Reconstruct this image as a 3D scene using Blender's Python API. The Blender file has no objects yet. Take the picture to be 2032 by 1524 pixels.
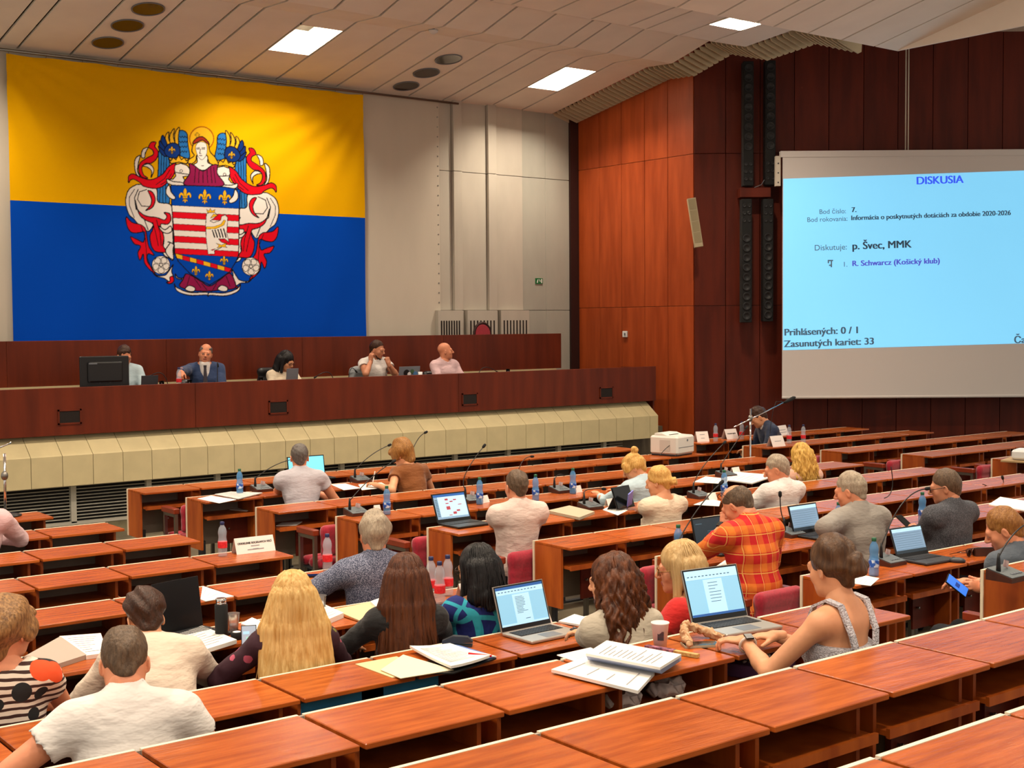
import bpy, math, random
import numpy as np
from mathutils import Matrix, Vector

# ------------------------------------------------------------------ camera, world, lights, exposure
random.seed(7)
SC = bpy.context.scene
COL = SC.collection
F_PX, CX, CY = 2600.0, 1016.0, 762.0
CAM = np.array([0.0, 0.0, 2.337])
YAW, PITCH, ROLL = math.radians(37.747), math.radians(2.70), math.radians(-0.4215)
_f = np.array([math.sin(YAW)*math.cos(PITCH), math.cos(YAW)*math.cos(PITCH), -math.sin(PITCH)])
_r = np.array([math.cos(YAW), -math.sin(YAW), 0.0]); _u = np.cross(_r, _f)
CR = math.cos(ROLL)*_r + math.sin(ROLL)*_u
CU = -math.sin(ROLL)*_r + math.cos(ROLL)*_u
cam_data = bpy.data.cameras.new('camera'); cam = bpy.data.objects.new('camera', cam_data); COL.objects.link(cam)
cam_data.sensor_width = 36; cam_data.lens = F_PX/2032*36; cam_data.clip_end = 200; cam_data.clip_start = 0.05
cam.matrix_world = Matrix(((CR[0], CU[0], -_f[0], CAM[0]), (CR[1], CU[1], -_f[1], CAM[1]), (CR[2], CU[2], -_f[2], CAM[2]), (0, 0, 0, 1)))
SC.camera = cam
W = bpy.data.worlds.new('hall_ambient'); SC.world = W; W.use_nodes = True
W.node_tree.nodes['Background'].inputs[0].default_value = (1.0, 0.90, 0.78, 1)
W.node_tree.nodes['Background'].inputs[1].default_value = 0.80
SC.view_settings.view_transform = 'Standard'; SC.view_settings.look = 'None'
SC.view_settings.gamma = 1; SC.view_settings.use_curve_mapping = False
SC.view_settings.exposure = 0.0
SC.cycles.max_bounces = 5; SC.cycles.diffuse_bounces = 2; SC.cycles.glossy_bounces = 2; SC.cycles.transmission_bounces = 5
SC.cycles.caustics_reflective = False; SC.cycles.caustics_refractive = False
SC.cycles.sample_clamp_indirect = 4
SC.cycles.adaptive_threshold = 0.025
LAMP_POWER = 330
LAMP_COL = (1.0, 0.86, 0.68)
LAMPS = [(8.49, 15.33, 0.42), (12.94, 15.42, 0.45), (12.94, 11.88, 0.4), (8.49, 11.4, 0.8), (4.05, 15.35, 0.42), (4.05, 11.4, 0.8), (-0.4, 15.3, 0.42), (-0.4, 11.4, 0.6),
         (12.94, 7.2, 1), (8.49, 7.2, 1), (4.05, 7.2, 1), (-0.4, 7.2, 1), (8.49, 3.2, 0.6), (4.05, 3.2, 0.55), (-0.4, 3.2, 0.5), (4.05, -0.8, 0.5), (-0.4, -0.8, 0.5)]

# ------------------------------------------------------------------ pixel rays (to take real places from the photograph)
def ray(px, py):
    v = (px-CX)/F_PX*CR - (py-CY)/F_PX*CU + _f
    return v
def at_z(px, py, z):
    v = ray(px, py); return CAM + v*((z-CAM[2])/v[2])
def at_y(px, py, y):
    v = ray(px, py); return CAM + v*(y/v[1])
def at_x(px, py, x):
    v = ray(px, py); return CAM + v*(x/v[0])
def to_px(P):
    d = np.asarray(P, float)-CAM
    z = d@_f
    return CX+F_PX*(d@CR)/z, CY-F_PX*(d@CU)/z

# ------------------------------------------------------------------ mesh helpers
def rotz(a): return np.array([[math.cos(a), -math.sin(a), 0], [math.sin(a), math.cos(a), 0], [0, 0, 1.0]])
def rotx(a): return np.array([[1.0, 0, 0], [0, math.cos(a), -math.sin(a)], [0, math.sin(a), math.cos(a)]])
def roty(a): return np.array([[math.cos(a), 0, math.sin(a)], [0, 1.0, 0], [-math.sin(a), 0, math.cos(a)]])
def unit(v):
    v = np.asarray(v, float); n = np.linalg.norm(v); return v/n if n > 1e-9 else v
class MB:
    def __init__(s): s.v = []; s.f = []; s.m = []; s.cur = 0
    def add(s, vs, fs):
        o = len(s.v); s.v += [tuple(float(c) for c in p) for p in vs]; s.f += [tuple(i+o for i in f) for f in fs]; s.m += [s.cur]*len(fs); return s
    def box(s, x0, x1, y0, y1, z0, z1):
        return s.add([(x0, y0, z0), (x1, y0, z0), (x1, y1, z0), (x0, y1, z0), (x0, y0, z1), (x1, y0, z1), (x1, y1, z1), (x0, y1, z1)],
                     [(0, 3, 2, 1), (4, 5, 6, 7), (0, 1, 5, 4), (1, 2, 6, 5), (2, 3, 7, 6), (3, 0, 4, 7)])
    def bbox(s, x0, x1, y0, y1, z0, z1, b=0.005):
        # box with chamfered vertical and top edges
        P = [(x0+b, y0), (x1-b, y0), (x1, y0+b), (x1, y1-b), (x1-b, y1), (x0+b, y1), (x0, y1-b), (x0, y0+b)]
        cx, cy = (x0+x1)/2, (y0+y1)/2
        def ins(p): return (p[0]-math.copysign(b, p[0]-cx)*0.7, p[1]-math.copysign(b, p[1]-cy)*0.7)
        vs = [(*ins(p), z0) for p in P]+[(*p, z0+b) for p in P]+[(*p, z1-b) for p in P]+[(*ins(p), z1) for p in P]
        fs = [tuple(range(7, -1, -1)), tuple(range(24, 32))]
        for k in range(3):
            for i in range(8):
                j = (i+1) % 8; fs.append((k*8+i, k*8+j, k*8+8+j, k*8+8+i))
        return s.add(vs, fs)
    def obox(s, c, size, R):
        h = np.array(size)/2; vs = []
        for z in (-1, 1):
            for (x, y) in ((-1, -1), (1, -1), (1, 1), (-1, 1)):
                vs.append(np.asarray(c)+R@(h*np.array([x, y, z])))
        return s.add(vs, [(0, 3, 2, 1), (4, 5, 6, 7), (0, 1, 5, 4), (1, 2, 6, 5), (2, 3, 7, 6), (3, 0, 4, 7)])
    def bar(s, a, b, w, h=None, up=(0, 0, 1)):
        a = np.asarray(a, float); b = np.asarray(b, float); d = unit(b-a); u = np.asarray(up, float)
        if abs(d@u) > 0.98: u = np.array([1.0, 0, 0])
        x = unit(np.cross(d, u)); z = np.cross(x, d)
        return s.obox((a+b)/2, (w, np.linalg.norm(b-a), h or w), np.array([x, d, z]).T)
    def tube(s, pts, r, n=8, cap=True):
        pts = [np.asarray(p, float) for p in pts]; rs = r if hasattr(r, '__len__') else [r]*len(pts)
        vs = []; N = len(pts); prev = None
        for i, p in enumerate(pts):
            d = unit(pts[min(i+1, N-1)]-pts[max(i-1, 0)])
            if prev is None:
                a = np.array([0, 0, 1.0]) if abs(d[2]) < 0.9 else np.array([1.0, 0, 0]); x = unit(np.cross(d, a))
            else: x = unit(prev-d*(prev@d))
            prev = x; y = np.cross(d, x)
            for k in range(n):
                t = 2*math.pi*k/n; vs.append(p+rs[i]*(math.cos(t)*x+math.sin(t)*y))
        fs = []
        for i in range(N-1):
            for k in range(n):
                j = (k+1) % n; fs.append((i*n+k, i*n+j, i*n+n+j, i*n+n+k))
        if cap: fs += [tuple(range(n-1, -1, -1)), tuple(range((N-1)*n, N*n))]
        return s.add(vs, fs)
    def lathe(s, prof, n=16, c=(0, 0, 0), R=None):
        vs = []; fs = []; R = np.eye(3) if R is None else R
        for (r, z) in prof:
            for k in range(n):
                t = 2*math.pi*k/n; vs.append(np.asarray(c)+R@np.array([r*math.cos(t), r*math.sin(t), z]))
        for i in range(len(prof)-1):
            for k in range(n):
                j = (k+1) % n; fs.append((i*n+k, i*n+j, i*n+n+j, i*n+n+k))
        fs += [tuple(range(n-1, -1, -1)), tuple(range((len(prof)-1)*n, len(prof)*n))]
        return s.add(vs, fs)
    def prism(s, poly, ext, axis=0, a0=0.0):
        # polygon in the two other axes, extruded along axis from a0 by ext
        n = len(poly); vs = []
        for k in (a0, a0+ext):
            for p in poly:
                q = list(p); q.insert(axis, k); vs.append(q)
        fs = [tuple(range(n-1, -1, -1)), tuple(range(n, 2*n))]+[(i, (i+1) % n, n+(i+1) % n, n+i) for i in range(n)]
        return s.add(vs, fs)
    def ell(s, c, r, R=None, nu=12, nv=8):
        R = np.eye(3) if R is None else R; vs = []; fs = []
        for j in range(nv+1):
            ph = math.pi*j/nv-math.pi/2
            for i in range(nu):
                t = 2*math.pi*i/nu
                vs.append(np.asarray(c)+R@(np.array(r)*np.array([math.cos(ph)*math.cos(t), math.cos(ph)*math.sin(t), math.sin(ph)])))
        for j in range(nv):
            for i in range(nu):
                k = (i+1) % nu; fs.append((j*nu+i, j*nu+k, j*nu+nu+k, j*nu+nu+i))
        return s.add(vs, fs)
    def mesh(s, name, mats, smooth=False):
        me = bpy.data.meshes.new(name); me.from_pydata(s.v, [], s.f)
        for m in (mats if isinstance(mats, (list, tuple)) else [mats]): me.materials.append(m)
        if any(s.m): me.polygons.foreach_set('material_index', s.m)
        if smooth: me.polygons.foreach_set('use_smooth', [True]*len(me.polygons))
        me.update(); fixn(me)
        return me
    def build(s, name, mats, parent=None, smooth=False, **kw):
        return link(name, s.mesh(name, mats, smooth), parent, **kw)
import bmesh
def fixn(me):
    bm = bmesh.new(); bm.from_mesh(me); bmesh.ops.recalc_face_normals(bm, faces=bm.faces); bm.to_mesh(me); bm.free()
def link(name, me, parent=None, label=None, cat=None, group=None, kind=None, loc=None, rz=None):
    o = bpy.data.objects.new(name, me); COL.objects.link(o)
    if parent is not None: o.parent = parent
    if loc is not None: o.location = tuple(float(c) for c in loc)
    if rz is not None: o.rotation_euler = (0, 0, rz)
    if label: o['label'] = label
    if cat: o['category'] = cat
    if group: o['group'] = group
    if kind: o['kind'] = kind
    return o
def thing(name, label, cat, loc=(0, 0, 0), rz=0.0, group=None):
    o = link(name, None, None, label, cat, group, None, loc, rz); o.empty_display_size = 0.1
    return o
def setmat(o, R, t):
    o.matrix_world = Matrix([[*map(float, R[i]), float(t[i])] for i in range(3)]+[[0, 0, 0, 1]])
def copy_tree(o, parent=None):
    c = o.copy(); COL.objects.link(c)
    if parent is not None: c.parent = parent
    for ch in KIDS.get(o.name, ()): copy_tree(ch, c)
    return c
KIDS = {}
def remember(o):
    KIDS[o.name] = list(o.children)
    for c in o.children: remember(c)
ORD = ['first', 'second', 'third', 'fourth', 'fifth', 'sixth', 'seventh', 'eighth', 'ninth', 'tenth', 'eleventh', 'twelfth', 'thirteenth', 'fourteenth', 'fifteenth', 'sixteenth', 'seventeenth', 'eighteenth']

# ------------------------------------------------------------------ materials
MATS = {}
def lin(c):
    if isinstance(c, str):
        c = tuple(int(c[i:i+2], 16)/255 for i in (0, 2, 4))
    return tuple(((x/12.92) if x <= 0.04045 else ((x+0.055)/1.055)**2.4) for x in c)
def node(nt, t, **kw):
    n = nt.nodes.new(t)
    for k, v in kw.items():
        if k.startswith('i_'):
            key = k[2:]; key = int(key) if key.isdigit() else key.replace('_', ' ')
            n.inputs[key].default_value = v
        else: setattr(n, k, v)
    return n
def mat(name, col, rough=0.5, metal=0.0, var=0.0, scale=(8, 8, 8), bump=0.0, bscale=None, emit=0.0, trans=0.0, coat=0.0, spec=0.5, alpha=1.0, ior=1.45, detail=4.0, col2=None, rnd=0.0, sss=0.0, ramp=(0.35, 0.65), coord='Object', sheen=0.0):
    if name in MATS: return MATS[name]
    m = bpy.data.materials.new(name); m.use_nodes = True; nt = m.node_tree; b = nt.nodes['Principled BSDF']
    c = lin(col)
    b.inputs['Base Color'].default_value = (*c, 1); b.inputs['Roughness'].default_value = rough; b.inputs['Metallic'].default_value = metal
    b.inputs['Transmission Weight'].default_value = trans; b.inputs['Coat Weight'].default_value = coat; b.inputs['Specular IOR Level'].default_value = spec
    b.inputs['Coat Roughness'].default_value = 0.15
    b.inputs['Alpha'].default_value = alpha; b.inputs['IOR'].default_value = ior; b.inputs['Sheen Weight'].default_value = sheen
    if sss: b.inputs['Subsurface Weight'].default_value = sss; b.inputs['Subsurface Radius'].default_value = (0.012, 0.004, 0.002); b.inputs['Subsurface Scale'].default_value = 1.0
    if emit: b.inputs['Emission Color'].default_value = (*c, 1); b.inputs['Emission Strength'].default_value = emit
    if var or bump or col2:
        tc = node(nt, 'ShaderNodeTexCoord'); mp = node(nt, 'ShaderNodeMapping'); mp.inputs['Scale'].default_value = scale
        nt.links.new(tc.outputs[coord], mp.inputs[0])
        if rnd:
            oi = node(nt, 'ShaderNodeObjectInfo'); vm = node(nt, 'ShaderNodeVectorMath', operation='MULTIPLY_ADD'); vm.inputs[1].default_value = (31, 17, 23)
            cb = node(nt, 'ShaderNodeCombineXYZ')
            for i in range(3): nt.links.new(oi.outputs['Random'], cb.inputs[i])
            nt.links.new(cb.outputs[0], vm.inputs[0]); nt.links.new(tc.outputs[coord], vm.inputs[2]); nt.links.new(vm.outputs[0], mp.inputs[0])
        nz = node(nt, 'ShaderNodeTexNoise'); nz.inputs['Detail'].default_value = detail; nz.inputs['Scale'].default_value = 1.0
        nt.links.new(mp.outputs[0], nz.inputs['Vector'])
        if var or col2:
            rp = node(nt, 'ShaderNodeValToRGB'); rp.color_ramp.elements[0].position = ramp[0]; rp.color_ramp.elements[1].position = ramp[1]
            c2 = lin(col2) if col2 else tuple(min(1, x*(1+var)) for x in c)
            c1 = c if col2 else tuple(x*(1-var) for x in c)
            rp.color_ramp.elements[0].color = (*c1, 1); rp.color_ramp.elements[1].color = (*c2, 1)
            nt.links.new(nz.outputs['Fac'], rp.inputs[0]); out = rp.outputs[0]
            if rnd:
                hs = node(nt, 'ShaderNodeHueSaturation'); mr = node(nt, 'ShaderNodeMapRange'); mr.inputs[3].default_value = 1-rnd; mr.inputs[4].default_value = 1+rnd
                nt.links.new(oi.outputs['Random'], mr.inputs[0]); nt.links.new(mr.outputs[0], hs.inputs['Value']); nt.links.new(out, hs.inputs['Color']); out = hs.outputs[0]
            nt.links.new(out, b.inputs['Base Color'])
        if bump:
            bp = node(nt, 'ShaderNodeBump'); bp.inputs['Strength'].default_value = bump; bp.inputs['Distance'].default_value = 0.02
            src = nz
            if bscale:
                mp2 = node(nt, 'ShaderNodeMapping'); mp2.inputs['Scale'].default_value = bscale; nt.links.new(tc.outputs[coord], mp2.inputs[0])
                src = node(nt, 'ShaderNodeTexNoise'); src.inputs['Detail'].default_value = 3; src.inputs['Scale'].default_value = 1.0; nt.links.new(mp2.outputs[0], src.inputs['Vector'])
            nt.links.new(src.outputs['Fac'], bp.inputs['Height']); nt.links.new(bp.outputs[0], b.inputs['Normal'])
    MATS[name] = m
    return m
M_desk = mat('desk_veneer', 'b85c22', 0.24, col2='984414', scale=(3.5, 32, 8), detail=6, rnd=0.10, bump=0.10, bscale=(14, 90, 14), spec=0.45)
M_deskside = mat('desk_side_veneer', 'b4581a', 0.45, col2='943f0e', scale=(12, 12, 2), detail=5, rnd=0.08)
M_deskred = mat('locker_veneer', '6f2413', 0.42, col2='541a0e', scale=(10, 10, 2), detail=5)
M_edge = mat('pale_edging', 'e8d8bc', 0.5)
M_greyp = mat('grey_laminate', '9b8d80', 0.55, var=0.06, scale=(6, 6, 6))
M_steel = mat('brushed_steel', '8f8b84', 0.35, metal=1.0)
M_chrome = mat('chrome', 'd8d8d8', 0.12, metal=1.0)
M_black = mat('black_plastic', '101012', 0.42)
M_blackmat = mat('black_matte', '0a0a0b', 0.8)
M_dgrey = mat('dark_grey_plastic', '33353a', 0.45)
M_grey = mat('grey_plastic', '6e737a', 0.4)
M_red = mat('red_upholstery', '9c0c28', 0.85, var=0.15, scale=(60, 60, 60), sheen=0.4)
M_arm = mat('armrest_wood', '8a3216', 0.35, col2='6e2610', scale=(20, 4, 4), coat=0.3)
M_white = mat('white_plastic', 'e4e4e2', 0.4)
M_paper = mat('paper', 'ece7df', 0.8)
M_paperb = mat('blueish_paper_edges', 'aab4d2', 0.8)
M_card = mat('cream_card', 'e6c994', 0.75)
M_ink = mat('grey_ink', '98969a', 0.8)
M_inkd = mat('dark_ink', '2a2a30', 0.8)
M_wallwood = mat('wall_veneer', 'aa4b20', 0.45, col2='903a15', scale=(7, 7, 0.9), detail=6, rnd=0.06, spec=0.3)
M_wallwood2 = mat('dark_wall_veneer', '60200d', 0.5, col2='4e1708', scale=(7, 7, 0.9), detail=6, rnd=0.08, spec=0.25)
M_podium = mat('podium_veneer', '6c270e', 0.45, col2='571d08', scale=(7, 7, 0.8), detail=6, spec=0.3)
M_darkstrip = mat('dark_brown_recess', '2a0c08', 0.6)
M_dwood = mat('dark_gap', '1a0a06', 0.8)
M_fwall = mat('front_wall_cloth', 'c9bfae', 0.85, var=0.04, scale=(2, 2, 0.6), bump=0.03, bscale=(60, 60, 60))
M_fwall2 = mat('front_wall_panel', 'bcb4a6', 0.8, var=0.05, scale=(3, 3, 1.0))
M_fgrey = mat('front_wall_grey_panel', 'aaa89c', 0.8, var=0.05, scale=(3, 3, 1.0))
M_ceil = mat('ceiling_panel', 'f6eedf', 0.8, var=0.03, scale=(2, 2, 2), rnd=0.03)
M_ceildark = mat('ceiling_void', '2a231c', 0.9)
M_fin = mat('beige_fin', 'cdbb98', 0.7)
M_clad = mat('beige_cladding', 'cbbb90', 0.6, var=0.05, scale=(5, 5, 5), rnd=0.03)
M_stone = mat('base_stone', '8c8468', 0.6, col2='726c54', scale=(9, 9, 9), detail=8)
M_floor = mat('stone_floor', '6d6350', 0.45, col2='554c3e', scale=(3, 3, 3), detail=8)
M_louv = mat('white_slat', 'd8d4c6', 0.5)
M_sckt = mat('screen_fabric', 'd6cfca', 0.85)
M_skin = mat('skin', 'd6966e', 0.5, var=0.06, scale=(14, 14, 14))
M_skin2 = mat('tan_skin', 'c0805f', 0.5, var=0.07, scale=(14, 14, 14))
M_skin3 = mat('rosy_skin', 'd48a66', 0.5, var=0.08, scale=(14, 14, 14))
M_lips = mat('lips', 'a85a4c', 0.45)
M_eye = mat('dark_iris', '2a1c14', 0.2)
M_eyew = mat('eye_white', 'd8d2cc', 0.3)
M_glass = mat('clear_glass', 'f4f8fa', 0.03, trans=1.0, ior=1.3)
M_bottle = mat('clear_bottle_plastic', 'c8d6e4', 0.08, alpha=0.32, spec=0.8)
M_bottleb = mat('blue_bottle_plastic', '5a9ad0', 0.08, alpha=0.55, spec=0.8)
M_lampem = mat('lamp_panel', 'fff2dc', 0.5, emit=9.0)
M_lampbox = mat('lamp_housing', 'f2ead8', 0.4)
M_mirrorglass = mat('smoked_round_glass', '57504a', 0.12, metal=0.75)
# ------------------------------------------------------------------ rows of the hall
K = 0.9333
ROWY = [K*y for y in (13.15, 12.1, 11.03, 10.03, 8.98, 7.9, 6.8, 5.66, 4.26, 3.22, 2.15)]
TOPZ = [0.75]*8+[0.988, 1.1125, 1.236]
FLZ = [z-0.75 for z in TOPZ]
PW, TW, TD = 0.583, 0.562, 0.405
WALLY = 16.8
def on_desk(px, py, k, dz=0.0):
    p = at_z(px, py, TOPZ[k]+dz); y = min(max(p[1], ROWY[k]-TD+0.06), ROWY[k]-0.03)
    if dz <= 0.0 and abs(y-p[1]) > 1e-6: p = at_y(px, py, y); p[2] = TOPZ[k]
    return p

# ------------------------------------------------------------------ shell
fl = MB().box(-6, 19.5, -4, 16.9, -0.1, 0.0).build('floor', M_floor, kind='structure')
for k, y1 in ((8, ROWY[8]+0.14), (9, ROWY[9]+0.14), (10, ROWY[10]+0.14)):
    st = MB().box(-6, 9, -4, y1, FLZ[k-1] if k > 8 else 0.0, FLZ[k])
    st.build('floor', M_floor, kind='structure')
MB().box(-6, 9, -4, 0.9, FLZ[10], 0.62).build('floor', M_floor, kind='structure')
# front wall with cloth, ribbed panels and grey panels
wf = MB().box(0.0, 14.6, WALLY+0.06, WALLY+0.25, 0, 6.3).build('wall_front', M_dwood, kind='structure')
x_cloth0, x_cloth1 = 1.0, at_y(871, 400, WALLY)[0]
MB().box(x_cloth0, x_cloth1, WALLY-0.02, WALLY+0.06, 1.0, 6.2).build('cloth_panel', M_fwall, wf)
g = MB()
for i in range(28):
    g.lathe([(0.012, -0.004), (0.012, 0.004)], 8, (x_cloth1-0.03, WALLY-0.022, 1.9+i*0.15), rotx(math.pi/2))
g.build('grommet_row', M_steel, wf)
zs = at_y(950, 344, WALLY)[2]; zl = at_y(950, 616, WALLY)[2]
cols = [872, 896, 914, 965, 982, 1037]
xs = [at_y(c, 400, WALLY)[0] for c in cols]+[at_y(1084, 400, WALLY)[0], at_y(1131, 400, WALLY)[0]]
for i in range(len(xs)-1):
    rib = i in (1, 3); gp = 0.008 if i in (1, 3) else 0.003
    m_ = M_fgrey if i >= 5 else M_fwall2
    yo = WALLY-0.06 if rib else (WALLY+0.02 if i >= 5 else WALLY)
    x0, x1 = xs[i]+gp*0.5, xs[i+1]-gp*0.5
    segs = [(1.0, zl-0.004), (zl+0.004, zs-0.004), (zs+0.004, 6.2)]
    for (z0, z1) in segs:
        MB().bbox(x0, x1, yo, WALLY+0.08, z0, z1, 0.004).build('wall_panel', m_, wf)
# low ventilated box with slots
for j, (a, b) in enumerate(((872, 901), (930, 970), (996, 1034))):
    xa, xb = at_y(a, 640, WALLY)[0]-0.03, at_y(b, 640, WALLY)[0]+0.03
    bx_ = MB().box(xa-0.06, xb+0.06, WALLY-0.10, WALLY-0.0, 1.3, zl).build('vent_box', M_fwall2, wf)
    s_ = MB(); n = 8
    for i in range(n):
        x = xa+(xb-xa)*i/(n-1); s_.box(x-0.012, x+0.012, WALLY-0.104, WALLY-0.09, 1.95, zl-0.16)
    s_.build('vent_slot_row', M_dwood, wf)
# dark recess and wooden side wall
SX = 14.43
MB().box(at_y(1131, 400, WALLY)[0], SX+0.1, WALLY-0.02, WALLY+0.1, 0.5, 6.2).build('trim_1', M_darkstrip, kind='structure')
ws = MB().box(SX+0.03, SX+0.2, 14.12, WALLY, 0, 6.6).build('wall_side', M_dwood, kind='structure')
sy = [at_x(p, 400, SX)[1] for p in (1148, 1189, 1233, 1279, 1325, 1376)]
ZS1, ZS2 = 4.865, 2.565
for i in range(5):
    for z0, z1 in ((0.0, ZS2), (ZS2, ZS1), (ZS1, 6.55)):
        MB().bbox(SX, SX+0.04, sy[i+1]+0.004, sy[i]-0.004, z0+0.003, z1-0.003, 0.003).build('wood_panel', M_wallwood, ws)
# facing wall of dark wooden panels
WC = np.array([14.43, 14.093]); WD = np.array([math.cos(YAW), -math.sin(YAW)]); WN = np.array([-WD[1], WD[0]])  # WN points away from the hall
wang = math.atan2(WD[1], WD[0])
wr = MB().box(-0.02, 8.2, 0.04, 0.2, 0, 7.0).build('wall_right', M_dwood, kind='structure', loc=(WC[0], WC[1], 0), rz=wang)
def wall_t(px):
    v = ray(px, 400); a = np.array([[WD[0], -v[0]], [WD[1], -v[1]]]); t = np.linalg.solve(a, -WC); return t[0]
wt = [0.0, wall_t(1440), wall_t(1508), wall_t(1576), wall_t(1644), wall_t(1713), wall_t(1781), wall_t(1850), wall_t(1919), wall_t(1988)]
while wt[-1] < 8.0: wt.append(wt[-1]+wt[-1]-wt[-2])
for i in range(len(wt)-1):
    for z0, z1 in ((0.0, ZS2), (ZS2, ZS1), (ZS1, 6.95)):
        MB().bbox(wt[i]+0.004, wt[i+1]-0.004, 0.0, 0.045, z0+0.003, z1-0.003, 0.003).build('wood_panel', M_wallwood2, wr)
def on_wall(t, z, off=0.0):
    p = WC+WD*t-WN*off; return np.array([p[0], p[1], z])

# ------------------------------------------------------------------ ceiling
CP = [(16.82, 5.765), (14.56, 6.173), (14.02, 6.145), (13.27, 6.342), (12.58, 6.145), (11.72, 6.225), (10.42, 5.785), (8.3, 6.25), (7.8, 6.24), (5.6, 6.72), (5.1, 6.71), (2.0, 7.2), (-4.0, 7.2)]
CXS = [0.76, 1.41, 2.05, 2.70, 3.03, 3.68, 4.33, 4.98, 5.24, 5.897, 6.54, 7.196, 7.518, 8.168, 8.81, 9.462, 9.778, 10.404, 11.05, 11.69, 12.0, 12.615, 13.253, 13.91]
CXS = [-3.7, -3.05, -2.4, -1.75, -1.43, -0.78, -0.13, 0.5]+CXS
def ceil_z(y):
    for (a, b) in zip(CP, CP[1:]):
        if b[0] <= y <= a[0]: return a[1]+(b[1]-a[1])*(y-a[0])/(b[0]-a[0])
    return 7.2
LAMPRECT = []
for (lx, ly, s_) in LAMPS:
    i = min(range(len(CXS)-1), key=lambda i: abs((CXS[i]+CXS[i+1])/2-lx)); hl_ = 0.20 if abs(ly-11.88) < 0.01 else 0.46; LAMPRECT.append((i, ly-hl_, ly+hl_, s_))
ce = MB().add([(x, y, z+0.32) for (y, z) in CP for x in (-4, 14.0)], [(2*i, 2*i+1, 2*i+3, 2*i+2) for i in range(len(CP)-1)]).build('ceiling', M_ceildark, kind='structure')
GAP = 0.018
def ceil_panel(i, ya, za, yb, zb):
    x0, x1 = CXS[i]+GAP, CXS[i+1]-GAP
    b = MB(); b.add([(x0, ya, za), (x1, ya, za), (x1, yb, zb), (x0, yb, zb), (x0, ya, za+0.03), (x1, ya, za+0.03), (x1, yb, zb+0.03), (x0, yb, zb+0.03)],
                    [(0, 3, 2, 1), (4, 5, 6, 7), (0, 1, 5, 4), (1, 2, 6, 5), (2, 3, 7, 6), (3, 0, 4, 7)])
    return b.build('ceiling_panel', M_ceil, ce)
for i in range(len(CXS)-1):
    for (a, b) in zip(CP, CP[1:]):
        cuts = [r for r in LAMPRECT if r[0] == i and b[0] < (r[1]+r[2])/2 < a[0]]
        if not cuts: ceil_panel(i, a[0], a[1], b[0], b[1]); continue
        _, y0, y1, s_ = cuts[0]
        if a[0]-y1 > 0.05: ceil_panel(i, a[0], a[1], y1, ceil_z(y1))
        if y0-b[0] > 0.05: ceil_panel(i, y0, ceil_z(y0), b[0], b[1])
for (a, b) in zip(CP[6:], CP[7:]):
    b_ = MB().add([(13.92, a[0], a[1]), (14.37, a[0], a[1]), (14.37, b[0], b[1]), (13.92, b[0], b[1]), (13.92, a[0], a[1]+0.03), (14.37, a[0], a[1]+0.03), (14.37, b[0], b[1]+0.03), (13.92, b[0], b[1]+0.03)], [(0, 3, 2, 1), (4, 5, 6, 7), (0, 1, 5, 4), (1, 2, 6, 5), (2, 3, 7, 6), (3, 0, 4, 7)]).build('ceiling_panel', M_ceil, ce)
    MB().box(14.36, 14.39, b[0], a[0], min(a[1], b[1]), 7.1).build('edge_board', M_ceil, ce)
# recessed lamps
for n_, (i, y0, y1, s_) in enumerate(LAMPRECT):
    x0, x1 = CXS[i]+0.01, CXS[i+1]-0.01; z0, z1 = ceil_z(y0), ceil_z(y1); zt = max(z0, z1)+0.30
    seen = (n_ < 3)
    lab = ['bright recessed ceiling lamp above the flag', 'bright recessed ceiling lamp nearest the wooden side wall', 'small recessed ceiling lamp with a dark cross bar near the top edge'][n_] if seen else 'recessed ceiling lamp over the hall outside the picture'
    t = thing('ceiling_lamp', lab, 'lamp', ((x0+x1)/2, (y0+y1)/2, zt), group=None if seen else 'recessed lamps outside the picture')
    cx, cy = (x0+x1)/2, (y0+y1)/2
    h = MB()
    for (xa, xb, ya, yb) in ((x0, x0+0.012, y0, y1), (x1-0.012, x1, y0, y1), (x0, x1, y0, y0+0.012), (x0, x1, y1-0.012, y1)):
        zl_ = min(ceil_z(ya), ceil_z(yb))
        h.add([(xa-cx, ya-cy, ceil_z(ya)-zt), (xb-cx, ya-cy, ceil_z(ya)-zt), (xb-cx, yb-cy, ceil_z(yb)-zt), (xa-cx, yb-cy, ceil_z(yb)-zt), (xa-cx, ya-cy, 0), (xb-cx, ya-cy, 0), (xb-cx, yb-cy, 0), (xa-cx, yb-cy, 0)],
              [(0, 3, 2, 1), (4, 5, 6, 7), (0, 1, 5, 4), (1, 2, 6, 5), (2, 3, 7, 6), (3, 0, 4, 7)])
    h.box(x0-cx, x1-cx, y0-cy, y1-cy, 0.0, 0.012)
    h.build('housing', M_lampbox, t)
    hl_ = (y1-y0)/2; MB().box(-0.17, 0.17, -hl_*0.54, hl_*0.54, -0.06, -0.045).build('diffuser', M_lampem, t)
    MB().box(-0.015, 0.015, -hl_*0.95, hl_*0.95, -0.10, -0.075).build('cross_bar', M_grey, t)
    la = bpy.data.lights.new('lamp_light', 'AREA'); la.shape = 'RECTANGLE'; la.size = 0.34; la.size_y = hl_*1.08; la.energy = LAMP_POWER*s_; la.color = LAMP_COL
    lo = bpy.data.objects.new('lamp_light', la); COL.objects.link(lo); lo.parent = t; lo.location = (0, 0, -0.105)
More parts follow.
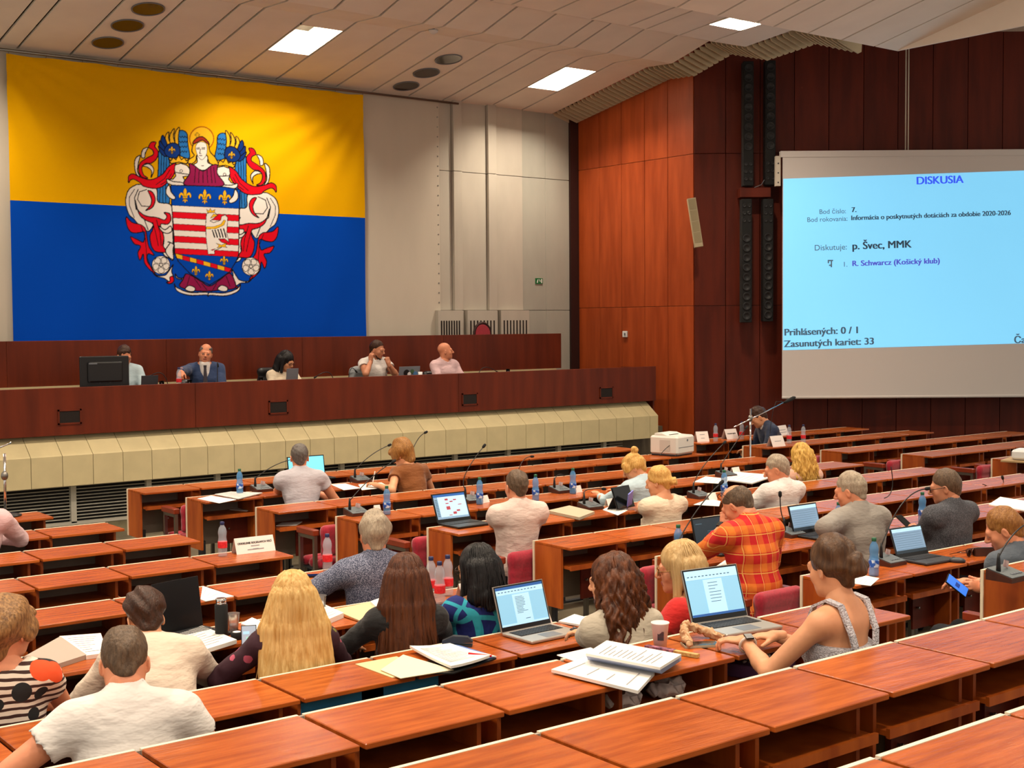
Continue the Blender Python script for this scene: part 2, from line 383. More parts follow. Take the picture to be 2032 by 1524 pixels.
# round smoked glass discs in the ceiling
dsc = [(294, 17), (253, 50), (214, 84), (890, 117), (846, 144), (806, 170)]
for j, p in enumerate(dsc):
    v = ray(*p); a, b = CP[0], CP[1]; m_ = (b[1]-a[1])/(b[0]-a[0]); t_ = (a[1]-m_*a[0]-CAM[2])/(v[2]-m_*v[1]); P = CAM+v*t_
    R = rotx(math.atan(m_))
    lab = f"{['uppermost','middle','lowest'][j%3]} smoked glass disc of the three in the ceiling {'at the upper left' if j < 3 else 'between the two lamps'}"
    t = thing('ceiling_disc', lab, 'vent', P, group='round glass discs in the ceiling')
    MB().lathe([(0.175, 0.0), (0.185, -0.012), (0.196, -0.012), (0.198, 0.0)], 32, (0, 0, -0.002), R).build('rim', M_grey, t, True)
    MB().lathe([(0.001, -0.006), (0.18, -0.006), (0.18, -0.001)], 32, (0, 0, -0.002), R).build('glass', M_mirrorglass, t)
p = at_y(860, 58, 14.3); p[2] = ceil_z(14.3)
t = thing('smoke_detector', 'small white smoke detector on the pale ceiling', 'detector', (p[0], 14.3, p[2]))
MB().lathe([(0.06, 0.0), (0.06, -0.025), (0.045, -0.04), (0.02, -0.055), (0.001, -0.056)], 16).build('body', M_white, t, True)
MB().lathe([(0.064, 0.004), (0.064, -0.006)], 16).build('base_ring', M_grey, t)
# fins along the side edge of the ceiling
path = []
for (a, b) in zip(CP[:7], CP[1:7]):
    n = max(2, int(math.hypot(a[0]-b[0], a[1]-b[1])/0.10))
    path += [(a[0]+(b[0]-a[0])*i/n, a[1]+(b[1]-a[1])*i/n) for i in range(n)]
fin = MB(); fin.prism([(-0.02, 0.0), (0.46, 0.04), (0.50, -0.02), (0.49, -0.13), (0.42, -0.16), (0.02, -0.05)], 0.014, axis=1, a0=-0.007)
finme = fin.mesh('fin', M_fin)
for (y, z) in path:
    if y < 10.95: continue
    link('fin', finme, ce, loc=(13.93, y, z+0.02))
# plain ceiling over the right of the hall
MB().box(14.0, 20, 2, 16.9, 6.66, 6.75).build('ceiling', mat('ceiling_plaster', 'cdbfae', 0.85, var=0.04, scale=(3, 3, 3)), kind='structure')
# ------------------------------------------------------------------ dais
DF = 0.72   # dais floor
dais = MB().box(0.5, 14.2, 14.55, WALLY, 0.0, DF).build('floor', M_floor, kind='structure')
x0c, x1c = 1.6, at_y(1306, 835, 14.15)[0]
t = thing('dais_cladding', 'beige cladding of faceted panels with dark louvres below the long wooden bench front', 'cladding', (0, 0, 0))
zb_ = at_y(650, 830+43, 14.15)[2]
z_bend = 0.925; z_bot = 0.595; z_top = 1.19
pw = None
xa = at_y(62, 950, 14.15)[0]; xb = at_y(799.8, 900, 14.15)[0]; pw = (xb-xa)/14.0
n0 = int((xa-x0c)/pw); x = xa-n0*pw
cme = MB().prism([(14.15, z_bot), (14.15, z_bend), (14.50, z_top), (14.56, z_top), (14.56, z_bot)], pw-0.006, axis=0, a0=0.003).mesh('cladding_panel', M_clad)
while x < x1c-0.05:
    w = min(pw, x1c-x)
    if w < pw*0.97:
        MB().prism([(14.15, z_bot), (14.15, z_bend), (14.50, z_top), (14.56, z_top), (14.56, z_bot)], w-0.004, axis=0, a0=0.003).build('cladding_panel', M_clad, t, loc=(x, 0, 0))
    else: link('cladding_panel', cme, t, loc=(x, 0, 0))
    x += pw
MB().box(x0c, x1c-0.7, 14.46, 14.50, 0.16, z_bot).build('louvre_recess', M_blackmat, t)
xl1 = at_y(1290, 900, 14.4)[0]-0.55
slat = MB().obox((0, 0, 0), (xl1-x0c, 0.018, 0.005), rotx(0.3)).mesh('slat', M_louv)
for i in range(11): link('slat', slat, t, loc=((x0c+xl1)/2, 14.42, 0.195+i*0.0365))
postx = [at_y(p, 1000, 14.4)[0] for p in (-150, -10, 146, 296, 433, 560, 680, 795, 905, 1010, 1110, 1200)]
for x in postx: MB().box(x-0.03, x+0.03, 14.39, 14.45, 0.15, z_bot).build('louvre_post', M_louv, t)
MB().box(x0c, xl1, 14.39, 14.44, 0.13, 0.165).build('louvre_sill', M_louv, t)
MB().box(x0c, x1c-0.1, 14.40, 14.56, 0.0, 0.13).build('stone_base', M_stone, t)
# wooden front of the long bench
PF = 14.30
ztop = at_y(650, 750.5, PF)[2]; zbot = at_y(652, 833, PF)[2]
t = thing('dais_bench', 'long dark wooden bench front of the dais with four speaker grilles', 'bench', (0, 0, 0))
xr = at_y(1302, 760, PF)[0]
cuts = [1.6, at_y(-220, 800, PF)[0], at_y(388, 800, PF)[0], at_y(910, 770, PF)[0], xr]
cuts = sorted(set(c for c in cuts))
for a, b in zip(cuts, cuts[1:]):
    MB().bbox(a+0.0015, b-0.0015, PF, PF+0.04, zbot, ztop, 0.003).build('front_panel', M_podium, t)
MB().box(1.6, xr, PF+0.04, PF+0.75, ztop-0.10, ztop-0.07).build('desk_top', M_podium, t)
MB().box(xr-0.03, xr, PF+0.04, PF+0.75, DF, ztop-0.02).build('end_panel', M_podium, t)
for (px, py, w, hh) in ((138, 827, 40, 28), (552, 808, 32, 25), (932, 792, 26, 23), (1203, 779, 22, 20)):
    P = at_y(px, py, PF); sw = 0.26; sh = 0.165
    f_ = MB()
    for (a, b, c, d) in ((-sw/2, sw/2, sh/2-0.018, sh/2), (-sw/2, sw/2, -sh/2, -sh/2+0.018), (-sw/2, -sw/2+0.018, -sh/2, sh/2), (sw/2-0.018, sw/2, -sh/2, sh/2)):
        f_.box(P[0]+a, P[0]+b, PF-0.012, PF, P[2]+c, P[2]+d)
    g_ = f_.build('grille_frame', M_podium, t)
    MB().box(P[0]-sw/2+0.015, P[0]+sw/2-0.015, PF-0.006, PF, P[2]-sh/2+0.015, P[2]+sh/2-0.015).build('grille_cloth', mat('grille_cloth', '1d1512', 0.9, bump=0.3, bscale=(300, 300, 300)), g_)
# rear bench with plain wooden front
PB = 16.0
zt2 = at_y(560, 669.5, PB)[2]; zb2 = at_y(900, 738, PB)[2]
t = thing('rear_bench', 'plain dark wooden rear bench front below the flag', 'bench', (0, 0, 0))
xr2 = at_y(1114, 700, PB)[0]
cuts = [1.6, at_y(13, 700, PB)[0]]+[at_y(p, 700, PB)[0] for p in (330, 600, 880)]+[xr2]
for a, b in zip(cuts, cuts[1:]): MB().bbox(a+0.001, b-0.001, PB, PB+0.04, zb2, zt2, 0.003).build('front_panel', M_podium, t)
MB().box(1.6, xr2, PB+0.04, PB+0.5, zt2-0.09, zt2-0.05).build('desk_top', M_podium, t)
MB().box(1.6, xr2-0.12, PB-0.02, PB+0.5, DF, zb2).build('riser', M_clad, t)

# ------------------------------------------------------------------ desk units
PANEL_B = 0.30
def desk_meshes(end):
    d = {}
    d['top'] = MB().bbox(0, TW, -TD, 0, -0.020, 0, 0.003).mesh('top', M_desk)
    d['front_panel'] = MB().box(0, PW, 0.002, 0.015, PANEL_B-0.75, -0.004).mesh('front_panel', M_greyp)
    d['edge_strip'] = MB().box(0, TW, 0.001, 0.017, -0.022, 0.001).mesh('edge_strip', M_edge)
    d['shelf'] = MB().box(0.03, TW-0.01, -TD+0.05, 0, -0.165, -0.147).box(0.03, TW-0.01, -TD+0.035, -TD+0.05, -0.172, -0.138).mesh('shelf', M_deskside)
    d['side_panel_r'] = MB().box(TW-0.055, TW-0.037, -TD+0.09, 0, PANEL_B-0.75, -0.02).mesh('side_panel', M_deskside)
    d['side_panel_l'] = (MB().box(0.0, 0.02, -TD+0.11, 0, PANEL_B-0.75, -0.02) if end else MB().box(0.012, 0.030, -TD+0.09, 0, PANEL_B-0.75, -0.02)).mesh('side_panel', M_deskside)
    d['locker_door'] = MB().box(0.27, TW-0.058, -0.20, -0.186, PANEL_B-0.73, -0.17).mesh('locker_door', M_deskred)
    d['knob'] = MB().lathe([(0.006, 0), (0.006, 0.012), (0.011, 0.016), (0.008, 0.024), (0.001, 0.026)], 8, (0.31, -0.20, -0.29), rotx(math.pi/2)).mesh('knob', M_steel)
    d['leg'] = MB().box(0.10, 0.13, -0.10, -0.07, -0.75, PANEL_B-0.75+0.05).mesh('leg', M_dgrey)
    d['leg2'] = MB().box(0.40, 0.43, -0.10, -0.07, -0.75, PANEL_B-0.75+0.05).mesh('leg', M_steel)
    d['foot'] = MB().box(0.09, 0.44, -0.11, -0.06, -0.75, -0.735).mesh('foot', M_dgrey)
    if end: d['end_strip'] = MB().box(-0.008, 0.001, 0.0, 0.017, PANEL_B-0.75, 0.001).mesh('end_strip', M_edge)
    return d
DM = {False: desk_meshes(False), True: desk_meshes(True)}
DESKS = {}
BLOCKS = {'L': 'left', 'M': 'middle', 'R': 'right'}
def desk_unit(x, k, block, i, end, far=False):
    u = thing('desk_unit', f"{ORD[i]} desk unit from the aisle in the {ORD[k]} row of the {BLOCKS[block]} block", 'desk', (x, ROWY[k], TOPZ[k]), group=f'desk units of the {BLOCKS[block]} block')
    for n, me in DM[end].items():
        if far and n in ('knob', 'leg', 'leg2', 'foot'): continue
        pn = n.rstrip('2').replace('_r', '').replace('_l', '') if n.startswith('side') else n.rstrip('2')
        o = link(pn, me, u)
    DESKS[(block, k, i)] = u
    return u
# middle block: left ends along an oblique aisle
ML = [K*x for x in (5.128, 5.314, 5.529, 5.803, 6.065, 6.329, 6.581, 6.818, 6.726)]
MRE = [K*x for x in (11.87, 12.1, 12.35, 12.62, 13.01, 13.2, 13.5, 13.8, 9.5)]
for k in range(9):
    n = int(round((MRE[k]-ML[k])/PW))
    pw_ = PW
    for i in range(n):
        x = ML[k]+i*PW
        if to_px((x, ROWY[k], 0.75))[0] > 2110: break
        desk_unit(x, k, 'M', i, i == 0)
# left block: right ends along the same aisle
LR = {1: 3.863, 2: 4.097, 3: 4.32, 4: 4.575, 5: 4.83, 6: 5.07, 7: 5.32}
for k in range(1, 8):
    xr_ = K*LR[k]; i = 0
    x = xr_-TW
    while to_px((x+TW, ROWY[k]-TD, TOPZ[k]))[0] > -40:
        desk_unit(x, k, 'L', i, False); x -= PW; i += 1
for k, xs0, n in ((8, K*1.69-PW, 7), (9, K*2.597-2*PW, 7), (10, K*2.914-PW, 5)):
    for i in range(n):
        desk_unit(xs0+(n-1-i)*PW, k, 'L', i, False)
# right block
RL = {1: 13.336, 2: 13.65, 3: 13.996, 4: 14.337, 0: 13.163}
RNN = {0: 6, 1: 6, 2: 7, 3: 7, 4: 6}
for k in range(0, 5):
    for i in range(RNN[k]):
        x = K*RL[k]+i*PW
        tt = (x+TW-WC[0])*WD[1]/WD[0]+WC[1]
        if x+TW > WC[0] and ROWY[k] > tt-0.25: break
        if to_px((x, ROWY[k], 0.75))[0] > 2110: break
        desk_unit(x, k, 'R', i, i == 0)
# ------------------------------------------------------------------ smooth solids (signed distance volumes)
class Vol:
    def __init__(s, lo, hi, res):
        s.lo = np.array(lo, float)-2*res; s.res = res
        s.n = np.ceil((np.array(hi, float)+2*res-s.lo)/res).astype(int)+1
        s.v = np.full(s.n, 1.0, np.float32)
        s.ax = [(s.lo[i]+res*np.arange(s.n[i])).astype(np.float32) for i in range(3)]
    def _go(s, fn, lo, hi, mode, k):
        m = k+3*s.res
        a = np.clip(np.floor((np.array(lo)-m-s.lo)/s.res).astype(int), 0, s.n-1); b = np.clip(np.ceil((np.array(hi)+m-s.lo)/s.res).astype(int)+1, 1, s.n)
        if np.any(b <= a): return s
        sl = tuple(slice(a[i], b[i]) for i in range(3))
        d = fn(s.ax[0][sl[0]][:, None, None], s.ax[1][sl[1]][None, :, None], s.ax[2][sl[2]][None, None, :])
        o = s.v[sl]
        if mode == 'sub': d = -d; h = np.clip(0.5-0.5*(d-o)/k, 0, 1); s.v[sl] = d*(1-h)+o*h+k*h*(1-h)
        else: h = np.clip(0.5+0.5*(o-d)/k, 0, 1); s.v[sl] = o*(1-h)+d*h-k*h*(1-h)
        return s
    def ell(s, c, r, R=None, k=0.02, mode='add'):
        c = np.asarray(c, float); r = np.asarray(r, float)
        def fn(x, y, z):
            X, Y, Z = x-c[0], y-c[1], z-c[2]
            if R is not None:
                X, Y, Z = R[0, 0]*X+R[1, 0]*Y+R[2, 0]*Z, R[0, 1]*X+R[1, 1]*Y+R[2, 1]*Z, R[0, 2]*X+R[1, 2]*Y+R[2, 2]*Z
            a = np.sqrt((X/r[0])**2+(Y/r[1])**2+(Z/r[2])**2)+1e-9
            b = np.sqrt((X/r[0]**2)**2+(Y/r[1]**2)**2+(Z/r[2]**2)**2)+1e-9
            return np.clip(a*(a-1)/b, -0.5, 0.5)
        e = np.full(3, r.max()) if R is not None else r
        return s._go(fn, c-e, c+e, mode, k)
    def cone(s, a, b, ra, rb=None, k=0.02, mode='add'):
        a = np.asarray(a, float); b = np.asarray(b, float); rb = ra if rb is None else rb; d = b-a; L = max(d@d, 1e-9)
        def fn(x, y, z):
            t = np.clip(((x-a[0])*d[0]+(y-a[1])*d[1]+(z-a[2])*d[2])/L, 0, 1)
            return np.sqrt((x-a[0]-t*d[0])**2+(y-a[1]-t*d[1])**2+(z-a[2]-t*d[2])**2)-(ra+(rb-ra)*t)
        R_ = max(ra, rb)
        return s._go(fn, np.minimum(a, b)-R_, np.maximum(a, b)+R_, mode, k)
    def half(s, p, n, k=0.01):
        # keep the side the normal points to
        p = np.asarray(p, float); n = unit(n)
        d = (s.ax[0]-p[0])[:, None, None]*n[0]+(s.ax[1]-p[1])[None, :, None]*n[1]+(s.ax[2]-p[2])[None, None, :]*n[2]
        d = -d; o = s.v; h = np.clip(0.5-0.5*(d-o)/k, 0, 1); s.v = (d*(1-h)+o*h+k*h*(1-h)).astype(np.float32); return s
    def mesh(s):
        v = s.v; n = s.n; B = v < 0
        C = [B[i:n[0]-1+i, j:n[1]-1+j, k:n[2]-1+k] for i in (0, 1) for j in (0, 1) for k in (0, 1)]
        anyb = C[0].copy(); allb = C[0].copy()
        for c in C[1:]: anyb |= c; allb &= c
        act = anyb & ~allb
        idx = np.full(act.shape, -1, np.int64); I = np.argwhere(act); idx[act] = np.arange(len(I))
        if len(I) == 0: return np.zeros((0, 3)), np.zeros((0, 4), int)
        off = np.array([(i, j, k) for i in (0, 1) for j in (0, 1) for k in (0, 1)])
        vals = np.stack([v[I[:, 0]+o[0], I[:, 1]+o[1], I[:, 2]+o[2]] for o in off], 1)
        acc = np.zeros((len(I), 3)); cnt = np.zeros(len(I))
        for a in range(8):
            for b in range(a+1, 8):
                if np.abs(off[a]-off[b]).sum() != 1: continue
                va, vb = vals[:, a], vals[:, b]; m = (va < 0) != (vb < 0)
                t = np.where(m, va/np.where(m, va-vb, 1), 0)
                acc += np.where(m[:, None], off[a]+t[:, None]*(off[b]-off[a]), 0); cnt += m
        V = s.lo+(I+acc/cnt[:, None])*s.res
        Fs = []
        for ax in range(3):
            a1, a2 = (ax+1) % 3, (ax+2) % 3
            sl0 = [slice(1, -1)]*3; sl1 = [slice(1, -1)]*3
            sl0[ax] = slice(0, n[ax]-1); sl1[ax] = slice(1, n[ax])
            e0, e1 = B[tuple(sl0)], B[tuple(sl1)]
            Q = np.argwhere(e0 != e1)
            if len(Q) == 0: continue
            fl_ = e0[e0 != e1]
            base = Q.copy(); base[:, a1] += 1; base[:, a2] += 1
            def cell(d1, d2):
                q = base.copy(); q[:, a1] -= d1; q[:, a2] -= d2; return idx[q[:, 0], q[:, 1], q[:, 2]]
            q = np.stack([cell(1, 1), cell(0, 1), cell(0, 0), cell(1, 0)], 1)
            q[~fl_] = q[~fl_][:, ::-1]
            Fs.append(q)
        Fq = np.concatenate(Fs); Fq = Fq[(Fq >= 0).all(1)]
        return V, Fq
def nsin(P, f, seed, n=5):
    r = np.random.RandomState(seed); out = np.zeros(len(P))
    for i in range(n):
        w = r.normal(size=3)*f; out += np.sin(P@w+r.rand()*6.28)
    return out/math.sqrt(n)
def np_mesh(name, parts, mats, smooth=True):
    # parts: list of (verts, quads, material index or array)
    V = np.concatenate([p[0] for p in parts]); o = 0; Fl = []; mi = []
    for (v, f, m) in parts:
        Fl.append(np.asarray(f)+o); o += len(v); mi.append(np.full(len(f), m) if np.isscalar(m) else m)
    Fq = np.concatenate(Fl); mi = np.concatenate(mi)
    me = bpy.data.meshes.new(name)
    me.vertices.add(len(V)); me.vertices.foreach_set('co', V.astype(np.float32).ravel())
    me.loops.add(Fq.size); me.loops.foreach_set('vertex_index', Fq.astype(np.int32).ravel())
    me.polygons.add(len(Fq)); me.polygons.foreach_set('loop_start', np.arange(0, Fq.size, 4, dtype=np.int32)); me.polygons.foreach_set('loop_total', np.full(len(Fq), 4, np.int32))
    for m in mats: me.materials.append(m)
    me.polygons.foreach_set('material_index', mi.astype(np.int32)); me.polygons.foreach_set('use_smooth', np.full(len(Fq), smooth))
    me.update(calc_edges=True); me.validate()
    return me

# ------------------------------------------------------------------ heads, hands
HEADS = {}
def head_mesh(sex, fat=1.0):
    key = (sex, fat)
    if key in HEADS: return HEADS[key]
    v = Vol((-0.1, -0.13, -0.16), (0.1, 0.13, 0.14), 0.0052)
    f = 1.0 if sex == 'm' else 0.93
    v.ell((0, -0.018, 0.035), (0.074*f, 0.094, 0.088), k=0.02)
    v.ell((0, 0.016, -0.03), (0.062*f*fat, 0.074, 0.085), k=0.03)
    v.ell((0, 0.032, -0.075), (0.047*f*fat, 0.05, 0.038), k=0.03)
    v.ell((0, 0.072, -0.095), (0.02, 0.016, 0.018), k=0.02)
    for s in (-1, 1):
        v.ell((s*0.038*fat, 0.056, -0.028), (0.022, 0.02, 0.024), k=0.02)
        v.ell((s*0.031, 0.099, 0.001), (0.015, 0.014, 0.010), k=0.012, mode='sub')
        v.ell((s*0.031, 0.079, 0.001), (0.014, 0.012, 0.0115), k=0.006)
        v.ell((s*0.010, 0.099, -0.032), (0.009, 0.010, 0.007), k=0.006)
        R = rotz(s*0.35)@rotx(-0.15)
        v.ell((s*0.0775*f, -0.010, -0.012), (0.007, 0.019, 0.031), R=R, k=0.008)
        v.ell((s*0.084*f, -0.006, -0.010), (0.005, 0.010, 0.017), R=R, k=0.004, mode='sub')
    v.cone((-0.036, 0.080, 0.021), (0.036, 0.080, 0.021), 0.012 if sex == 'm' else 0.010, k=0.02)
    v.cone((0, 0.086, 0.014), (0, 0.112, -0.025), 0.008, 0.0115, k=0.012)
    v.ell((0, 0.087, -0.057), (0.021, 0.011, 0.0052), k=0.005); v.ell((0, 0.086, -0.067), (0.018, 0.011, 0.006), k=0.005)
    v.cone((0, -0.022, -0.05), (0, -0.034, -0.15), 0.054*(1 if sex == 'm' else 0.84)*fat, k=0.03)
    V, Q = v.mesh(); c = V[Q].mean(1)
    mi = np.zeros(len(Q), int)
    mi[(np.abs(c[:, 0]) < 0.021) & (c[:, 1] > 0.083) & (c[:, 2] > -0.073) & (c[:, 2] < -0.052)] = 1
    mi[(((np.abs(c[:, 0])-0.031)/0.0115)**2+((c[:, 2]-0.001)/0.006)**2 < 1) & (c[:, 1] > 0.07)] = 2
    mi[(((np.abs(c[:, 0])-0.031)/0.0055)**2+((c[:, 2]-0.001)/0.006)**2 < 1) & (c[:, 1] > 0.07)] = 3
    HEADS[key] = (V, Q, mi); return HEADS[key]
HANDS = {}
def hand_mesh(pose):
    # right hand; wrist at origin, fingers +Y, back of the hand +Z, thumb -X
    if pose in HANDS: return HANDS[pose]
    v = Vol((-0.11, -0.04, -0.11), (0.07, 0.21, 0.06), 0.0044)
    v.cone((0, -0.03, 0), (0, 0.01, 0), 0.027, 0.027, k=0.01)
    v.ell((0.0, 0.045, 0), (0.041, 0.055, 0.0165), k=0.02)
    curl = {'flat': (0.12, 0.12, 0.1), 'relaxed': (0.35, 0.45, 0.3), 'type': (0.30, 0.7, 0.4), 'grip': (0.9, 1.1, 0.6), 'fist': (1.35, 1.5, 1.0)}[pose]
    for i, (x, L) in enumerate(((-0.029, 0.068), (-0.010, 0.077), (0.010, 0.072), (0.028, 0.056))):
        p = np.array([x, 0.088-abs(i-1.3)*0.005, 0.0]); a = 0.0; sp = (i-1.5)*0.05
        for j, fr in enumerate((0.45, 0.30, 0.25)):
            a += curl[j]*(1+0.08*i)
            d = np.array([math.sin(sp)*math.cos(a), math.cos(sp)*math.cos(a), -math.sin(a)])
            q = p+d*L*fr*1.12; v.cone(p, q, 0.0092-0.0012*j, 0.0085-0.0012*j, k=0.004); p = q
    tb = {'flat': (-0.05, 0.07, -0.006), 'relaxed': (-0.045, 0.075, -0.03), 'type': (-0.05, 0.07, -0.03), 'grip': (-0.025, 0.08, -0.05), 'fist': (-0.01, 0.075, -0.045)}[pose]
    a = np.array([-0.028, 0.018, -0.006]); b = np.array([-0.052, 0.048, -0.018]) if pose != 'fist' else np.array([-0.043, 0.048, -0.03])
    c = b+np.array(tb)*0.42
    v.cone(a, b, 0.015, 0.0115, k=0.012); v.cone(b, c, 0.011, 0.0085, k=0.005)
    V, Q = v.mesh(); HANDS[pose] = (V, Q); return HANDS[pose]

# ------------------------------------------------------------------ hair
HAIRM = {}
def hair_mat(c1, c2, kind='straight'):
    key = f'hair_{c1}_{c2}_{kind}'
    sc = {'straight': (70, 70, 3.0), 'curly': (45, 45, 14), 'short': (90, 90, 30)}[kind]
    return mat(key, c1, 0.42, col2=c2, scale=sc, detail=5, bump=0.35, bscale=tuple(x*1.4 for x in sc), ramp=(0.3, 0.7), spec=0.35)
def hair_short(v, top=0.012, back=-0.075, recede=0.0, crown=0.0, side=True, fringe=0.0):
    v.ell((0, -0.022, 0.036), (0.080, 0.098, 0.094+top), k=0.01)
    v.cone((0, -0.075, 0.02), (0, -0.068, back+0.02), 0.045, 0.035, k=0.04)
    v.ell((0, 0.128+fringe, -0.035-recede*0.2), (0.118, 0.085+recede, 0.122), k=0.02, mode='sub')
    for s in (-1, 1): v.ell((s*0.088, 0.0, -0.03), (0.026, 0.034, 0.042), k=0.01, mode='sub')
    v.half((0, -0.05, back), (0, -0.25, 1), 0.02)
    if crown: v.ell((0, 0.0+0.03*(1-crown), 0.135), (0.05+0.02*crown, 0.07+0.045*crown, 0.045+0.03*crown), k=0.02, mode='sub')
def make_hair(style, seed=1):
    v = None; disp = (0.0025, 60)
    if style in ('short', 'thick', 'receding', 'balding', 'fringe', 'crop', 'thincrown'):
        v = Vol((-0.12, -0.16, -0.12), (0.12, 0.13, 0.18), 0.0058)
        if style == 'short': hair_short(v, 0.010)
        if style == 'thincrown': hair_short(v, 0.002, -0.075); v.ell((0, -0.055, 0.142), (0.034, 0.045, 0.028), k=0.02, mode='sub')
        if style == 'crop': hair_short(v, 0.000, -0.07)
        if style == 'thick': hair_short(v, 0.024, -0.085); v.ell((0.0, -0.05, 0.05), (0.092, 0.085, 0.085), k=0.03); v.ell((0, 0.128, -0.035), (0.118, 0.085, 0.112), k=0.02, mode='sub'); disp = (0.006, 55)
        if style == 'fringe': hair_short(v, 0.020, -0.075, fringe=0.02); v.ell((0, 0.075, 0.085), (0.06, 0.035, 0.03), k=0.02)
        if style == 'receding': hair_short(v, 0.004, -0.07, recede=0.045)
        if style == 'balding': hair_short(v, 0.004, -0.07, recede=0.04, crown=1.0)
    elif style == 'womanshort':
        v = Vol((-0.15, -0.2, -0.15), (0.15, 0.16, 0.2), 0.0065); hair_short(v, 0.03, -0.09, fringe=0.03)
        v.ell((0, -0.05, 0.05), (0.105, 0.095, 0.10), k=0.03); v.cone((0, -0.085, 0.02), (0, -0.075, -0.08), 0.062, 0.045, k=0.03)
        for s in (-1, 1): v.ell((s*0.078, 0.02, 0.02), (0.026, 0.05, 0.06), k=0.02)
        v.ell((0, 0.075, 0.07), (0.07, 0.04, 0.035), k=0.02)
        v.ell((0, 0.135, -0.05), (0.085, 0.06, 0.10), k=0.02, mode='sub'); disp = (0.008, 48)
    elif style in ('bob', 'shoulder', 'long', 'curly', 'wavy', 'verylong'):
        L = {'bob': -0.17, 'shoulder': -0.20, 'long': -0.42, 'curly': -0.36, 'wavy': -0.26, 'verylong': -0.50}[style]
        v = Vol((-0.24, -0.26, L-0.06), (0.24, 0.16, 0.18), 0.0075 if style != 'bob' else 0.007)
        wid = {'bob': 0.095, 'shoulder': 0.10, 'long': 0.115, 'curly': 0.14, 'wavy': 0.12, 'verylong': 0.145}[style]
        v.ell((0, -0.022, 0.04), (0.090, 0.106, 0.102), k=0.01)
        v.ell((0, -0.05, -0.03), (0.098, 0.085, 0.10), k=0.03)
        n = 7
        for i in range(n):
            t = (i/(n-1)-0.5)*2; a = t*1.25
            top = (math.sin(a)*0.072, -0.035-math.cos(a)*0.055, 0.02); mid = (math.sin(a)*wid*0.95, -0.045-math.cos(a)*0.065, -0.13)
            bot = (t*wid*1.05+0.01*math.sin(i*2.1+seed), -0.055-math.cos(a)*0.075-(0.02 if L < -0.3 else 0)-(0.03 if style == 'verylong' else 0), L+0.03*math.sin(i*1.7+seed)+0.05*abs(t))
            if L < mid[2]-0.02: v.cone(top, mid, 0.045, 0.038, k=0.02); v.cone(mid, bot, 0.038, 0.026 if style != 'verylong' else 0.030, k=0.02)
            else: v.cone(top, bot, 0.045, 0.034, k=0.02)
        for s in (-1, 1):
            v.cone((s*0.075, 0.01, 0.05), (s*0.086, 0.015, max(L, -0.2)+0.04), 0.022, 0.022, k=0.02)
        v.ell((0, 0.130, -0.055), (0.072, 0.085, 0.125), k=0.02, mode='sub')
        disp = {'curly': (0.014, 42), 'wavy': (0.011, 34), 'bob': (0.005, 50)}.get(style, (0.004, 60))
    elif style in ('bunlow', 'bunhigh', 'bunmessy'):
        v = Vol((-0.13, -0.24, -0.14), (0.13, 0.14, 0.24), 0.0058)
        v.ell((0, -0.022, 0.038), (0.083, 0.101, 0.098), k=0.01)
        v.cone((0, -0.08, 0.0), (0, -0.07, -0.06), 0.045, 0.03, k=0.03)
        v.ell((0, 0.128, -0.035), (0.116, 0.085, 0.120), k=0.02, mode='sub')
        for s in (-1, 1): v.ell((s*0.088, -0.002, -0.035), (0.026, 0.03, 0.038), k=0.01, mode='sub')
        v.half((0, -0.05, -0.085), (0, -0.3, 1), 0.02)
        c = {'bunlow': (0.0, -0.130, -0.02), 'bunhigh': (0, -0.085, 0.135), 'bunmessy': (0.020, -0.112, 0.0)}[style]; r = {'bunlow': 0.036, 'bunhigh': 0.034, 'bunmessy': 0.048}[style]
        v.ell(c, (r, r*0.95, r), k=0.012)
        for i in range(5):
            a = i*1.26; v.ell((c[0]+math.cos(a)*r*0.6, c[1]-0.01, c[2]+math.sin(a)*r*0.6), (r*0.55, r*0.6, r*0.5), k=0.006)
        if style == 'bunhigh':
            for s in (-1, 1): v.ell((s*0.07, 0.05, 0.03), (0.02, 0.04, 0.05), k=0.015)
        disp = (0.005, 50)
    V, Q = v.mesh()
    nrm = np.zeros_like(V); e1 = V[Q[:, 1]]-V[Q[:, 0]]; e2 = V[Q[:, 3]]-V[Q[:, 0]]; fn = np.cross(e1, e2)
    for j in range(4): np.add.at(nrm, Q[:, j], fn)
    nrm /= np.linalg.norm(nrm, axis=1)[:, None]+1e-9
    if style in ('long', 'verylong', 'bob', 'shoulder'):
        th = np.arctan2(V[:, 0], -(V[:, 1]+0.03)); rr = np.random.RandomState(seed)
        g_ = sum(np.sin(th*f+rr.rand()*6.28+V[:, 2]*rr.normal()*8) for f in (14, 23, 37, 51))/2.0
        V = V+nrm*(g_*0.0042)[:, None]*np.clip((0.12-V[:, 2])/0.1, 0.15, 1)[:, None]
    elif style in ('wavy', 'curly'):
        th = np.arctan2(V[:, 0], -(V[:, 1]+0.03)); rr = np.random.RandomState(seed)
        g_ = sum(np.sin(th*f+rr.rand()*6.28+2.2*np.sin(V[:, 2]*(34+9*q)+rr.rand()*6)) for q, f in enumerate((9, 15, 24, 33)))/2.0
        V = V+nrm*(g_*(0.010 if style == 'curly' else 0.0075))[:, None]*np.clip((0.10-V[:, 2])/0.12, 0.1, 1)[:, None]
        V = V+nrm*(nsin(V, 70, seed)*0.003)[:, None]
    else:
        V = V+nrm*(nsin(V, disp[1], seed)*disp[0])[:, None]
    return V, Q

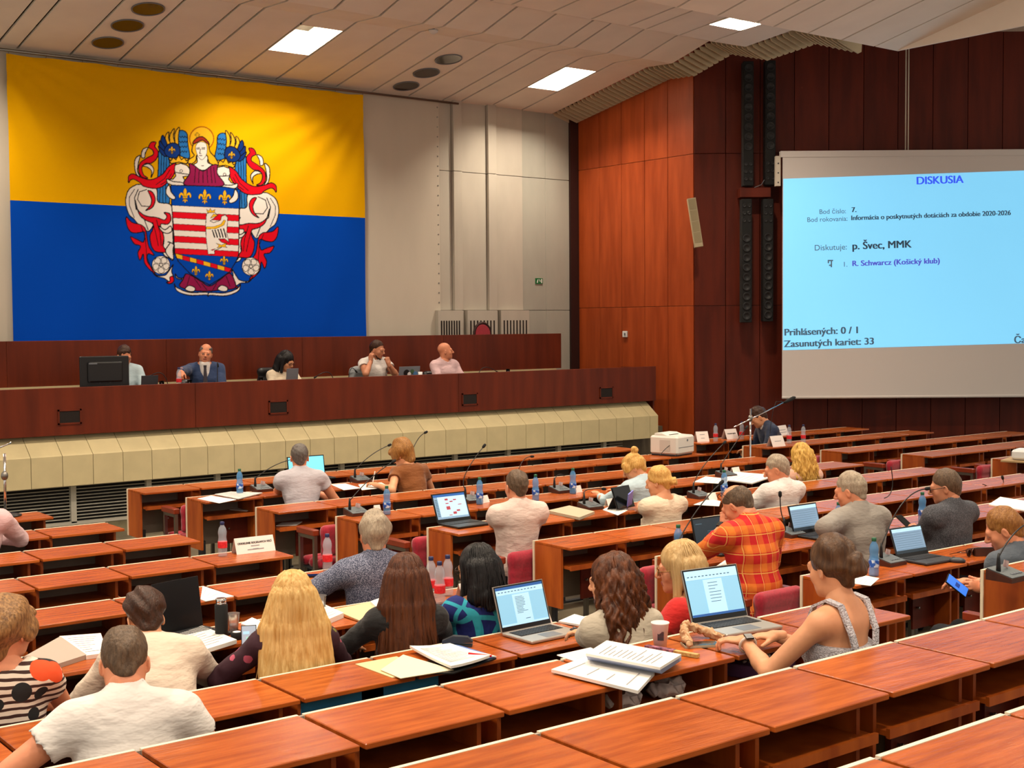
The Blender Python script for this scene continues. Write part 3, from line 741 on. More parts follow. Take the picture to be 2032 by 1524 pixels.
# ------------------------------------------------------------------ people
PLOG = []
def ik(S, Wt, l1, l2, pole):
    d = Wt-S; L = np.linalg.norm(d); u = d/L
    if L > (l1+l2)*0.995: L = (l1+l2)*0.995; Wt = S+u*L
    if L < 0.12: L = 0.12
    a = (l1*l1-l2*l2+L*L)/(2*L); h = math.sqrt(max(l1*l1-a*a, 0)); p = np.asarray(pole, float); p = unit(p-u*(p@u))
    return S+u*a+p*h, Wt
def pose_chain(lean, hp, hy, hr, tall, hump=1.0):
    u = lambda a: np.array([0, math.sin(a), math.cos(a)])
    H = np.array([0, 0, 0.095]); wa = H+0.155*tall*u(0.35*lean); ch = wa+0.185*tall*u(0.8*lean); sh = ch+0.125*tall*u(lean*hump); nb = sh+0.04*u(lean*hump)
    pv = nb+0.045*u(0.55*lean-0.25*min(hp, 0.6))
    Rh = rotz(-hy)@rotx(hp)@roty(hr)
    hc = pv+Rh@np.array([0, 0.026, 0.092])
    return H, wa, ch, sh, nb, pv, hc, Rh
def person(label, px, py, row=None, pel=None, seat=None, yaw=0.0, head=(0, 0, 0), lean=None, sex='m', s=1.0, fat=1.0, belly=0.0, skin=None, hair=None, hairm=None, shirt=None, sleeve='short', arms=(), brow=None, neck='collar', trousers=None, tall=1.0, res=0.0125, extra=None, beard=None, glasses=None, shx=0.0, side=0.0, hyaw_rel=True, dress=False, seatoff=0.24, lateral=0.0, brows=True):
    hy, hp, hr = head; hp = -hp     # positive pitch looks down
    fz = 0.0
    if row is not None:
        pelY = ROWY[row+1]+seatoff; fz = FLZ[row]; seat = fz+0.39
    else: pelY = pel
    best = None; cy_, sy_ = math.cos(yaw), math.sin(yaw)
    for ln in ([lean] if lean is not None else np.linspace(-0.1, 0.42, 40)):
        hc = pose_chain(ln, hp, hy, hr, tall)[6]*s; hc = hc+np.array([lateral, 0, 0])
        oy = hc[1]*cy_-hc[0]*sy_
        T = at_y(px, py, pelY+oy); e = T[2]-(seat+hc[2])
        if best is None or abs(e) < abs(best[0]): best = (e, ln, T)
    err, lean, T = best
    H, wa, ch, sh, nb, pv, hc, Rh = pose_chain(lean, hp, hy, hr, tall)
    if abs(err) > 0.004:   # take up the rest in the sitting height
        k_ = err/s
        H = H+np.array([0, 0, 0.0]); wa = wa+np.array([0, 0, k_*0.4]); ch = ch+np.array([0, 0, k_*0.8])
        sh, nb, pv, hc = [q+np.array([0, 0, k_]) for q in (sh, nb, pv, hc)]
    lat = np.array([lateral/s, 0, 0])
    wa = wa+lat*0.3; ch = ch+lat*0.7; sh, nb, pv, hc = sh+lat*0.9, nb+lat, pv+lat, hc+lat
    Rz = rotz(-yaw)
    off = Rz@(hc*s)
    loc = np.array([T[0]-off[0], T[1]-off[1], seat])
    PLOG.append((label[:40], round(float(err), 3), round(float(lean), 2), [round(float(c), 2) for c in loc]))
    root = thing('person', label, 'person', loc, -yaw); root.scale = (s, s, s)
    sk = skin or M_skin
    inv = lambda P: (Rz.T@(np.asarray(P, float)-loc))/s
    f = 1.0 if sex == 'm' else 0.88
    up = unit(sh-ch); rt = unit(np.array([math.cos(side), 0, -math.sin(side)])); rt = unit(np.array([1.0, 0, 0])*math.cos(shx)+np.array([0, 1.0, 0])*math.sin(shx)+np.array([0, 0, -math.sin(side)]))
    fw = np.cross(up, rt); RT = np.array([rt, fw, up]).T
    shw = 0.178*f*fat**0.4
    SH = [sh+rt*sg*shw-up*0.025 for sg in (1, -1)]
    def torso(v, g):
        v.ell(H+np.array([0, 0.0, 0.02]), (0.165*fat**0.7+g, 0.125*fat+g, 0.115+g), k=0.05)
        v.ell(wa+np.array([0, 0.01+belly*0.5, 0]), (0.140*f**0.6*fat+g, (0.105+belly)*fat+g, 0.13+g), R=RT, k=0.06)
        v.ell(ch-up*0.02+fw*0.01, (0.160*f*fat**0.6+g, 0.112*fat**0.6+g, 0.15+g), R=RT, k=0.06)
        v.cone(SH[0]+rt*(-0.02), SH[1]+rt*0.02, 0.058*f+g, k=0.06)
        v.cone(sh-fw*0.03-up*0.03+rt*0.06, sh-fw*0.03-up*0.03-rt*0.06, 0.055+g, k=0.06)
        for sg, S_ in zip((1, -1), SH): v.cone(nb-up*0.012+rt*sg*0.03-fw*0.012, S_+up*0.012-rt*sg*0.03-fw*0.01, 0.050*f+g, 0.050*f+g, k=0.05)
        if sex == 'f':
            for sg in (1, -1): v.ell(ch+fw*0.085+rt*sg*0.065-up*0.0, (0.055+g, 0.045+g, 0.055+g), k=0.04)
    # arms: list of dicts or None
    A = []
    defs = list(arms)+[{}]*(2-len(arms))
    for sg, S, a in zip((1, -1), SH, defs):
        w = a.get('w', (sg*0.13, 0.42, 0.34)); w = inv(w[1:]) if w[0] == 'W' else np.asarray(w, float)
        E, Wt = ik(S, w, 0.285*f**0.4, 0.25*f**0.4, a.get('pole', (sg*0.7, -0.2, -0.7)))
        A.append((S, E, Wt, a))
    allp = np.array([H, nb+up*0.08]+[q for a in A for q in a[:3]])
    lo = allp.min(0)-0.24; hi = allp.max(0)+0.24; lo[2] = max(lo[2], -0.06)
    body = Vol(lo, hi, res)
    torso(body, -0.006)
    body.cone(nb-up*0.03, pv+np.array([0, 0.0, 0.01]), 0.062*f*fat**0.6, 0.055*(1 if sex == 'm' else 0.82)*fat**0.6, k=0.04)
    for (S, E, Wt, a) in A:
        body.cone(S, E, 0.050*f*fat**0.5, 0.041*f*fat**0.4, k=0.03); body.cone(E, E+(Wt-E)*0.35, 0.040*f*fat**0.3, 0.040*f*fat**0.3, k=0.015); body.cone(E+(Wt-E)*0.3, Wt, 0.040*f*fat**0.3, 0.026*f, k=0.015)
    V, Q = body.mesh(); parts = [(V, Q, 0)]
    hV, hQ, hm = head_mesh(sex, 1.0 if fat < 1.08 else 1.1)
    parts.append((hV@Rh.T+hc, hQ, hm))
    for i, (S, E, Wt, a) in enumerate(A):
        if a.get('hide'): continue
        gV, gQ = hand_mesh(a.get('pose', 'relaxed')); gV = gV.copy()*(0.97 if sex == 'm' else 0.88)
        if i == 1: gV[:, 0] *= -1; gQ = gQ[:, ::-1]
        d = unit(a['d']) if 'd' in a else unit(Wt-E)
        n_ = np.asarray(a.get('n', (0, 0, 1)), float); n_ = unit(n_-d*(n_@d)); xx = np.cross(d, n_)
        parts.append((gV@np.array([xx, d, n_])+Wt, gQ, 0))
        A[i] = (S, E, Wt, a, np.array([xx, d, n_]).T)
    link('body', np_mesh('body', parts, [sk, M_lips, M_eyew, M_eye]), root)
    # shirt
    sv = Vol(lo-0.03, hi+0.03, res)
    g = 0.012
    torso(sv, g)
    for (S, E, Wt, *_r) in A:
        if sleeve == 'none': continue
        if sleeve == 'cap': sv.cone(S, S+(E-S)*0.25, 0.066*f, 0.070*f, k=0.03)
        elif sleeve == 'short': sv.cone(S, S+(E-S)*0.50, 0.066*f*fat**0.5, 0.070*f*fat**0.4, k=0.03); 
        elif sleeve == 'elbow': sv.cone(S, S+(E-S)*0.92, 0.066*f*fat**0.5, 0.060*f, k=0.03)
        else:
            ex = 0.93 if sleeve == 'long' else 0.55
            sv.cone(S, E, 0.068*f*fat**0.5, 0.058*f*fat**0.3, k=0.03); sv.cone(E, E+(Wt-E)*ex, 0.056*f, 0.042*f, k=0.02)
    if sleeve in ('short', 'cap'):
        for (S, E, Wt, *_r) in A:
            fr = 0.60 if sleeve == 'short' else 0.34; d = unit(E-S); P = S+(E-S)*fr
            sv.cone(P+d*0.01, E+d*0.02, 0.10, 0.10, k=0.004, mode='sub') if sleeve == 'short' else sv.cone(P+d*0.02, E, 0.085, 0.09, k=0.004, mode='sub')
    if neck == 'collar':
        sv.cone(nb-up*0.045, nb+up*0.022+fw*0.008, 0.082*f*fat**0.4, 0.072*f*fat**0.4, k=0.02)
        sv.cone(nb+up*0.004+fw*0.02, nb+up*0.12+fw*0.05, 0.058*f*fat**0.4, 0.075, k=0.006, mode='sub')
    elif neck == 'round': sv.cone(nb+up*0.012, nb+up*0.10, 0.085*f, 0.10, k=0.012, mode='sub')
    elif neck == 'wide': sv.cone(nb-up*0.01+rt*0.03, nb+up*0.10, 0.095, 0.12, k=0.012, mode='sub'); sv.cone(nb-up*0.01-rt*0.03, nb+up*0.10, 0.095, 0.12, k=0.012, mode='sub')
    elif neck == 'dress':
        sv.half(ch+up*0.02-fw*0.0, -(up*1.0+fw*-0.15), 0.01)
    V, Q = sv.mesh()
    V = V+ (np.stack([nsin(V, 38, 3, 4), nsin(V, 38, 4, 4), nsin(V, 34, 5, 4)], 1))*0.0028
    sm = shirt or mat('shirt_white', 'd8d4d0', 0.8)
    sho = link('top_garment', np_mesh('top_garment', [(V, Q, 0)], [sm]), root)
    # trousers
    tv = Vol((-0.3, -0.25, -0.46), (0.3, 0.62, 0.3), 0.022)
    tv.ell(H+np.array([0, 0, 0.0]), (0.168*fat**0.7, 0.132*fat, 0.10), k=0.05)
    for sg in (1, -1):
        kn = np.array([sg*0.10, 0.40, 0.045]); an = np.array([sg*0.10, 0.36, -0.36])
        tv.cone((sg*0.085, 0.0, 0.075), kn, 0.082*f**0.3, 0.060, k=0.04); tv.cone(kn, an, 0.058, 0.040, k=0.03); tv.cone(an, an+np.array([0, 0.13, -0.035]), 0.038, 0.03, k=0.02)
    V, Q = tv.mesh(); link('trousers', np_mesh('trousers', [(V, Q, 0)], [trousers or mat('dark_trousers', '1d2026', 0.85)]), root)
    def in_head(V): return V@Rh.T+hc
    def head_child(name, V, Q, m, upright=0.0):
        return link(name, np_mesh(name, [(in_head(V), Q, 0)], [m]), root)
    if hair:
        V, Q = make_hair(hair, seed=len(PLOG))
        if hair in ('long', 'verylong', 'curly', 'wavy', 'bob', 'shoulder'):
            # hanging hair follows gravity below the ears
            R2 = rotz(-hy)@rotx(hp*0.5)
            w_ = np.clip((-0.02-V[:, 2])/0.12, 0, 1)[:, None]
            P1 = V@Rh.T; P2 = V@R2.T
            Vw = P1*(1-w_)+P2*w_+hc
            ho = link('hair', np_mesh('hair', [(Vw, Q, 0)], [hairm]), root)
            ns, Lh, wd = {'verylong': (150, -0.53, 0.155), 'long': (110, -0.44, 0.125), 'curly': (90, -0.38, 0.15), 'wavy': (70, -0.28, 0.13), 'bob': (60, -0.19, 0.10), 'shoulder': (60, -0.22, 0.105)}[hair]
            rr = np.random.RandomState(len(PLOG)+40); sb = MB(); amp = 0.016 if hair in ('curly', 'wavy') else 0.004
            for _ in range(ns):
                a = rr.uniform(-1.5, 1.5); ph = rr.rand()*6.28; e = rr.normal()*0.025; Lz = Lh*rr.uniform(0.86, 1.06); wv = rr.uniform(28, 44)
                pts = []
                for q in np.linspace(0, 1, 11):
                    if q < 0.3:
                        f_ = q/0.3; R_ = 0.088*math.sin(0.35+f_*1.22); p3 = np.array([math.sin(a)*R_, -0.025-math.cos(a)*R_*1.08, 0.045+0.098*math.cos(0.35+f_*1.22)])
                    else:
                        f_ = (q-0.3)/0.7; p3 = np.array([math.sin(a)*(0.090+(wd-0.085)*f_)+e*f_, -0.028-math.cos(a)*(0.098+0.035*f_), 0.045+(Lz-0.045)*f_])
                    p3 = p3+np.array([math.cos(a), math.sin(a), 0])*amp*math.sin(p3[2]*wv+ph)*min(1, q*2)+np.array([math.sin(a), -math.cos(a), 0])*0.004
                    w1 = min(1, max(0, (-0.02-p3[2])/0.12)); pts.append((Rh@p3)*(1-w1)+(R2@p3)*w1+hc)
                sb.tube(pts, list(np.linspace(0.0034, 0.0032, 7))+[0.003, 0.0026, 0.002, 0.001], 5)
            sb.build('hair_strands', hairm, root, True)
        else: ho = head_child('hair', V, Q, hairm)
    if brows:
        bw = Vol((-0.06, 0.06, 0.0), (0.06, 0.12, 0.05), 0.004)
        for sg in (1, -1): bw.cone((sg*0.016, 0.0905, 0.0205), (sg*0.046, 0.0795, 0.0235), 0.0048, 0.0035, k=0.003)
        V, Q = bw.mesh()
        if len(V): head_child('eyebrows', V, Q, brow or hairm or mat('brow_hair', '4a3626', 0.7))
    if beard:
        bv = Vol((-0.08, -0.03, -0.14), (0.08, 0.13, 0.0), 0.0055)
        bv.ell((0, 0.034, -0.078), (0.056, 0.056, 0.046), k=0.03); bv.ell((0, 0.074, -0.098), (0.028, 0.024, 0.028), k=0.02)
        for sg in (1, -1): bv.cone((sg*0.06, 0.012, -0.02), (sg*0.052, 0.035, -0.075), 0.012, 0.016, k=0.02)
        bv.cone((-0.022, 0.092, -0.046), (0.022, 0.092, -0.046), 0.008, k=0.01)
        bv.ell((0, 0.10, -0.061), (0.018, 0.03, 0.0075), k=0.006, mode='sub'); bv.half((0, 0, -0.035), (0, -0.9, -1), 0.02)
        V, Q = bv.mesh(); V = V+np.stack([nsin(V, 90, i) for i in range(3)], 1)*0.0012; head_child('beard', V, Q, beard)
    if glasses is not None:
        gm = MB()
        for sg in (1, -1):
            c = np.array([sg*0.033, 0.105 if glasses != 'up' else 0.06, 0.0 if glasses != 'up' else 0.105])
            pts = [c+np.array([0.025*math.cos(q), -0.006*abs(math.cos(q)), 0.019*math.sin(q)]) for q in np.linspace(0, 6.283, 17)]
            gm.tube(pts, 0.0024, 6, False)
            gm.tube([c+np.array([sg*0.026, -0.006, 0.004]), np.array([sg*0.079, c[1]-0.05, c[2]+0.005]), np.array([sg*0.084, -0.01 if glasses != 'up' else -0.02, 0.008 if glasses != 'up' else 0.05])], 0.0022, 6)
        gm.tube([(-0.008, 0.106 if glasses != 'up' else 0.061, 0.002 if glasses != 'up' else 0.107), (0.008, 0.106 if glasses != 'up' else 0.061, 0.002 if glasses != 'up' else 0.107)], 0.002, 6)
        gm.v = [tuple(Rh@np.array(p)+hc) for p in gm.v]
        gm.build('glasses', glasses if not isinstance(glasses, str) else mat('tortoise_frame', '3a1c0e', 0.3), root, True)
    root['_s'] = s
    info = dict(root=root, loc=loc, s=s, Rz=Rz, A=A, hc=hc, Rh=Rh, nb=nb, ch=ch, sh=sh, up=up, fw=fw, rt=rt, SH=SH, inv=inv, wa=wa, to_world=lambda P: loc+Rz@(np.asarray(P, float)*s))
    del root['_s']
    return info
# ------------------------------------------------------------------ clothes with patterns
def cloth(name, c, var=0.06, bump=0.7, rough=0.85): return mat(name, c, rough, var=var, scale=(5, 5, 9), bump=bump, bscale=(9, 9, 20), sheen=0.15)
def pattern(name, build, rough=0.85):
    if name in MATS: return MATS[name]
    m = bpy.data.materials.new(name); m.use_nodes = True; nt = m.node_tree; b = nt.nodes['Principled BSDF']; b.inputs['Roughness'].default_value = rough
    tc = node(nt, 'ShaderNodeTexCoord'); out = build(nt, tc.outputs['Object']); nt.links.new(out, b.inputs['Base Color'])
    nz = node(nt, 'ShaderNodeTexNoise', i_Scale=14.0); bp = node(nt, 'ShaderNodeBump', i_Strength=0.3, i_Distance=0.02)
    nt.links.new(tc.outputs['Object'], nz.inputs['Vector']); nt.links.new(nz.outputs['Fac'], bp.inputs['Height']); nt.links.new(bp.outputs[0], b.inputs['Normal'])
    MATS[name] = m; return m
def mixc(nt, fac, c1, c2):
    mx = node(nt, 'ShaderNodeMix', data_type='RGBA')
    for i, c in ((6, c1), (7, c2)):
        if isinstance(c, (str, tuple)): mx.inputs[i].default_value = (*lin(c), 1)
        else: nt.links.new(c, mx.inputs[i])
    if isinstance(fac, float): mx.inputs[0].default_value = fac
    else: nt.links.new(fac, mx.inputs[0])
    return mx.outputs[2]
def mth(nt, op, a, b=None, c=None):
    n = node(nt, 'ShaderNodeMath', operation=op)
    for i, q in enumerate((a, b, c)):
        if q is None: continue
        if isinstance(q, (int, float)): n.inputs[i].default_value = q
        else: nt.links.new(q, n.inputs[i])
    return n.outputs[0]
def sep(nt, v):
    s_ = node(nt, 'ShaderNodeSeparateXYZ'); nt.links.new(v, s_.inputs[0]); return s_.outputs
def plaid(nt, v):
    x, y, z = sep(nt, v)
    st = lambda q, f, w, ph: mth(nt, 'LESS_THAN', mth(nt, 'FRACT', mth(nt, 'MULTIPLY_ADD', q, f, ph)), w)
    a = st(x, 10.5, 0.58, 0.1); b = st(z, 8.5, 0.58, 0.3); c = mixc(nt, a, 'dc6c1a', 'c40f14'); d = mixc(nt, b, 'e07c24', 'c00f12')
    base = mixc(nt, 0.5, c, d)
    l1 = st(x, 10.5, 0.045, 0.62); l2 = st(z, 8.5, 0.05, 0.83)
    return mixc(nt, mth(nt, 'MULTIPLY', mth(nt, 'MAXIMUM', l1, l2), 0.75), base, 'f0b45a')
def speckle(c1, c2, sc):
    def f(nt, v):
        nz = node(nt, 'ShaderNodeTexNoise', i_Scale=sc, i_Detail=2.0); nt.links.new(v, nz.inputs['Vector'])
        return mixc(nt, mth(nt, 'GREATER_THAN', nz.outputs['Fac'], 0.52), c1, c2)
    return f
def floral(nt, v):
    x, y, z = sep(nt, v)
    nz = node(nt, 'ShaderNodeTexNoise', i_Scale=5.0, i_Detail=3.0); nt.links.new(v, nz.inputs['Vector'])
    s_ = mth(nt, 'LESS_THAN', mth(nt, 'FRACT', mth(nt, 'MULTIPLY_ADD', nz.outputs['Fac'], 1.6, mth(nt, 'MULTIPLY', z, 34))), 0.42)
    base = mixc(nt, s_, 'e2d4c4', '3a1d18')
    vo = node(nt, 'ShaderNodeTexVoronoi', i_Scale=6.0); nt.links.new(v, vo.inputs['Vector'])
    vo2 = node(nt, 'ShaderNodeTexVoronoi', i_Scale=8.5); mp = node(nt, 'ShaderNodeMapping'); mp.inputs['Location'].default_value = (3.1, 1.7, 0.4); nt.links.new(v, mp.inputs[0]); nt.links.new(mp.outputs[0], vo2.inputs['Vector'])
    base = mixc(nt, mth(nt, 'LESS_THAN', vo2.outputs['Distance'], 0.34), base, '191a1c')
    return mixc(nt, mth(nt, 'LESS_THAN', mth(nt, 'MULTIPLY_ADD', nz.outputs['Fac'], 0.25, vo.outputs['Distance']), 0.44), base, 'e2501f')
def tealgeo(nt, v):
    x, y, z = sep(nt, v)
    vo = node(nt, 'ShaderNodeTexVoronoi', feature='DISTANCE_TO_EDGE', i_Scale=7.5); nt.links.new(v, vo.inputs['Vector'])
    e = mth(nt, 'LESS_THAN', vo.outputs['Distance'], 0.07)
    st = mth(nt, 'MULTIPLY', mth(nt, 'LESS_THAN', mth(nt, 'FRACT', mth(nt, 'MULTIPLY', x, 22)), 0.38), mth(nt, 'GREATER_THAN', x, 0.05))
    return mixc(nt, mth(nt, 'MAXIMUM', e, st), '10206a', '2aa0b4')
def darkfloral(nt, v):
    vo = node(nt, 'ShaderNodeTexVoronoi', i_Scale=9.0); nt.links.new(v, vo.inputs['Vector'])
    nz = node(nt, 'ShaderNodeTexNoise', i_Scale=18.0); nt.links.new(v, nz.inputs['Vector'])
    a = mixc(nt, mth(nt, 'LESS_THAN', mth(nt, 'MULTIPLY_ADD', nz.outputs['Fac'], 0.3, vo.outputs['Distance']), 0.36), '33101f', 'b8526a')
    vo2 = node(nt, 'ShaderNodeTexVoronoi', i_Scale=6.3); nt.links.new(v, vo2.inputs['Vector'])
    return mixc(nt, mth(nt, 'LESS_THAN', mth(nt, 'MULTIPLY_ADD', nz.outputs['Fac'], 0.3, vo2.outputs['Distance']), 0.27), a, '6f6a2a')
M_plaid = pattern('red_orange_plaid', plaid); M_speck = pattern('blue_grey_speckle', speckle('3c4258', '8a8ca0', 190.0)); M_tweed = pattern('grey_tweed', speckle('3a3b40', '56565c', 150.0))
M_floral = pattern('striped_floral', floral); M_teal = pattern('teal_blue_geometric', tealgeo); M_dfloral = pattern('dark_floral', darkfloral)
C_white = cloth('white_shirt', 'd9d2cc'); C_whitepink = cloth('pinkish_white_shirt', 'd6bfb4'); C_cream = cloth('cream_top', 'd8c6ac'); C_lblue = cloth('pale_blue_shirt', 'b4c8d0'); C_grey = cloth('grey_shirt', '8d857c')
C_lgrey = cloth('light_grey_shirt', 'b4aeb4'); C_navy = cloth('navy_suit', '16243f'); C_blue = cloth('blue_suit', '22365c'); C_brown = cloth('brown_top', '7a4416'); C_black = cloth('black_top', '121113'); C_beige = cloth('beige_jacket', 'b7ab98'); C_red = cloth('red_top', 'c81e1a'); C_pinkst = cloth('pale_pink_shirt', 'd2b0b2')
C_pblush = cloth('blush_top', 'd8a890'); C_dress = mat('white_crochet', 'cfcad0', 0.9, var=0.2, scale=(120, 120, 120), bump=0.9, bscale=(130, 130, 130)); C_jeans = cloth('blue_jeans', '2c4a70'); C_khaki = cloth('khaki_trousers', '9a8a68')
H_grey = hair_mat('8a7a68', 'b09f88', 'short'); H_dbrown = hair_mat('2c1a10', '45291a', 'short'); H_black = hair_mat('0d0c0d', '1e1b1c', 'straight'); H_brown = hair_mat('3a1c0e', '5e3218', 'straight')
H_blond = hair_mat('b98a48', 'ddb878', 'straight'); H_blond2 = hair_mat('c08a3e', 'dcb066', 'short'); H_curl = hair_mat('2e150a', '6a3818', 'curly'); H_bun = hair_mat('3a2414', '5a3c22', 'straight'); H_salt = hair_mat('4a4440', '6e6660', 'short')
H_ginger = hair_mat('7a4c22', '9c6c36', 'short'); H_lbrown = hair_mat('7a4e20', 'a8763a', 'short'); H_older = hair_mat('5c3c22', 'a87c4c', 'short'); H_midbrown = hair_mat('4a3a2c', '6a5440', 'short'); H_greybeard = hair_mat('8a8078', 'aaa098', 'short'); H_wavy = hair_mat('a87c34', 'dcb25c', 'curly'); H_sb = hair_mat('b08a54', 'd2b07c', 'straight')
rad = math.radians
def Wy(px, py, y): return ('W', *at_y(px, py, y))
def Wd(px, py, k, dz=0.035): return ('W', *on_desk(px, py, k, dz))
def P(label, px, py, baz=0, haz=0, pit=0, roll=0, **kw):
    return person(label, px, py, yaw=rad(baz), head=(rad(haz-baz), rad(pit), rad(roll)), **kw)
PP = {}
DS = DF+0.43
# the dais
PP['d1'] = P('man in a pale blue shirt half hidden by the black monitor on the dais', 247, 707, 190, 178, 22, pel=15.42, seat=DS, skin=M_skin3, hair='short', hairm=H_dbrown, shirt=C_lblue, sleeve='long', res=0.016, arms=[{'w': (0.15, 0.38, 0.30)}, {'w': (-0.15, 0.38, 0.30)}])
PP['d2'] = P('bearded man in a blue suit and dark tie on the dais', 408, 702, 203, 204, 2, -8, pel=15.42, seat=DS, skin=M_skin3, hair='balding', hairm=H_salt, shirt=C_blue, sleeve='long', beard=H_greybeard, res=0.013, fat=1.1, neck='round',
             arms=[{'w': Wy(355, 738, 14.95), 'pole': (1, -0.1, -0.2), 'pose': 'grip', 'd': (0.1, 0.5, -0.5)}, {'w': (-0.17, 0.36, 0.22)}])
PP['d3'] = P('woman with black hair and glasses in a cream sweater on the dais', 568, 717, 185, 152, 25, pel=15.42, seat=DS-0.03, sex='f', hair='bob', hairm=H_black, shirt=C_cream, sleeve='long', glasses=mat('dark_frame', '1a1414', 0.3), neck='round', res=0.014, arms=[{'w': (0.13, 0.36, 0.27)}, {'w': (-0.13, 0.36, 0.30)}])
PP['d4'] = P('man with a dark beard and white shirt holding his ear on the dais', 749, 694, 180, 150, 14, pel=15.42, seat=DS, skin=M_skin2, hair='receding', hairm=H_dbrown, beard=H_dbrown, shirt=C_white, sleeve='short', fat=1.1, res=0.013,
             arms=[{'w': Wy(736, 716, 15.30), 'pole': (0.5, 0.6, -0.6), 'pose': 'grip', 'd': (0.0, 0.1, 1), 'n': (1, 0.3, 0)}, {'w': Wy(771, 722, 15.15), 'pole': (-0.6, 0.1, -0.8), 'pose': 'fist', 'd': (0.2, -0.1, 1), 'n': (0, 1, 0)}])
PP['d5'] = P('bald man in a pale pink shirt looking to the right on the dais', 884, 697, 175, 118, -4, pel=15.42, seat=DS-0.02, skin=M_skin3, shirt=C_pinkst, sleeve='long', fat=1.08, belly=0.02, res=0.014, brow=H_greybeard, arms=[{'w': (0.16, 0.34, 0.22)}, {'w': (-0.16, 0.34, 0.22)}])
# middle block
PP['a1'] = P('man with short grey hair in a light grey shirt at his laptop', 594, 908, 18, 22, 8, row=1, hair='crop', hairm=H_salt, shirt=C_lgrey, skin=M_skin3, arms=[{'w': (0.20, 0.36, 0.36)}, {'w': Wd(565, 968, 1)}])
PP['a2'] = P('woman with short light brown hair in a brown top writing at her desk', 797, 903, 5, -25, 28, row=1, sex='f', hair='womanshort', hairm=H_lbrown, shirt=C_brown, sleeve='short', neck='round', arms=[{'w': (0.15, 0.38, 0.36)}, {'w': Wd(746, 962, 1), 'pole': (-0.8, -0.3, -0.5)}])
PP['a3'] = P('man with cropped hair in a pale short-sleeved shirt beside the open black laptop', 1024, 966, 12, 10, 8, row=4, hair='crop', hairm=H_midbrown, shirt=C_whitepink, skin=M_skin3, fat=1.06, arms=[{'w': (0.14, 0.42, 0.36)}, {'w': Wd(982, 1038, 4), 'pole': (-0.6, -0.3, -0.8)}])
PP['a4'] = P('blonde woman with a high bun and pale blue shirt bending over her desk', 1257, 928, 0, -42, 30, row=3, sex='f', hair='bunhigh', hairm=H_blond2, fat=1.12, shirt=C_lblue, sleeve='long34', arms=[{'w': (0.13, 0.40, 0.36)}, {'w': (-0.13, 0.42, 0.36)}])
PP['a5'] = P('blonde woman with a low bun and cream top holding a lilac phone', 1306, 956, 8, -22, 14, row=4, sex='f', hair='bunlow', hairm=H_blond2, shirt=C_cream, sleeve='cap', neck='round', fat=1.25, arms=[{'w': Wy(1276, 1000, 8.25), 'pole': (0.5, -0.4, -0.8), 'pose': 'grip', 'n': (0.6, -0.4, 0.4)}, {'w': Wy(1262, 1002, 8.2), 'pole': (-0.4, -0.4, -0.9), 'pose': 'grip', 'n': (-0.8, -0.4, 0.2)}])
PP['a6'] = P('man in a red and orange plaid shirt resting his chin on his hand', 1462, 1003, 4, -14, 36, row=6, hair='balding', hairm=H_midbrown, shirt=M_plaid, sleeve='long34', skin=M_skin3, fat=1.24, glasses='up', trousers=C_khaki,
             arms=[{'w': (0.20, 0.42, 0.34)}, {'w': Wy(1437, 1042, 5.87), 'pole': (-0.6, 0.5, -0.8), 'pose': 'fist', 'd': (0.35, 0.1, 0.9), 'n': (-0.3, -0.9, 0.1)}])
PP['a7'] = P('grey-haired man in a white shirt with jeans reading on his phone', 1540, 932, 5, -38, 18, row=4, hair='short', hairm=H_grey, shirt=C_white, sleeve='long', skin=M_skin3, fat=1.16, trousers=C_jeans, arms=[{'w': (0.12, 0.36, 0.30)}, {'w': (-0.18, 0.38, 0.28)}])
PP['a8'] = P('woman with wavy blonde hair and a blush top seen from behind', 1588, 906, 15, 10, 15, row=3, sex='f', hair='wavy', hairm=H_wavy, shirt=C_pblush, sleeve='short', neck='round', fat=1.1)
PP['a9'] = P('man with cropped grey hair in a grey shirt typing on a laptop', 1686, 974, 12, -22, 16, row=6, hair='short', hairm=H_grey, shirt=C_grey, sleeve='long34', skin=M_skin3, fat=1.14, arms=[{'w': (0.12, 0.42, 0.36)}, {'w': Wd(1640, 1085, 6, 0.06), 'pole': (-0.8, -0.4, -0.4), 'pose': 'fist'}])
PP['a10'] = P('man in a grey tweed jacket and glasses looking at his phone', 1874, 967, 5, -32, 12, row=6, hair='short', hairm=H_midbrown, shirt=M_tweed, sleeve='long', skin=M_skin2, fat=1.28, glasses=mat('black_frame', '141414', 0.3), arms=[{'w': Wy(1822, 1048, 5.95), 'pole': (0.6, -0.5, -0.6), 'pose': 'relaxed', 'd': (-0.4, 0.9, 0.1)}, {'w': Wy(1812, 1050, 5.88), 'pole': (-0.5, -0.5, -0.8), 'pose': 'grip', 'n': (-0.4, 0, 0.7)}])
PP['a11'] = P('ginger-haired man at the right edge holding a phone below the desk', 1990, 1052, 0, -32, 26, row=7, hair='short', hairm=H_ginger, shirt=cloth('slate_shirt', '4a525c'), sleeve='long34', skin=M_skin3, arms=[{'w': (0.16, 0.40, 0.33)}, {'w': Wy(1935, 1196, 4.72), 'pole': (-0.3, -0.9, -0.2), 'pose': 'grip', 'd': (-0.8, 0.5, 0.35), 'n': (-0.3, -0.6, 0.3)}])
PP['a12'] = P('man in a dark navy suit sitting sideways by the wooden wall', 1504, 828, -62, -55, 34, pel=11.55, seat=0.43, s=1.08, fat=1.12, hair='short', hairm=H_dbrown, shirt=C_navy, sleeve='long', trousers=C_navy, res=0.014, arms=[{'w': (0.08, 0.36, 0.16)}, {'w': (-0.06, 0.40, 0.18)}])
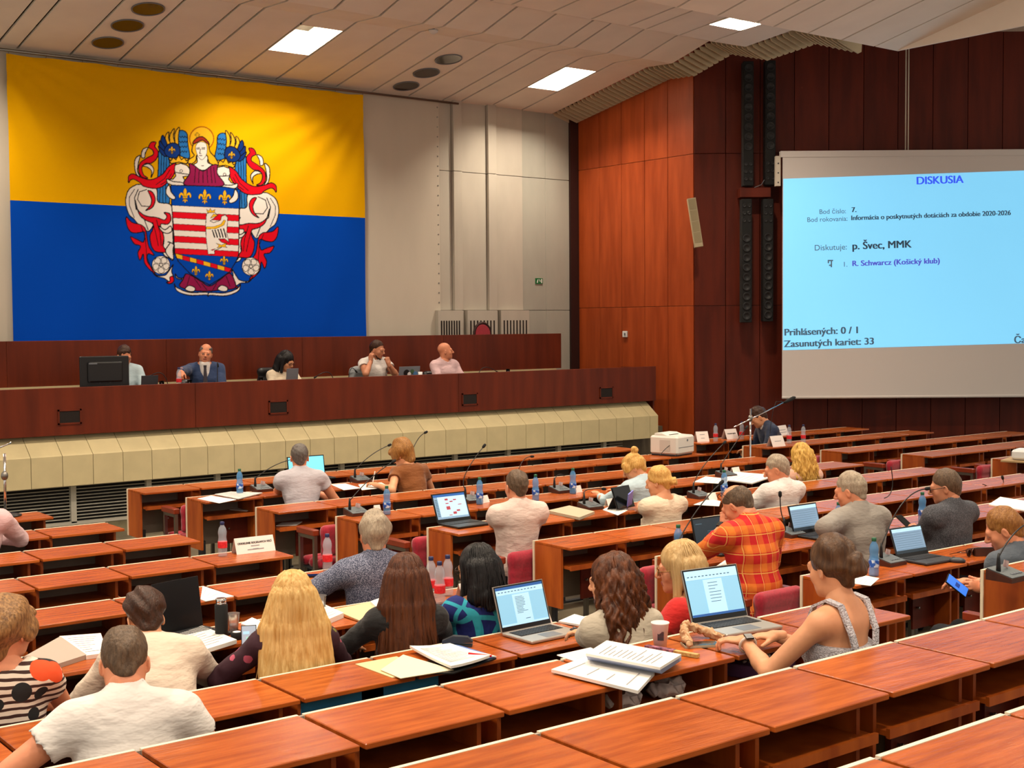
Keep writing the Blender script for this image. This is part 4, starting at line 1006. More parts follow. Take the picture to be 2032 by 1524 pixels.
# left block
PP['b2'] = P('grey-haired man in a speckled blue-grey shirt seen from behind', 742, 1062, 12, 18, 6, row=5, hair='thick', hairm=H_grey, shirt=M_speck, sleeve='long', skin=M_skin3, fat=1.12, arms=[{'w': (0.2, 0.40, 0.33)}, {'w': (-0.28, 0.34, 0.33), 'pole': (-1, -0.3, -0.4)}])
PP['b3'] = P('woman with long straight brown hair and a black top', 805, 1150, 22, 30, 6, row=6, sex='f', hair='long', hairm=H_brown, shirt=C_black, sleeve='elbow', neck='wide', arms=[{'w': (0.16, 0.40, 0.33)}, {'w': (-0.22, 0.36, 0.25), 'pole': (-1, -0.4, -0.5)}])
PP['b4'] = P('woman with a black bob and a blue and teal patterned top', 945, 1130, 10, -10, 8, row=6, sex='f', hair='bob', hairm=H_black, shirt=M_teal, sleeve='short', neck='wide', glasses=mat('dark_frame', '1a1414', 0.3), fat=1.08)
PP['b5'] = P('woman with very long blonde hair holding a phone with a chat on it', 580, 1188, 16, 22, 6, row=6, sex='f', hair='verylong', hairm=H_blond, shirt=M_dfloral, sleeve='long34', neck='round', arms=[{'w': (0.18, 0.36, 0.33)}, {'w': Wy(495, 1298, 5.78), 'pole': (-0.9, -0.4, -0.5), 'pose': 'grip', 'd': (0.1, 0.25, 0.9), 'n': (-0.6, -0.7, 0)}])
PP['b6'] = P('woman with long curly auburn hair and a beige jacket', 1213, 1156, 10, -18, 6, row=7, sex='f', hair='curly', hairm=H_curl, shirt=C_beige, sleeve='long', arms=[{'w': (0.15, 0.38, 0.34)}, {'w': Wd(1165, 1258, 7, 0.03), 'pole': (-0.9, -0.4, -0.3), 'd': (-0.5, 0.8, 0)}])
PP['b7'] = P('blonde woman with glasses and a red top seen in profile', 1347, 1128, -15, -42, 8, row=7, sex='f', hair='shoulder', hairm=H_sb, shirt=C_red, sleeve='short', neck='wide', skin=M_skin3, glasses=mat('gold_frame', '9a7040', 0.3, metal=0.6), seatoff=0.40)
PP['b8'] = P('woman with a messy brown bun and a white strappy dress typing on a silver laptop', 1650, 1126, -6, 6, 12, row=8, sex='f', hair='bunmessy', hairm=H_bun, shirt=C_dress, sleeve='none', neck='dress', res=0.010, arms=[{'w': Wd(1540, 1262, 8, 0.05), 'pole': (0.7, -0.5, -0.5), 'pose': 'type', 'd': (-0.7, 0.7, 0)}, {'w': Wd(1478, 1272, 8, 0.05), 'pole': (-0.6, -0.7, -0.5), 'pose': 'type', 'd': (-0.35, 0.9, 0)}])
PP['b9'] = P('dark-haired man in a cream shirt bending low over his papers', 287, 1230, 15, 5, 34, row=6, lean=0.62, hair='thick', hairm=H_dbrown, shirt=cloth('ivory_shirt', 'd4c2ae'), sleeve='long34', lateral=-0.05, arms=[{'w': (0.02, 0.44, 0.34), 'pole': (1, -0.2, -0.4)}, {'w': (-0.2, 0.44, 0.34)}])
PP['b10'] = P('man with a thinning crown in a white short-sleeved shirt seen from behind', 247, 1316, 16, 20, 32, row=7, hair='thincrown', hairm=H_midbrown, shirt=C_white, skin=M_skin3, fat=1.12, res=0.010, arms=[{'w': (0.22, 0.36, 0.33)}, {'w': (-0.42, 0.26, 0.30), 'pole': (-1, -0.6, -0.3)}])
PP['b11'] = P('older woman with curly hair and glasses in a striped floral top', 18, 1252, 20, 52, 8, row=6, sex='f', hair='womanshort', hairm=H_older, shirt=M_floral, sleeve='short', neck='round', fat=1.14, skin=M_skin3, glasses=mat('clear_frame', 'b8a898', 0.2), arms=[{'w': (0.10, 0.36, 0.33)}, {'w': (-0.2, 0.36, 0.33)}])
PP['b1'] = P('person in a pale pink shirt leaning an elbow on the desk at the left edge', -48, 978, 20, 20, 6, row=2, shirt=C_pinkst, sleeve='long34', hair='short', hairm=H_midbrown, arms=[{'w': (0.06, 0.36, 0.37), 'pole': (1, 0.1, -0.35)}, {'w': (-0.2, 0.36, 0.33)}])
for q in PLOG: print('PERSON', q)
# ------------------------------------------------------------------ flag with its printed crest
def smooth_poly(pts, n=6):
    P_ = np.array(pts, float); N = len(P_); out = []
    for i in range(N):
        p0, p1, p2, p3 = P_[i-1], P_[i], P_[(i+1) % N], P_[(i+2) % N]
        for t in np.arange(n)/n:
            out.append(0.5*((2*p1)+(-p0+p2)*t+(2*p0-5*p1+4*p2-p3)*t*t+(-p0+3*p1-3*p2+p3)*t**3))
    return np.array(out)
class Canvas:
    def __init__(s, w, h, sc): s.w, s.h, s.sc = int(w*sc), int(h*sc), sc; s.rgb = np.zeros((s.h, s.w, 3), np.float32); s.a = np.zeros((s.h, s.w), np.float32)
    def poly(s, pts, col, line=8.5, sm=True, lc='14121a'):
        p = smooth_poly(pts) if sm else np.array(pts, float); p = p*s.sc
        x0, y0 = np.maximum(np.floor(p.min(0)-4).astype(int), 0); x1, y1 = np.minimum(np.ceil(p.max(0)+5).astype(int), (s.w, s.h))
        if x1 <= x0 or y1 <= y0: return
        yy, xx = np.mgrid[y0:y1, x0:x1]; xx = xx+0.5; yy = yy+0.5
        ins = np.zeros(xx.shape, bool); d2 = np.full(xx.shape, 1e9)
        q = np.roll(p, -1, 0)
        for (ax, ay), (bx, by) in zip(p, q):
            c = ((ay > yy) != (by > yy)); ins ^= c & (xx < (bx-ax)*(yy-ay)/(by-ay+1e-12)+ax)
            if line:
                L = (bx-ax)**2+(by-ay)**2+1e-9; t = np.clip(((xx-ax)*(bx-ax)+(yy-ay)*(by-ay))/L, 0, 1); d2 = np.minimum(d2, (xx-ax-t*(bx-ax))**2+(yy-ay-t*(by-ay))**2)
        if col is not None:
            s.rgb[y0:y1, x0:x1][ins] = lin(col); s.a[y0:y1, x0:x1][ins] = 1
        if line:
            m = d2 < (line*s.sc/2)**2; s.rgb[y0:y1, x0:x1][m] = lin(lc); s.a[y0:y1, x0:x1][m] = 1
    def stroke(s, pts, w=5.0, col='14121a', sm=False):
        w = w*1.5
        p = np.array(pts, float)
        p = p*s.sc; x0, y0 = np.maximum(np.floor(p.min(0)-6).astype(int), 0); x1, y1 = np.minimum(np.ceil(p.max(0)+7).astype(int), (s.w, s.h))
        yy, xx = np.mgrid[y0:y1, x0:x1]; d2 = np.full(xx.shape, 1e9)
        for (ax, ay), (bx, by) in zip(p, p[1:]):
            L = (bx-ax)**2+(by-ay)**2+1e-9; t = np.clip(((xx-ax)*(bx-ax)+(yy-ay)*(by-ay))/L, 0, 1); d2 = np.minimum(d2, (xx-ax-t*(bx-ax))**2+(yy-ay-t*(by-ay))**2)
        m = d2 < (w*s.sc/2)**2; s.rgb[y0:y1, x0:x1][m] = lin(col); s.a[y0:y1, x0:x1][m] = 1
    def circ(s, c, r, col, line=8.0, lc='14121a'): s.poly([(c[0]+r*math.cos(t), c[1]+r*math.sin(t)) for t in np.linspace(0, 6.2832, 28, endpoint=False)], col, line, False, lc)
CV = Canvas(1400, 1524, 0.5)
WHT, REDC, BLU, LBL, NVY, YEL, CRM, BLK = 'efe9e2', 'df0f24', '0044b0', '2c78c4', '10337c', 'f0ba24', '8c1a4c', '14121a'
def mirr(pts): return [(1412-x, y+0.065*(1412-2*x)) for (x, y) in pts][::-1]
def both(pts, col, **k): CV.poly(pts, col, **k); CV.poly(mirr(pts), col, **k)
def bstroke(pts, **k): CV.stroke(pts, **k); CV.stroke(mirr(pts), **k)
# long wing feathers
both([(352, 285), (400, 300), (436, 360), (432, 560), (442, 690), (418, 745), (398, 722), (385, 770), (362, 785), (350, 765), (326, 785), (322, 740), (338, 600), (348, 420)], LBL)
for q in ((372, 300, 352, 760), (392, 310, 382, 760), (412, 330, 408, 730)): bstroke([(q[0], q[1]), (q[0]-4, 520), (q[2], q[3])], w=4)
# white mantling body
both([(200, 560), (330, 590), (345, 700), (440, 720), (460, 780), (465, 1000), (470, 1170), (430, 1160), (385, 1120), (392, 1000), (370, 930), (330, 870), (272, 940), (225, 920), (190, 895), (150, 845), (105, 800), (80, 700), (100, 610), (150, 570)], WHT)
bstroke([(150, 600), (110, 660), (110, 730), (150, 830)], w=4); bstroke([(180, 600), (150, 670), (165, 760), (220, 810), (262, 930)], w=5); bstroke([(250, 600), (190, 620), (175, 680), (210, 735), (270, 740)], w=5)
# red inner swirl
both([(262, 610), (300, 625), (322, 680), (300, 745), (245, 772), (280, 735), (292, 690), (280, 650)], REDC)
both([(158, 690), (175, 760), (240, 815), (330, 830), (395, 850), (415, 820), (395, 790), (440, 800), (448, 850), (420, 885), (365, 885), (380, 950), (392, 1000), (385, 1060), (415, 1110), (370, 1115), (320, 1105), (290, 1060), (278, 980), (300, 930), (300, 880), (240, 850), (190, 800)], REDC)
bstroke([(300, 870), (325, 960), (345, 1060)], w=4); bstroke([(330, 850), (360, 960), (370, 1060)], w=4)
both([(350, 900), (400, 930), (445, 900), (455, 940), (420, 960), (375, 945)], WHT); both([(405, 1100), (440, 1040), (425, 1030), (470, 1050), (465, 1100), (470, 1170), (430, 1150)], WHT)
# red outer leaves
both([(85, 825), (130, 868), (190, 885), (215, 895), (242, 925), (255, 1000), (270, 1070), (312, 1138), (262, 1128), (258, 1190), (320, 1282), (290, 1270), (235, 1205), (222, 1130), (195, 1180), (178, 1120), (200, 1065), (150, 1045), (118, 988), (175, 1010), (225, 1030), (235, 950), (180, 955), (125, 950), (92, 900)], REDC)
bstroke([(205, 900), (240, 1000), (250, 1150), (300, 1270)], w=4)
# rose
for c in ((368, 1218), (1104, 1230)):
    CV.circ(c, 74, WHT, 6)
    for i in range(5):
        a = i*1.2566+0.3; CV.poly([(c[0]+math.cos(a)*16, c[1]+math.sin(a)*16), (c[0]+math.cos(a-0.5)*58, c[1]+math.sin(a-0.5)*58), (c[0]+math.cos(a)*68, c[1]+math.sin(a)*68), (c[0]+math.cos(a+0.5)*54, c[1]+math.sin(a+0.5)*54)], WHT, line=5)
    CV.circ(c, 13, WHT, 5)
both([(300, 1275), (340, 1305), (400, 1302), (430, 1270), (468, 1215), (455, 1270), (472, 1320), (455, 1370), (420, 1345), (390, 1325), (330, 1310)], WHT)
both([(440, 1320), (465, 1310), (472, 1350), (440, 1372), (412, 1360), (440, 1350)], REDC)
both([(485, 1290), (505, 1320), (545, 1325), (568, 1290), (560, 1330), (520, 1335), (490, 1320)], WHT)
# upper swirls
both([(290, 215), (328, 216), (318, 250), (345, 290), (335, 345), (292, 385), (245, 388), (215, 425), (228, 480), (262, 508), (215, 500), (188, 450), (200, 385), (258, 342), (305, 315), (300, 280), (268, 255)], REDC)
both([(155, 415), (162, 350), (200, 322), (188, 380), (178, 450), (200, 500), (168, 475)], WHT); both([(210, 332), (220, 275), (262, 258), (243, 300), (236, 342)], WHT); both([(222, 405), (275, 393), (312, 438), (290, 502), (294, 452), (262, 420)], WHT)
# wings by the crowns
both([(515, 128), (548, 120), (582, 150), (590, 230), (602, 340), (545, 335), (515, 305), (508, 200)], LBL)
for j in range(4):
    for i in range(3): bstroke([(520+i*22, 165+j*40), (532+i*22, 178+j*40), (542+i*20, 163+j*40)], w=3.5)
for q in ([(490, 245), (482, 150), (502, 104), (518, 100), (512, 165), (514, 245)], [(452, 242), (441, 165), (466, 112), (478, 112), (472, 170), (490, 242)], [(420, 242), (404, 185), (415, 145), (434, 134), (434, 190), (454, 240)]): both(q, YEL)
for q in ([(402, 262), (374, 220), (372, 178), (386, 158), (406, 190), (422, 244)], [(398, 300), (360, 262), (354, 215), (364, 204), (388, 240), (412, 272)], [(402, 332), (366, 302), (346, 248), (388, 282), (418, 312)]): both(q, NVY)
both([(395, 290), (420, 240), (470, 220), (518, 245), (522, 320), (480, 345), (425, 335)], NVY)
def fleur(cx, cy, s):
    Q = lambda pts: [(cx+x*s, cy+y*s) for x, y in pts]
    CV.poly(Q([(0, -1.2), (0.28, -0.7), (0.14, 0.1), (0, 0.3), (-0.14, 0.1), (-0.28, -0.7)]), YEL, line=3)
    for g in (1, -1):
        CV.poly(Q([(g*0.15, 0.25), (g*0.3, -0.3), (g*0.7, -0.5), (g*1.0, -0.1), (g*0.95, 0.35), (g*0.75, 0.3), (g*0.7, -0.05), (g*0.45, 0.0), (g*0.35, 0.3)]), YEL, line=3)
        CV.poly(Q([(g*0.05, 0.5), (g*0.35, 0.75), (g*0.4, 1.0), (g*0.15, 0.8)]), YEL, line=3)
    CV.poly(Q([(0, 0.45), (0.14, 0.8), (0, 1.25), (-0.14, 0.8)]), YEL, line=3); CV.poly(Q([(-0.38, 0.25), (0.38, 0.25), (0.38, 0.45), (-0.38, 0.45)]), YEL, line=3, sm=False)
fleur(459, 280, 27); fleur(945, 320, 27)
both([(428, 350), (450, 366), (466, 340), (490, 358), (512, 318), (534, 358), (560, 342), (575, 368), (598, 352), (578, 392), (515, 378), (450, 390)], YEL, sm=False)
# red mantling over the helmets
both([(103, 545), (103, 495), (140, 473), (200, 500), (290, 520), (380, 478), (430, 415), (490, 390), (478, 470), (440, 525), (385, 575), (330, 592), (270, 586), (222, 572), (200, 548), (150, 518), (122, 522)], REDC)
bstroke([(440, 440), (400, 510), (330, 560)], w=4); bstroke([(455, 470), (420, 530), (370, 560)], w=4)
# helmets
both([(482, 400), (530, 388), (582, 405), (626, 465), (592, 490), (548, 497), (562, 522), (556, 572), (505, 562), (425, 548), (420, 520), (470, 515), (490, 490), (478, 440)], WHT, sm=False)
both([(418, 515), (470, 535), (545, 545), (558, 570), (500, 572), (430, 552)], WHT)
bstroke([(490, 460), (540, 470), (600, 478)], w=5); CVc = [(533, 450)]
for c in ((533, 450), (890, 478)): CV.circ(c, 11, WHT, 5)
# angel
CV.circ((700, 186), 97, YEL, 9, 'a4550e')
CV.poly([(640, 215), (690, 180), (748, 208), (768, 290), (812, 340), (838, 400), (770, 388), (735, 320), (665, 320), (650, 370), (600, 398), (592, 362), (640, 325), (622, 285)], YEL)
CV.poly([(668, 320), (745, 325), (752, 380), (785, 402), (712, 446), (636, 402), (664, 378)], WHT)
CV.poly([(652, 265), (665, 225), (700, 212), (735, 228), (745, 270), (738, 320), (705, 358), (672, 330)], WHT, line=4)
CV.poly([(632, 212), (665, 178), (710, 172), (752, 212), (758, 235), (705, 200), (640, 228)], 'a2301c')
CV.poly([(655, 175), (658, 160), (645, 160), (645, 150), (658, 150), (656, 138), (670, 138), (669, 150), (684, 150), (683, 162), (669, 162), (670, 176)], YEL, line=3, sm=False)
for q in ([(662, 270), (682, 268)], [(702, 270), (724, 270)], [(660, 262), (682, 258)], [(702, 260), (726, 260)], [(690, 270), (684, 305), (694, 308)], [(682, 322), (702, 324)], [(700, 405), (716, 406)]): CV.stroke(q, w=4)
CV.poly([(600, 392), (638, 404), (712, 450), (785, 404), (832, 402), (830, 470), (882, 566), (716, 575), (558, 560), (602, 470)], CRM)
for x in (650, 680, 712, 745, 775, 800): CV.stroke([(x, 440 if 660 < x < 770 else 420), (x+(x-712)*0.15, 545)], w=4)
# shield
SHD = [(452, 566), (700, 572), (880, 580), (1016, 602), (1010, 800), (1004, 1130), (985, 1185), (930, 1272), (850, 1330), (765, 1382), (690, 1345), (600, 1285), (510, 1190), (478, 1120), (458, 760)]
CV.poly(SHD, BLU, line=8, sm=False)
yb = [730, 783, 833, 882, 932, 980, 1030, 1080, 1126]
for i in range(8):
    f0 = lambda x, y: (x, y+0.05*(x-460))
    xl = 460+i*3; CV.poly([f0(xl, yb[i]), f0(1006, yb[i]-6*0), f0(1005, yb[i+1]), f0(xl+2, yb[i+1])] if i < 8 else [], WHT if i % 2 == 0 else REDC, line=4, sm=False)
CV.poly([(742, 800), (770, 788), (812, 790), (832, 812), (800, 838), (772, 858), (800, 872), (858, 852), (866, 820), (895, 808), (916, 830), (912, 900), (908, 960), (926, 1032), (890, 1005), (840, 1005), (862, 1030), (905, 1045), (850, 1082), (805, 1100), (806, 1128), (752, 1130), (738, 1000), (736, 880)], WHT, line=5, sm=False)
CV.poly([(742, 762), (760, 778), (772, 755), (786, 778), (812, 764), (808, 790), (750, 790)], YEL, line=3, sm=False); CV.poly([(800, 800), (838, 812), (800, 826), (775, 836)], YEL, line=3, sm=False)
CV.poly([(740, 905), (800, 905), (860, 885), (885, 850), (900, 855), (885, 892), (820, 922), (740, 925)], YEL, line=3, sm=False)
for x in (790, 812, 836, 858, 882): CV.stroke([(x, 935-(x-790)*0.15), (x+18, 990)], w=7)
CV.poly([(820, 1040), (865, 1055), (905, 1038), (895, 1062), (910, 1075), (865, 1070), (825, 1080), (842, 1060)], YEL, line=3, sm=False); CV.poly([(775, 1095), (815, 1085), (790, 1100)], REDC, line=3, sm=False)
for i in range(8):
    t0, t1 = i/8, (i+1)/8; g = lambda t, o: (488+(942-488)*t, 1124+(1246-1124)*t+o)
    CV.poly([g(t0, 0), g(t1, 0), g(t1, 36), g(t0, 36)], YEL if i % 2 == 0 else REDC, line=4, sm=False)
for (x, y, s_) in ((568, 650, 50), (727, 660, 50), (889, 667, 50), (652, 1266, 33), (762, 1305, 33), (883, 1182, 33)): fleur(x, y, s_)
CV.poly(SHD, None, line=8, sm=False)
both([(418, 585), (440, 568), (455, 620), (488, 662), (478, 682), (440, 668), (412, 630)], WHT)
# robe hem, feet, ribbon
CV.poly([(572, 1292), (620, 1308), (690, 1350), (765, 1390), (850, 1338), (930, 1285), (978, 1378), (960, 1412), (850, 1422), (765, 1432), (620, 1425), (520, 1392), (545, 1340)], CRM)
for q in ([(600, 1310), (580, 1380)], [(640, 1330), (690, 1400)], [(700, 1370), (740, 1420)], [(820, 1370), (790, 1420)], [(900, 1310), (930, 1390)]): CV.stroke(q, w=4)
for c in ((606, 1414), (872, 1412)): CV.poly([(c[0]-42, c[1]), (c[0]-10, c[1]-28), (c[0]+38, c[1]-10), (c[0]+32, c[1]+18), (c[0]-10, c[1]+20)], WHT)
CV.poly([(476, 1372), (500, 1405), (600, 1442), (745, 1442), (748, 1472), (735, 1462), (600, 1466), (500, 1432)], WHT); CV.poly([(1016, 1372), (990, 1412), (890, 1446), (765, 1444), (756, 1474), (772, 1464), (900, 1470), (1000, 1430)], WHT)
# cloth grid
FY = WALLY-0.10
fX0, fX1 = at_y(20, 400, FY)[0], at_y(724, 430, FY)[0]; fZ1, fZ0 = at_y(360, 146, FY)[2], at_y(360, 690, FY)[2]; fZM = at_y(373, 415, FY)[2]
def grid_lines(a, b, f0, f1, coarse, fine):
    L = list(np.arange(a, f0, coarse))+list(np.arange(f0, f1, fine))+list(np.arange(f1, b, coarse))+[b]
    return np.array(L)
ca, cb = at_y(240, 420, FY), at_y(562, 420, FY); cz1, cz0 = at_y(400, 238, FY)[2], at_y(400, 598, FY)[2]
GX = grid_lines(fX0, fX1, ca[0], cb[0], 0.04, 0.0062); GZ = grid_lines(fZ0, fZ1, cz0, cz1, 0.04, 0.0062)
GZ = np.sort(np.concatenate([GZ, [fZM-0.001, fZM+0.001]]))
XX, ZZ = np.meshgrid(GX, GZ, indexing='ij')
d3 = np.stack([XX-CAM[0], np.full(XX.shape, FY), ZZ-CAM[2]], -1); dep = d3@_f
PX = CX+F_PX*(d3@CR)/dep; PY = CY-F_PX*(d3@CU)/dep
u_ = (XX-fX0)/(fX1-fX0); v_ = (ZZ-fZ0)/(fZ1-fZ0)
ang1 = np.arctan2(1.04-v_, u_+0.05); r1 = np.hypot(1.04-v_, u_+0.05); ang2 = np.arctan2(1.04-v_, 1.05-u_); r2 = np.hypot(1.04-v_, 1.05-u_)
fold = 0.020*np.sin(ang1*26)*np.exp(-r1*2.2)*np.minimum(1, r1*4)+0.016*np.sin(ang2*30+1)*np.exp(-r2*2.4)*np.minimum(1, r2*4)
fold += 0.012*np.sin(u_*34+2*np.sin(v_*3+u_*4))*np.clip(v_-0.86, 0, 1)*6+0.010*np.sin(u_*21+v_*6)*np.exp(-((u_-0.93)/0.08)**2)+0.012*np.sin(u_*26-v_*9+1.5)*np.clip(0.45-v_, 0, 1)*2*np.exp(-((u_-0.2)/0.28)**2)+0.012*np.sin(u_*30-v_*12)*np.clip(0.45-v_, 0, 1)*2*np.exp(-((u_-0.92)/0.14)**2)
fold += 0.006*np.sin(u_*6+v_*9)
sag = 0.03*np.sin(u_*math.pi*9)**2*np.clip(v_-0.9, 0, 1)*4
nx, nz = XX.shape
Vf = np.stack([XX, FY+fold, ZZ-sag], -1).reshape(-1, 3)
ii = np.arange(nx*nz).reshape(nx, nz); Qf = np.stack([ii[:-1, :-1], ii[1:, :-1], ii[1:, 1:], ii[:-1, 1:]], -1).reshape(-1, 4)
colr = np.where((ZZ > fZM)[..., None], np.array(lin('ecb000')), np.array(lin('0046b6'))).astype(np.float32)
kx = 1400/340.0*0.5
cxp = (PX-230)*kx; cyp = (PY-230)*kx
pad = CV.rgb*CV.a[..., None]; al = CV.a.copy()
def blur(a):
    b = a.copy()
    for ax in (0, 1): b = (np.roll(b, 1, ax)+b*2+np.roll(b, -1, ax))/4
    return b
pad, al = blur(pad), blur(al)
inb = (cxp > 1) & (cxp < CV.w-2) & (cyp > 1) & (cyp < CV.h-2)
ix = np.clip(cxp.astype(int), 0, CV.w-1); iy = np.clip(cyp.astype(int), 0, CV.h-1)
A_ = np.where(inb, al[iy, ix], 0)[..., None]; colr = colr*(1-A_)+np.where(inb[..., None], pad[iy, ix], 0)
M_flag = bpy.data.materials.new('printed_flag_cloth'); M_flag.use_nodes = True; nt = M_flag.node_tree; b = nt.nodes['Principled BSDF']; b.inputs['Roughness'].default_value = 0.9; b.inputs['Specular IOR Level'].default_value = 0.08
an = node(nt, 'ShaderNodeAttribute', attribute_name='print'); nt.links.new(an.outputs['Color'], b.inputs['Base Color'])
fme = np_mesh('flag', [(Vf, Qf, 0)], [M_flag])
at_ = fme.color_attributes.new('print', 'FLOAT_COLOR', 'POINT'); at_.data.foreach_set('color', np.concatenate([colr.reshape(-1, 3), np.ones((nx*nz, 1))], 1).astype(np.float32).ravel())
t = thing('city_flag', 'huge yellow over blue flag with a crest of angel, shield and red mantling', 'flag', (0, 0, 0))
link('flag_cloth', fme, t)
rg = MB(); zr = at_y(360, 140, FY)[2]
rg.tube([(fX0-0.3, FY-0.02, fZ1+0.035), (fX1+1.7, FY-0.02, fZ1+0.03)], 0.018, 8); rg.build('rail', M_steel, t, True)
hk = MB().tube([(0, 0, 0.035), (0, -0.012, 0.02), (0, 0, 0)], 0.006, 6).mesh('hook', M_steel)
for i in range(12): link('hook', hk, t, loc=(fX0+0.02+i*(fX1-fX0-0.04)/11, FY-0.01, fZ1-0.005))

# ------------------------------------------------------------------ text
def text_mesh(s, size, bold=0.0, align='LEFT', name='lettering'):
    cu = bpy.data.curves.new('t', 'FONT'); cu.body = s; cu.size = size; cu.align_x = align; cu.extrude = 0.0005
    o = bpy.data.objects.new('t', cu); COL.objects.link(o); dg = bpy.context.evaluated_depsgraph_get(); me = bpy.data.meshes.new_from_object(o.evaluated_get(dg)); bpy.data.objects.remove(o); bpy.data.curves.remove(cu); me.name = name
    return me
def place_text(name, s, size, m, parent, R, loc, bold=0.0, align='LEFT', sx=1.0):
    me = text_mesh(s, size, bold, align); me.materials.clear(); me.materials.append(m)
    co = np.empty(len(me.vertices)*3); me.vertices.foreach_get('co', co); co = co.reshape(-1, 3); co[:, 0] *= sx
    co = co@np.asarray(R).T+np.asarray(loc)
    me.vertices.foreach_set('co', co.astype(np.float32).ravel()); me.update()
    o = link(name, me, parent)
    if bold:
        b_ = bmesh.new(); b_.from_mesh(me); n0 = list(b_.verts); d_ = Vector(np.asarray(R)@np.array([size*bold*2.0, 0, 0]))
        for q_ in (1, 2, 3):
            g_ = bmesh.ops.duplicate(b_, geom=b_.verts[:len(n0)]+[e for e in b_.edges if all(v.index < len(n0) for v in e.verts)]+[f for f in b_.faces if all(v.index < len(n0) for v in f.verts)])
            bmesh.ops.translate(b_, verts=[v for v in g_['geom'] if isinstance(v, bmesh.types.BMVert)], vec=d_*q_)
            b_.verts.index_update(); b_.verts.ensure_lookup_table()
        b_.to_mesh(me); b_.free()
    return o

# ------------------------------------------------------------------ projection screen
SO = 0.5
def scr(px, py):
    v = ray(px, py); n = WN; c = WC-WN*SO; t_ = (c@n)/(v[:2]@n); Pp = CAM+v*t_; return (Pp[:2]-c)@WD, Pp[2]
sl, sz0 = scr(1552, 789); _, sz1 = scr(1545, 312); sr = sl+5.2
t = thing('projection_screen', 'large white projection screen showing the agenda in blue', 'screen', (WC[0]-WN[0]*SO, WC[1]-WN[1]*SO, 0), wang)
MB().box(sl, sr, 0, 0.012, sz0, sz1).build('canvas', M_sckt, t)
MB().box(sl-0.03, sr+0.03, -0.01, 0.10, sz1, sz1+0.09).build('case', M_sckt, t)
MB().tube([(sl, 0.006, sz0), (sr, 0.006, sz0)], 0.022, 10).build('bottom_bar', M_sckt, t, True)
bm_ = MB().box(sl-0.10, sl-0.03, 0.0, 0.10, sz1-0.42, sz1+0.02)
bk = bm_.build('bracket', M_fwall, t)
MB().box(sl-0.075, sl-0.055, -0.004, 0.0, sz1-0.1, sz1-0.08).box(sl-0.075, sl-0.055, -0.004, 0.0, sz1-0.24, sz1-0.22).box(sl-0.075, sl-0.055, -0.004, 0.0, sz1-0.38, sz1-0.36).build('screw_row', M_dgrey, bk)
iz1 = scr(1552, 355)[1]; iz0 = scr(1552, 695)[1]
M_proj = mat('projected_sky_blue', '7ccbf4', 0.9, emit=0.80, var=0.04, scale=(0.6, 0.6, 0.6))
pj = MB().add([(sl+0.01, -0.003, iz0), (sr-0.02, -0.003, iz0+0.11), (sr-0.02, -0.003, iz1+0.14), (sl+0.01, -0.003, iz1)], [(0, 1, 2, 3)]).build('projected_image', M_proj, t)
M_tblue = mat('projected_blue_letters', '3f5fd8', 0.9, emit=0.7); M_tgrey = mat('projected_grey_letters', '4d6674', 0.9, emit=0.6); M_tdk = mat('projected_dark_letters', '3a4e5c', 0.9, emit=0.55); M_tvio = mat('projected_violet_letters', '5a5fc0', 0.9, emit=0.6)
RS = np.array([[1, 0, 0], [0, 0, -1], [0, 1, 0]], float)   # text stands in the screen plane
def stext(s, px, py, hpx, m, bold=0.0, align='LEFT', sx=1.0):
    a, z = scr(px, py); d = 19.48/F_PX
    size = hpx*d/0.72
    R_ = roty(-0.025)@RS
    place_text('lettering', s, size, m, t, R_, (a, -0.006, z), bold, align, sx)
stext('DISKUSIA', 1817, 366, 15.5, M_tblue, 0.012, sx=1.03); stext('Bod číslo:', 1679, 423, 9.5, M_tgrey, 0, 'RIGHT'); stext('7.', 1689, 421, 10, M_tdk, 0.014)
stext('Bod rokovania:', 1682, 438, 9.5, M_tgrey, 0, 'RIGHT'); stext('Informácia o poskytnutých dotáciách za obdobie 2020-2026', 1688, 437, 9.6, M_tdk, 0.011, sx=0.98)
stext('Diskutuje:', 1681, 495, 11.5, M_tgrey, 0, 'RIGHT'); stext('p. Švec, MMK', 1690, 495, 15, M_tdk, 0.012, sx=1.02); stext('1.', 1682, 529, 10, M_tgrey, 0, 'RIGHT'); stext('R. Schwarcz (Košický klub)', 1690, 528, 11, M_tvio, 0.013, sx=1.04)
stext('Prihlásených: 0 / 1', 1555, 666, 14, M_tgrey, 0.014, sx=1.05); stext('Zasunutých kariet: 33', 1555, 689, 14, M_tgrey, 0.014, sx=1.05); stext('Čas: 03:00', 2011, 681, 14, M_tgrey, 0.014, sx=1.05)
a, z = scr(1649, 525)
MB().box(a-0.05, a+0.03, -0.006, -0.004, z+0.05, z+0.07).box(a-0.05, a-0.03, -0.006, -0.004, z+0.02, z+0.05).box(a-0.005, a+0.015, -0.006, -0.004, z-0.04, z+0.05).box(a-0.03, a+0.0, -0.006, -0.004, z-0.02, z).build('hand_symbol', M_tgrey, t)
p0 = on_wall(wall_t(1781), 4.7, SO-0.05)
tt_ = thing('hanging_rod', 'thin pale twin rod from the ceiling down to the projection screen', 'rod', (p0[0], p0[1], 0), wang)
MB().tube([(-0.02, 0, sz1+0.09), (-0.02, 0, 6.62)], 0.010, 8).build('rod', M_fwall, tt_, True); MB().tube([(0.02, 0, sz1+0.09), (0.02, 0, 6.62)], 0.010, 8).build('rod', M_fwall, tt_, True)
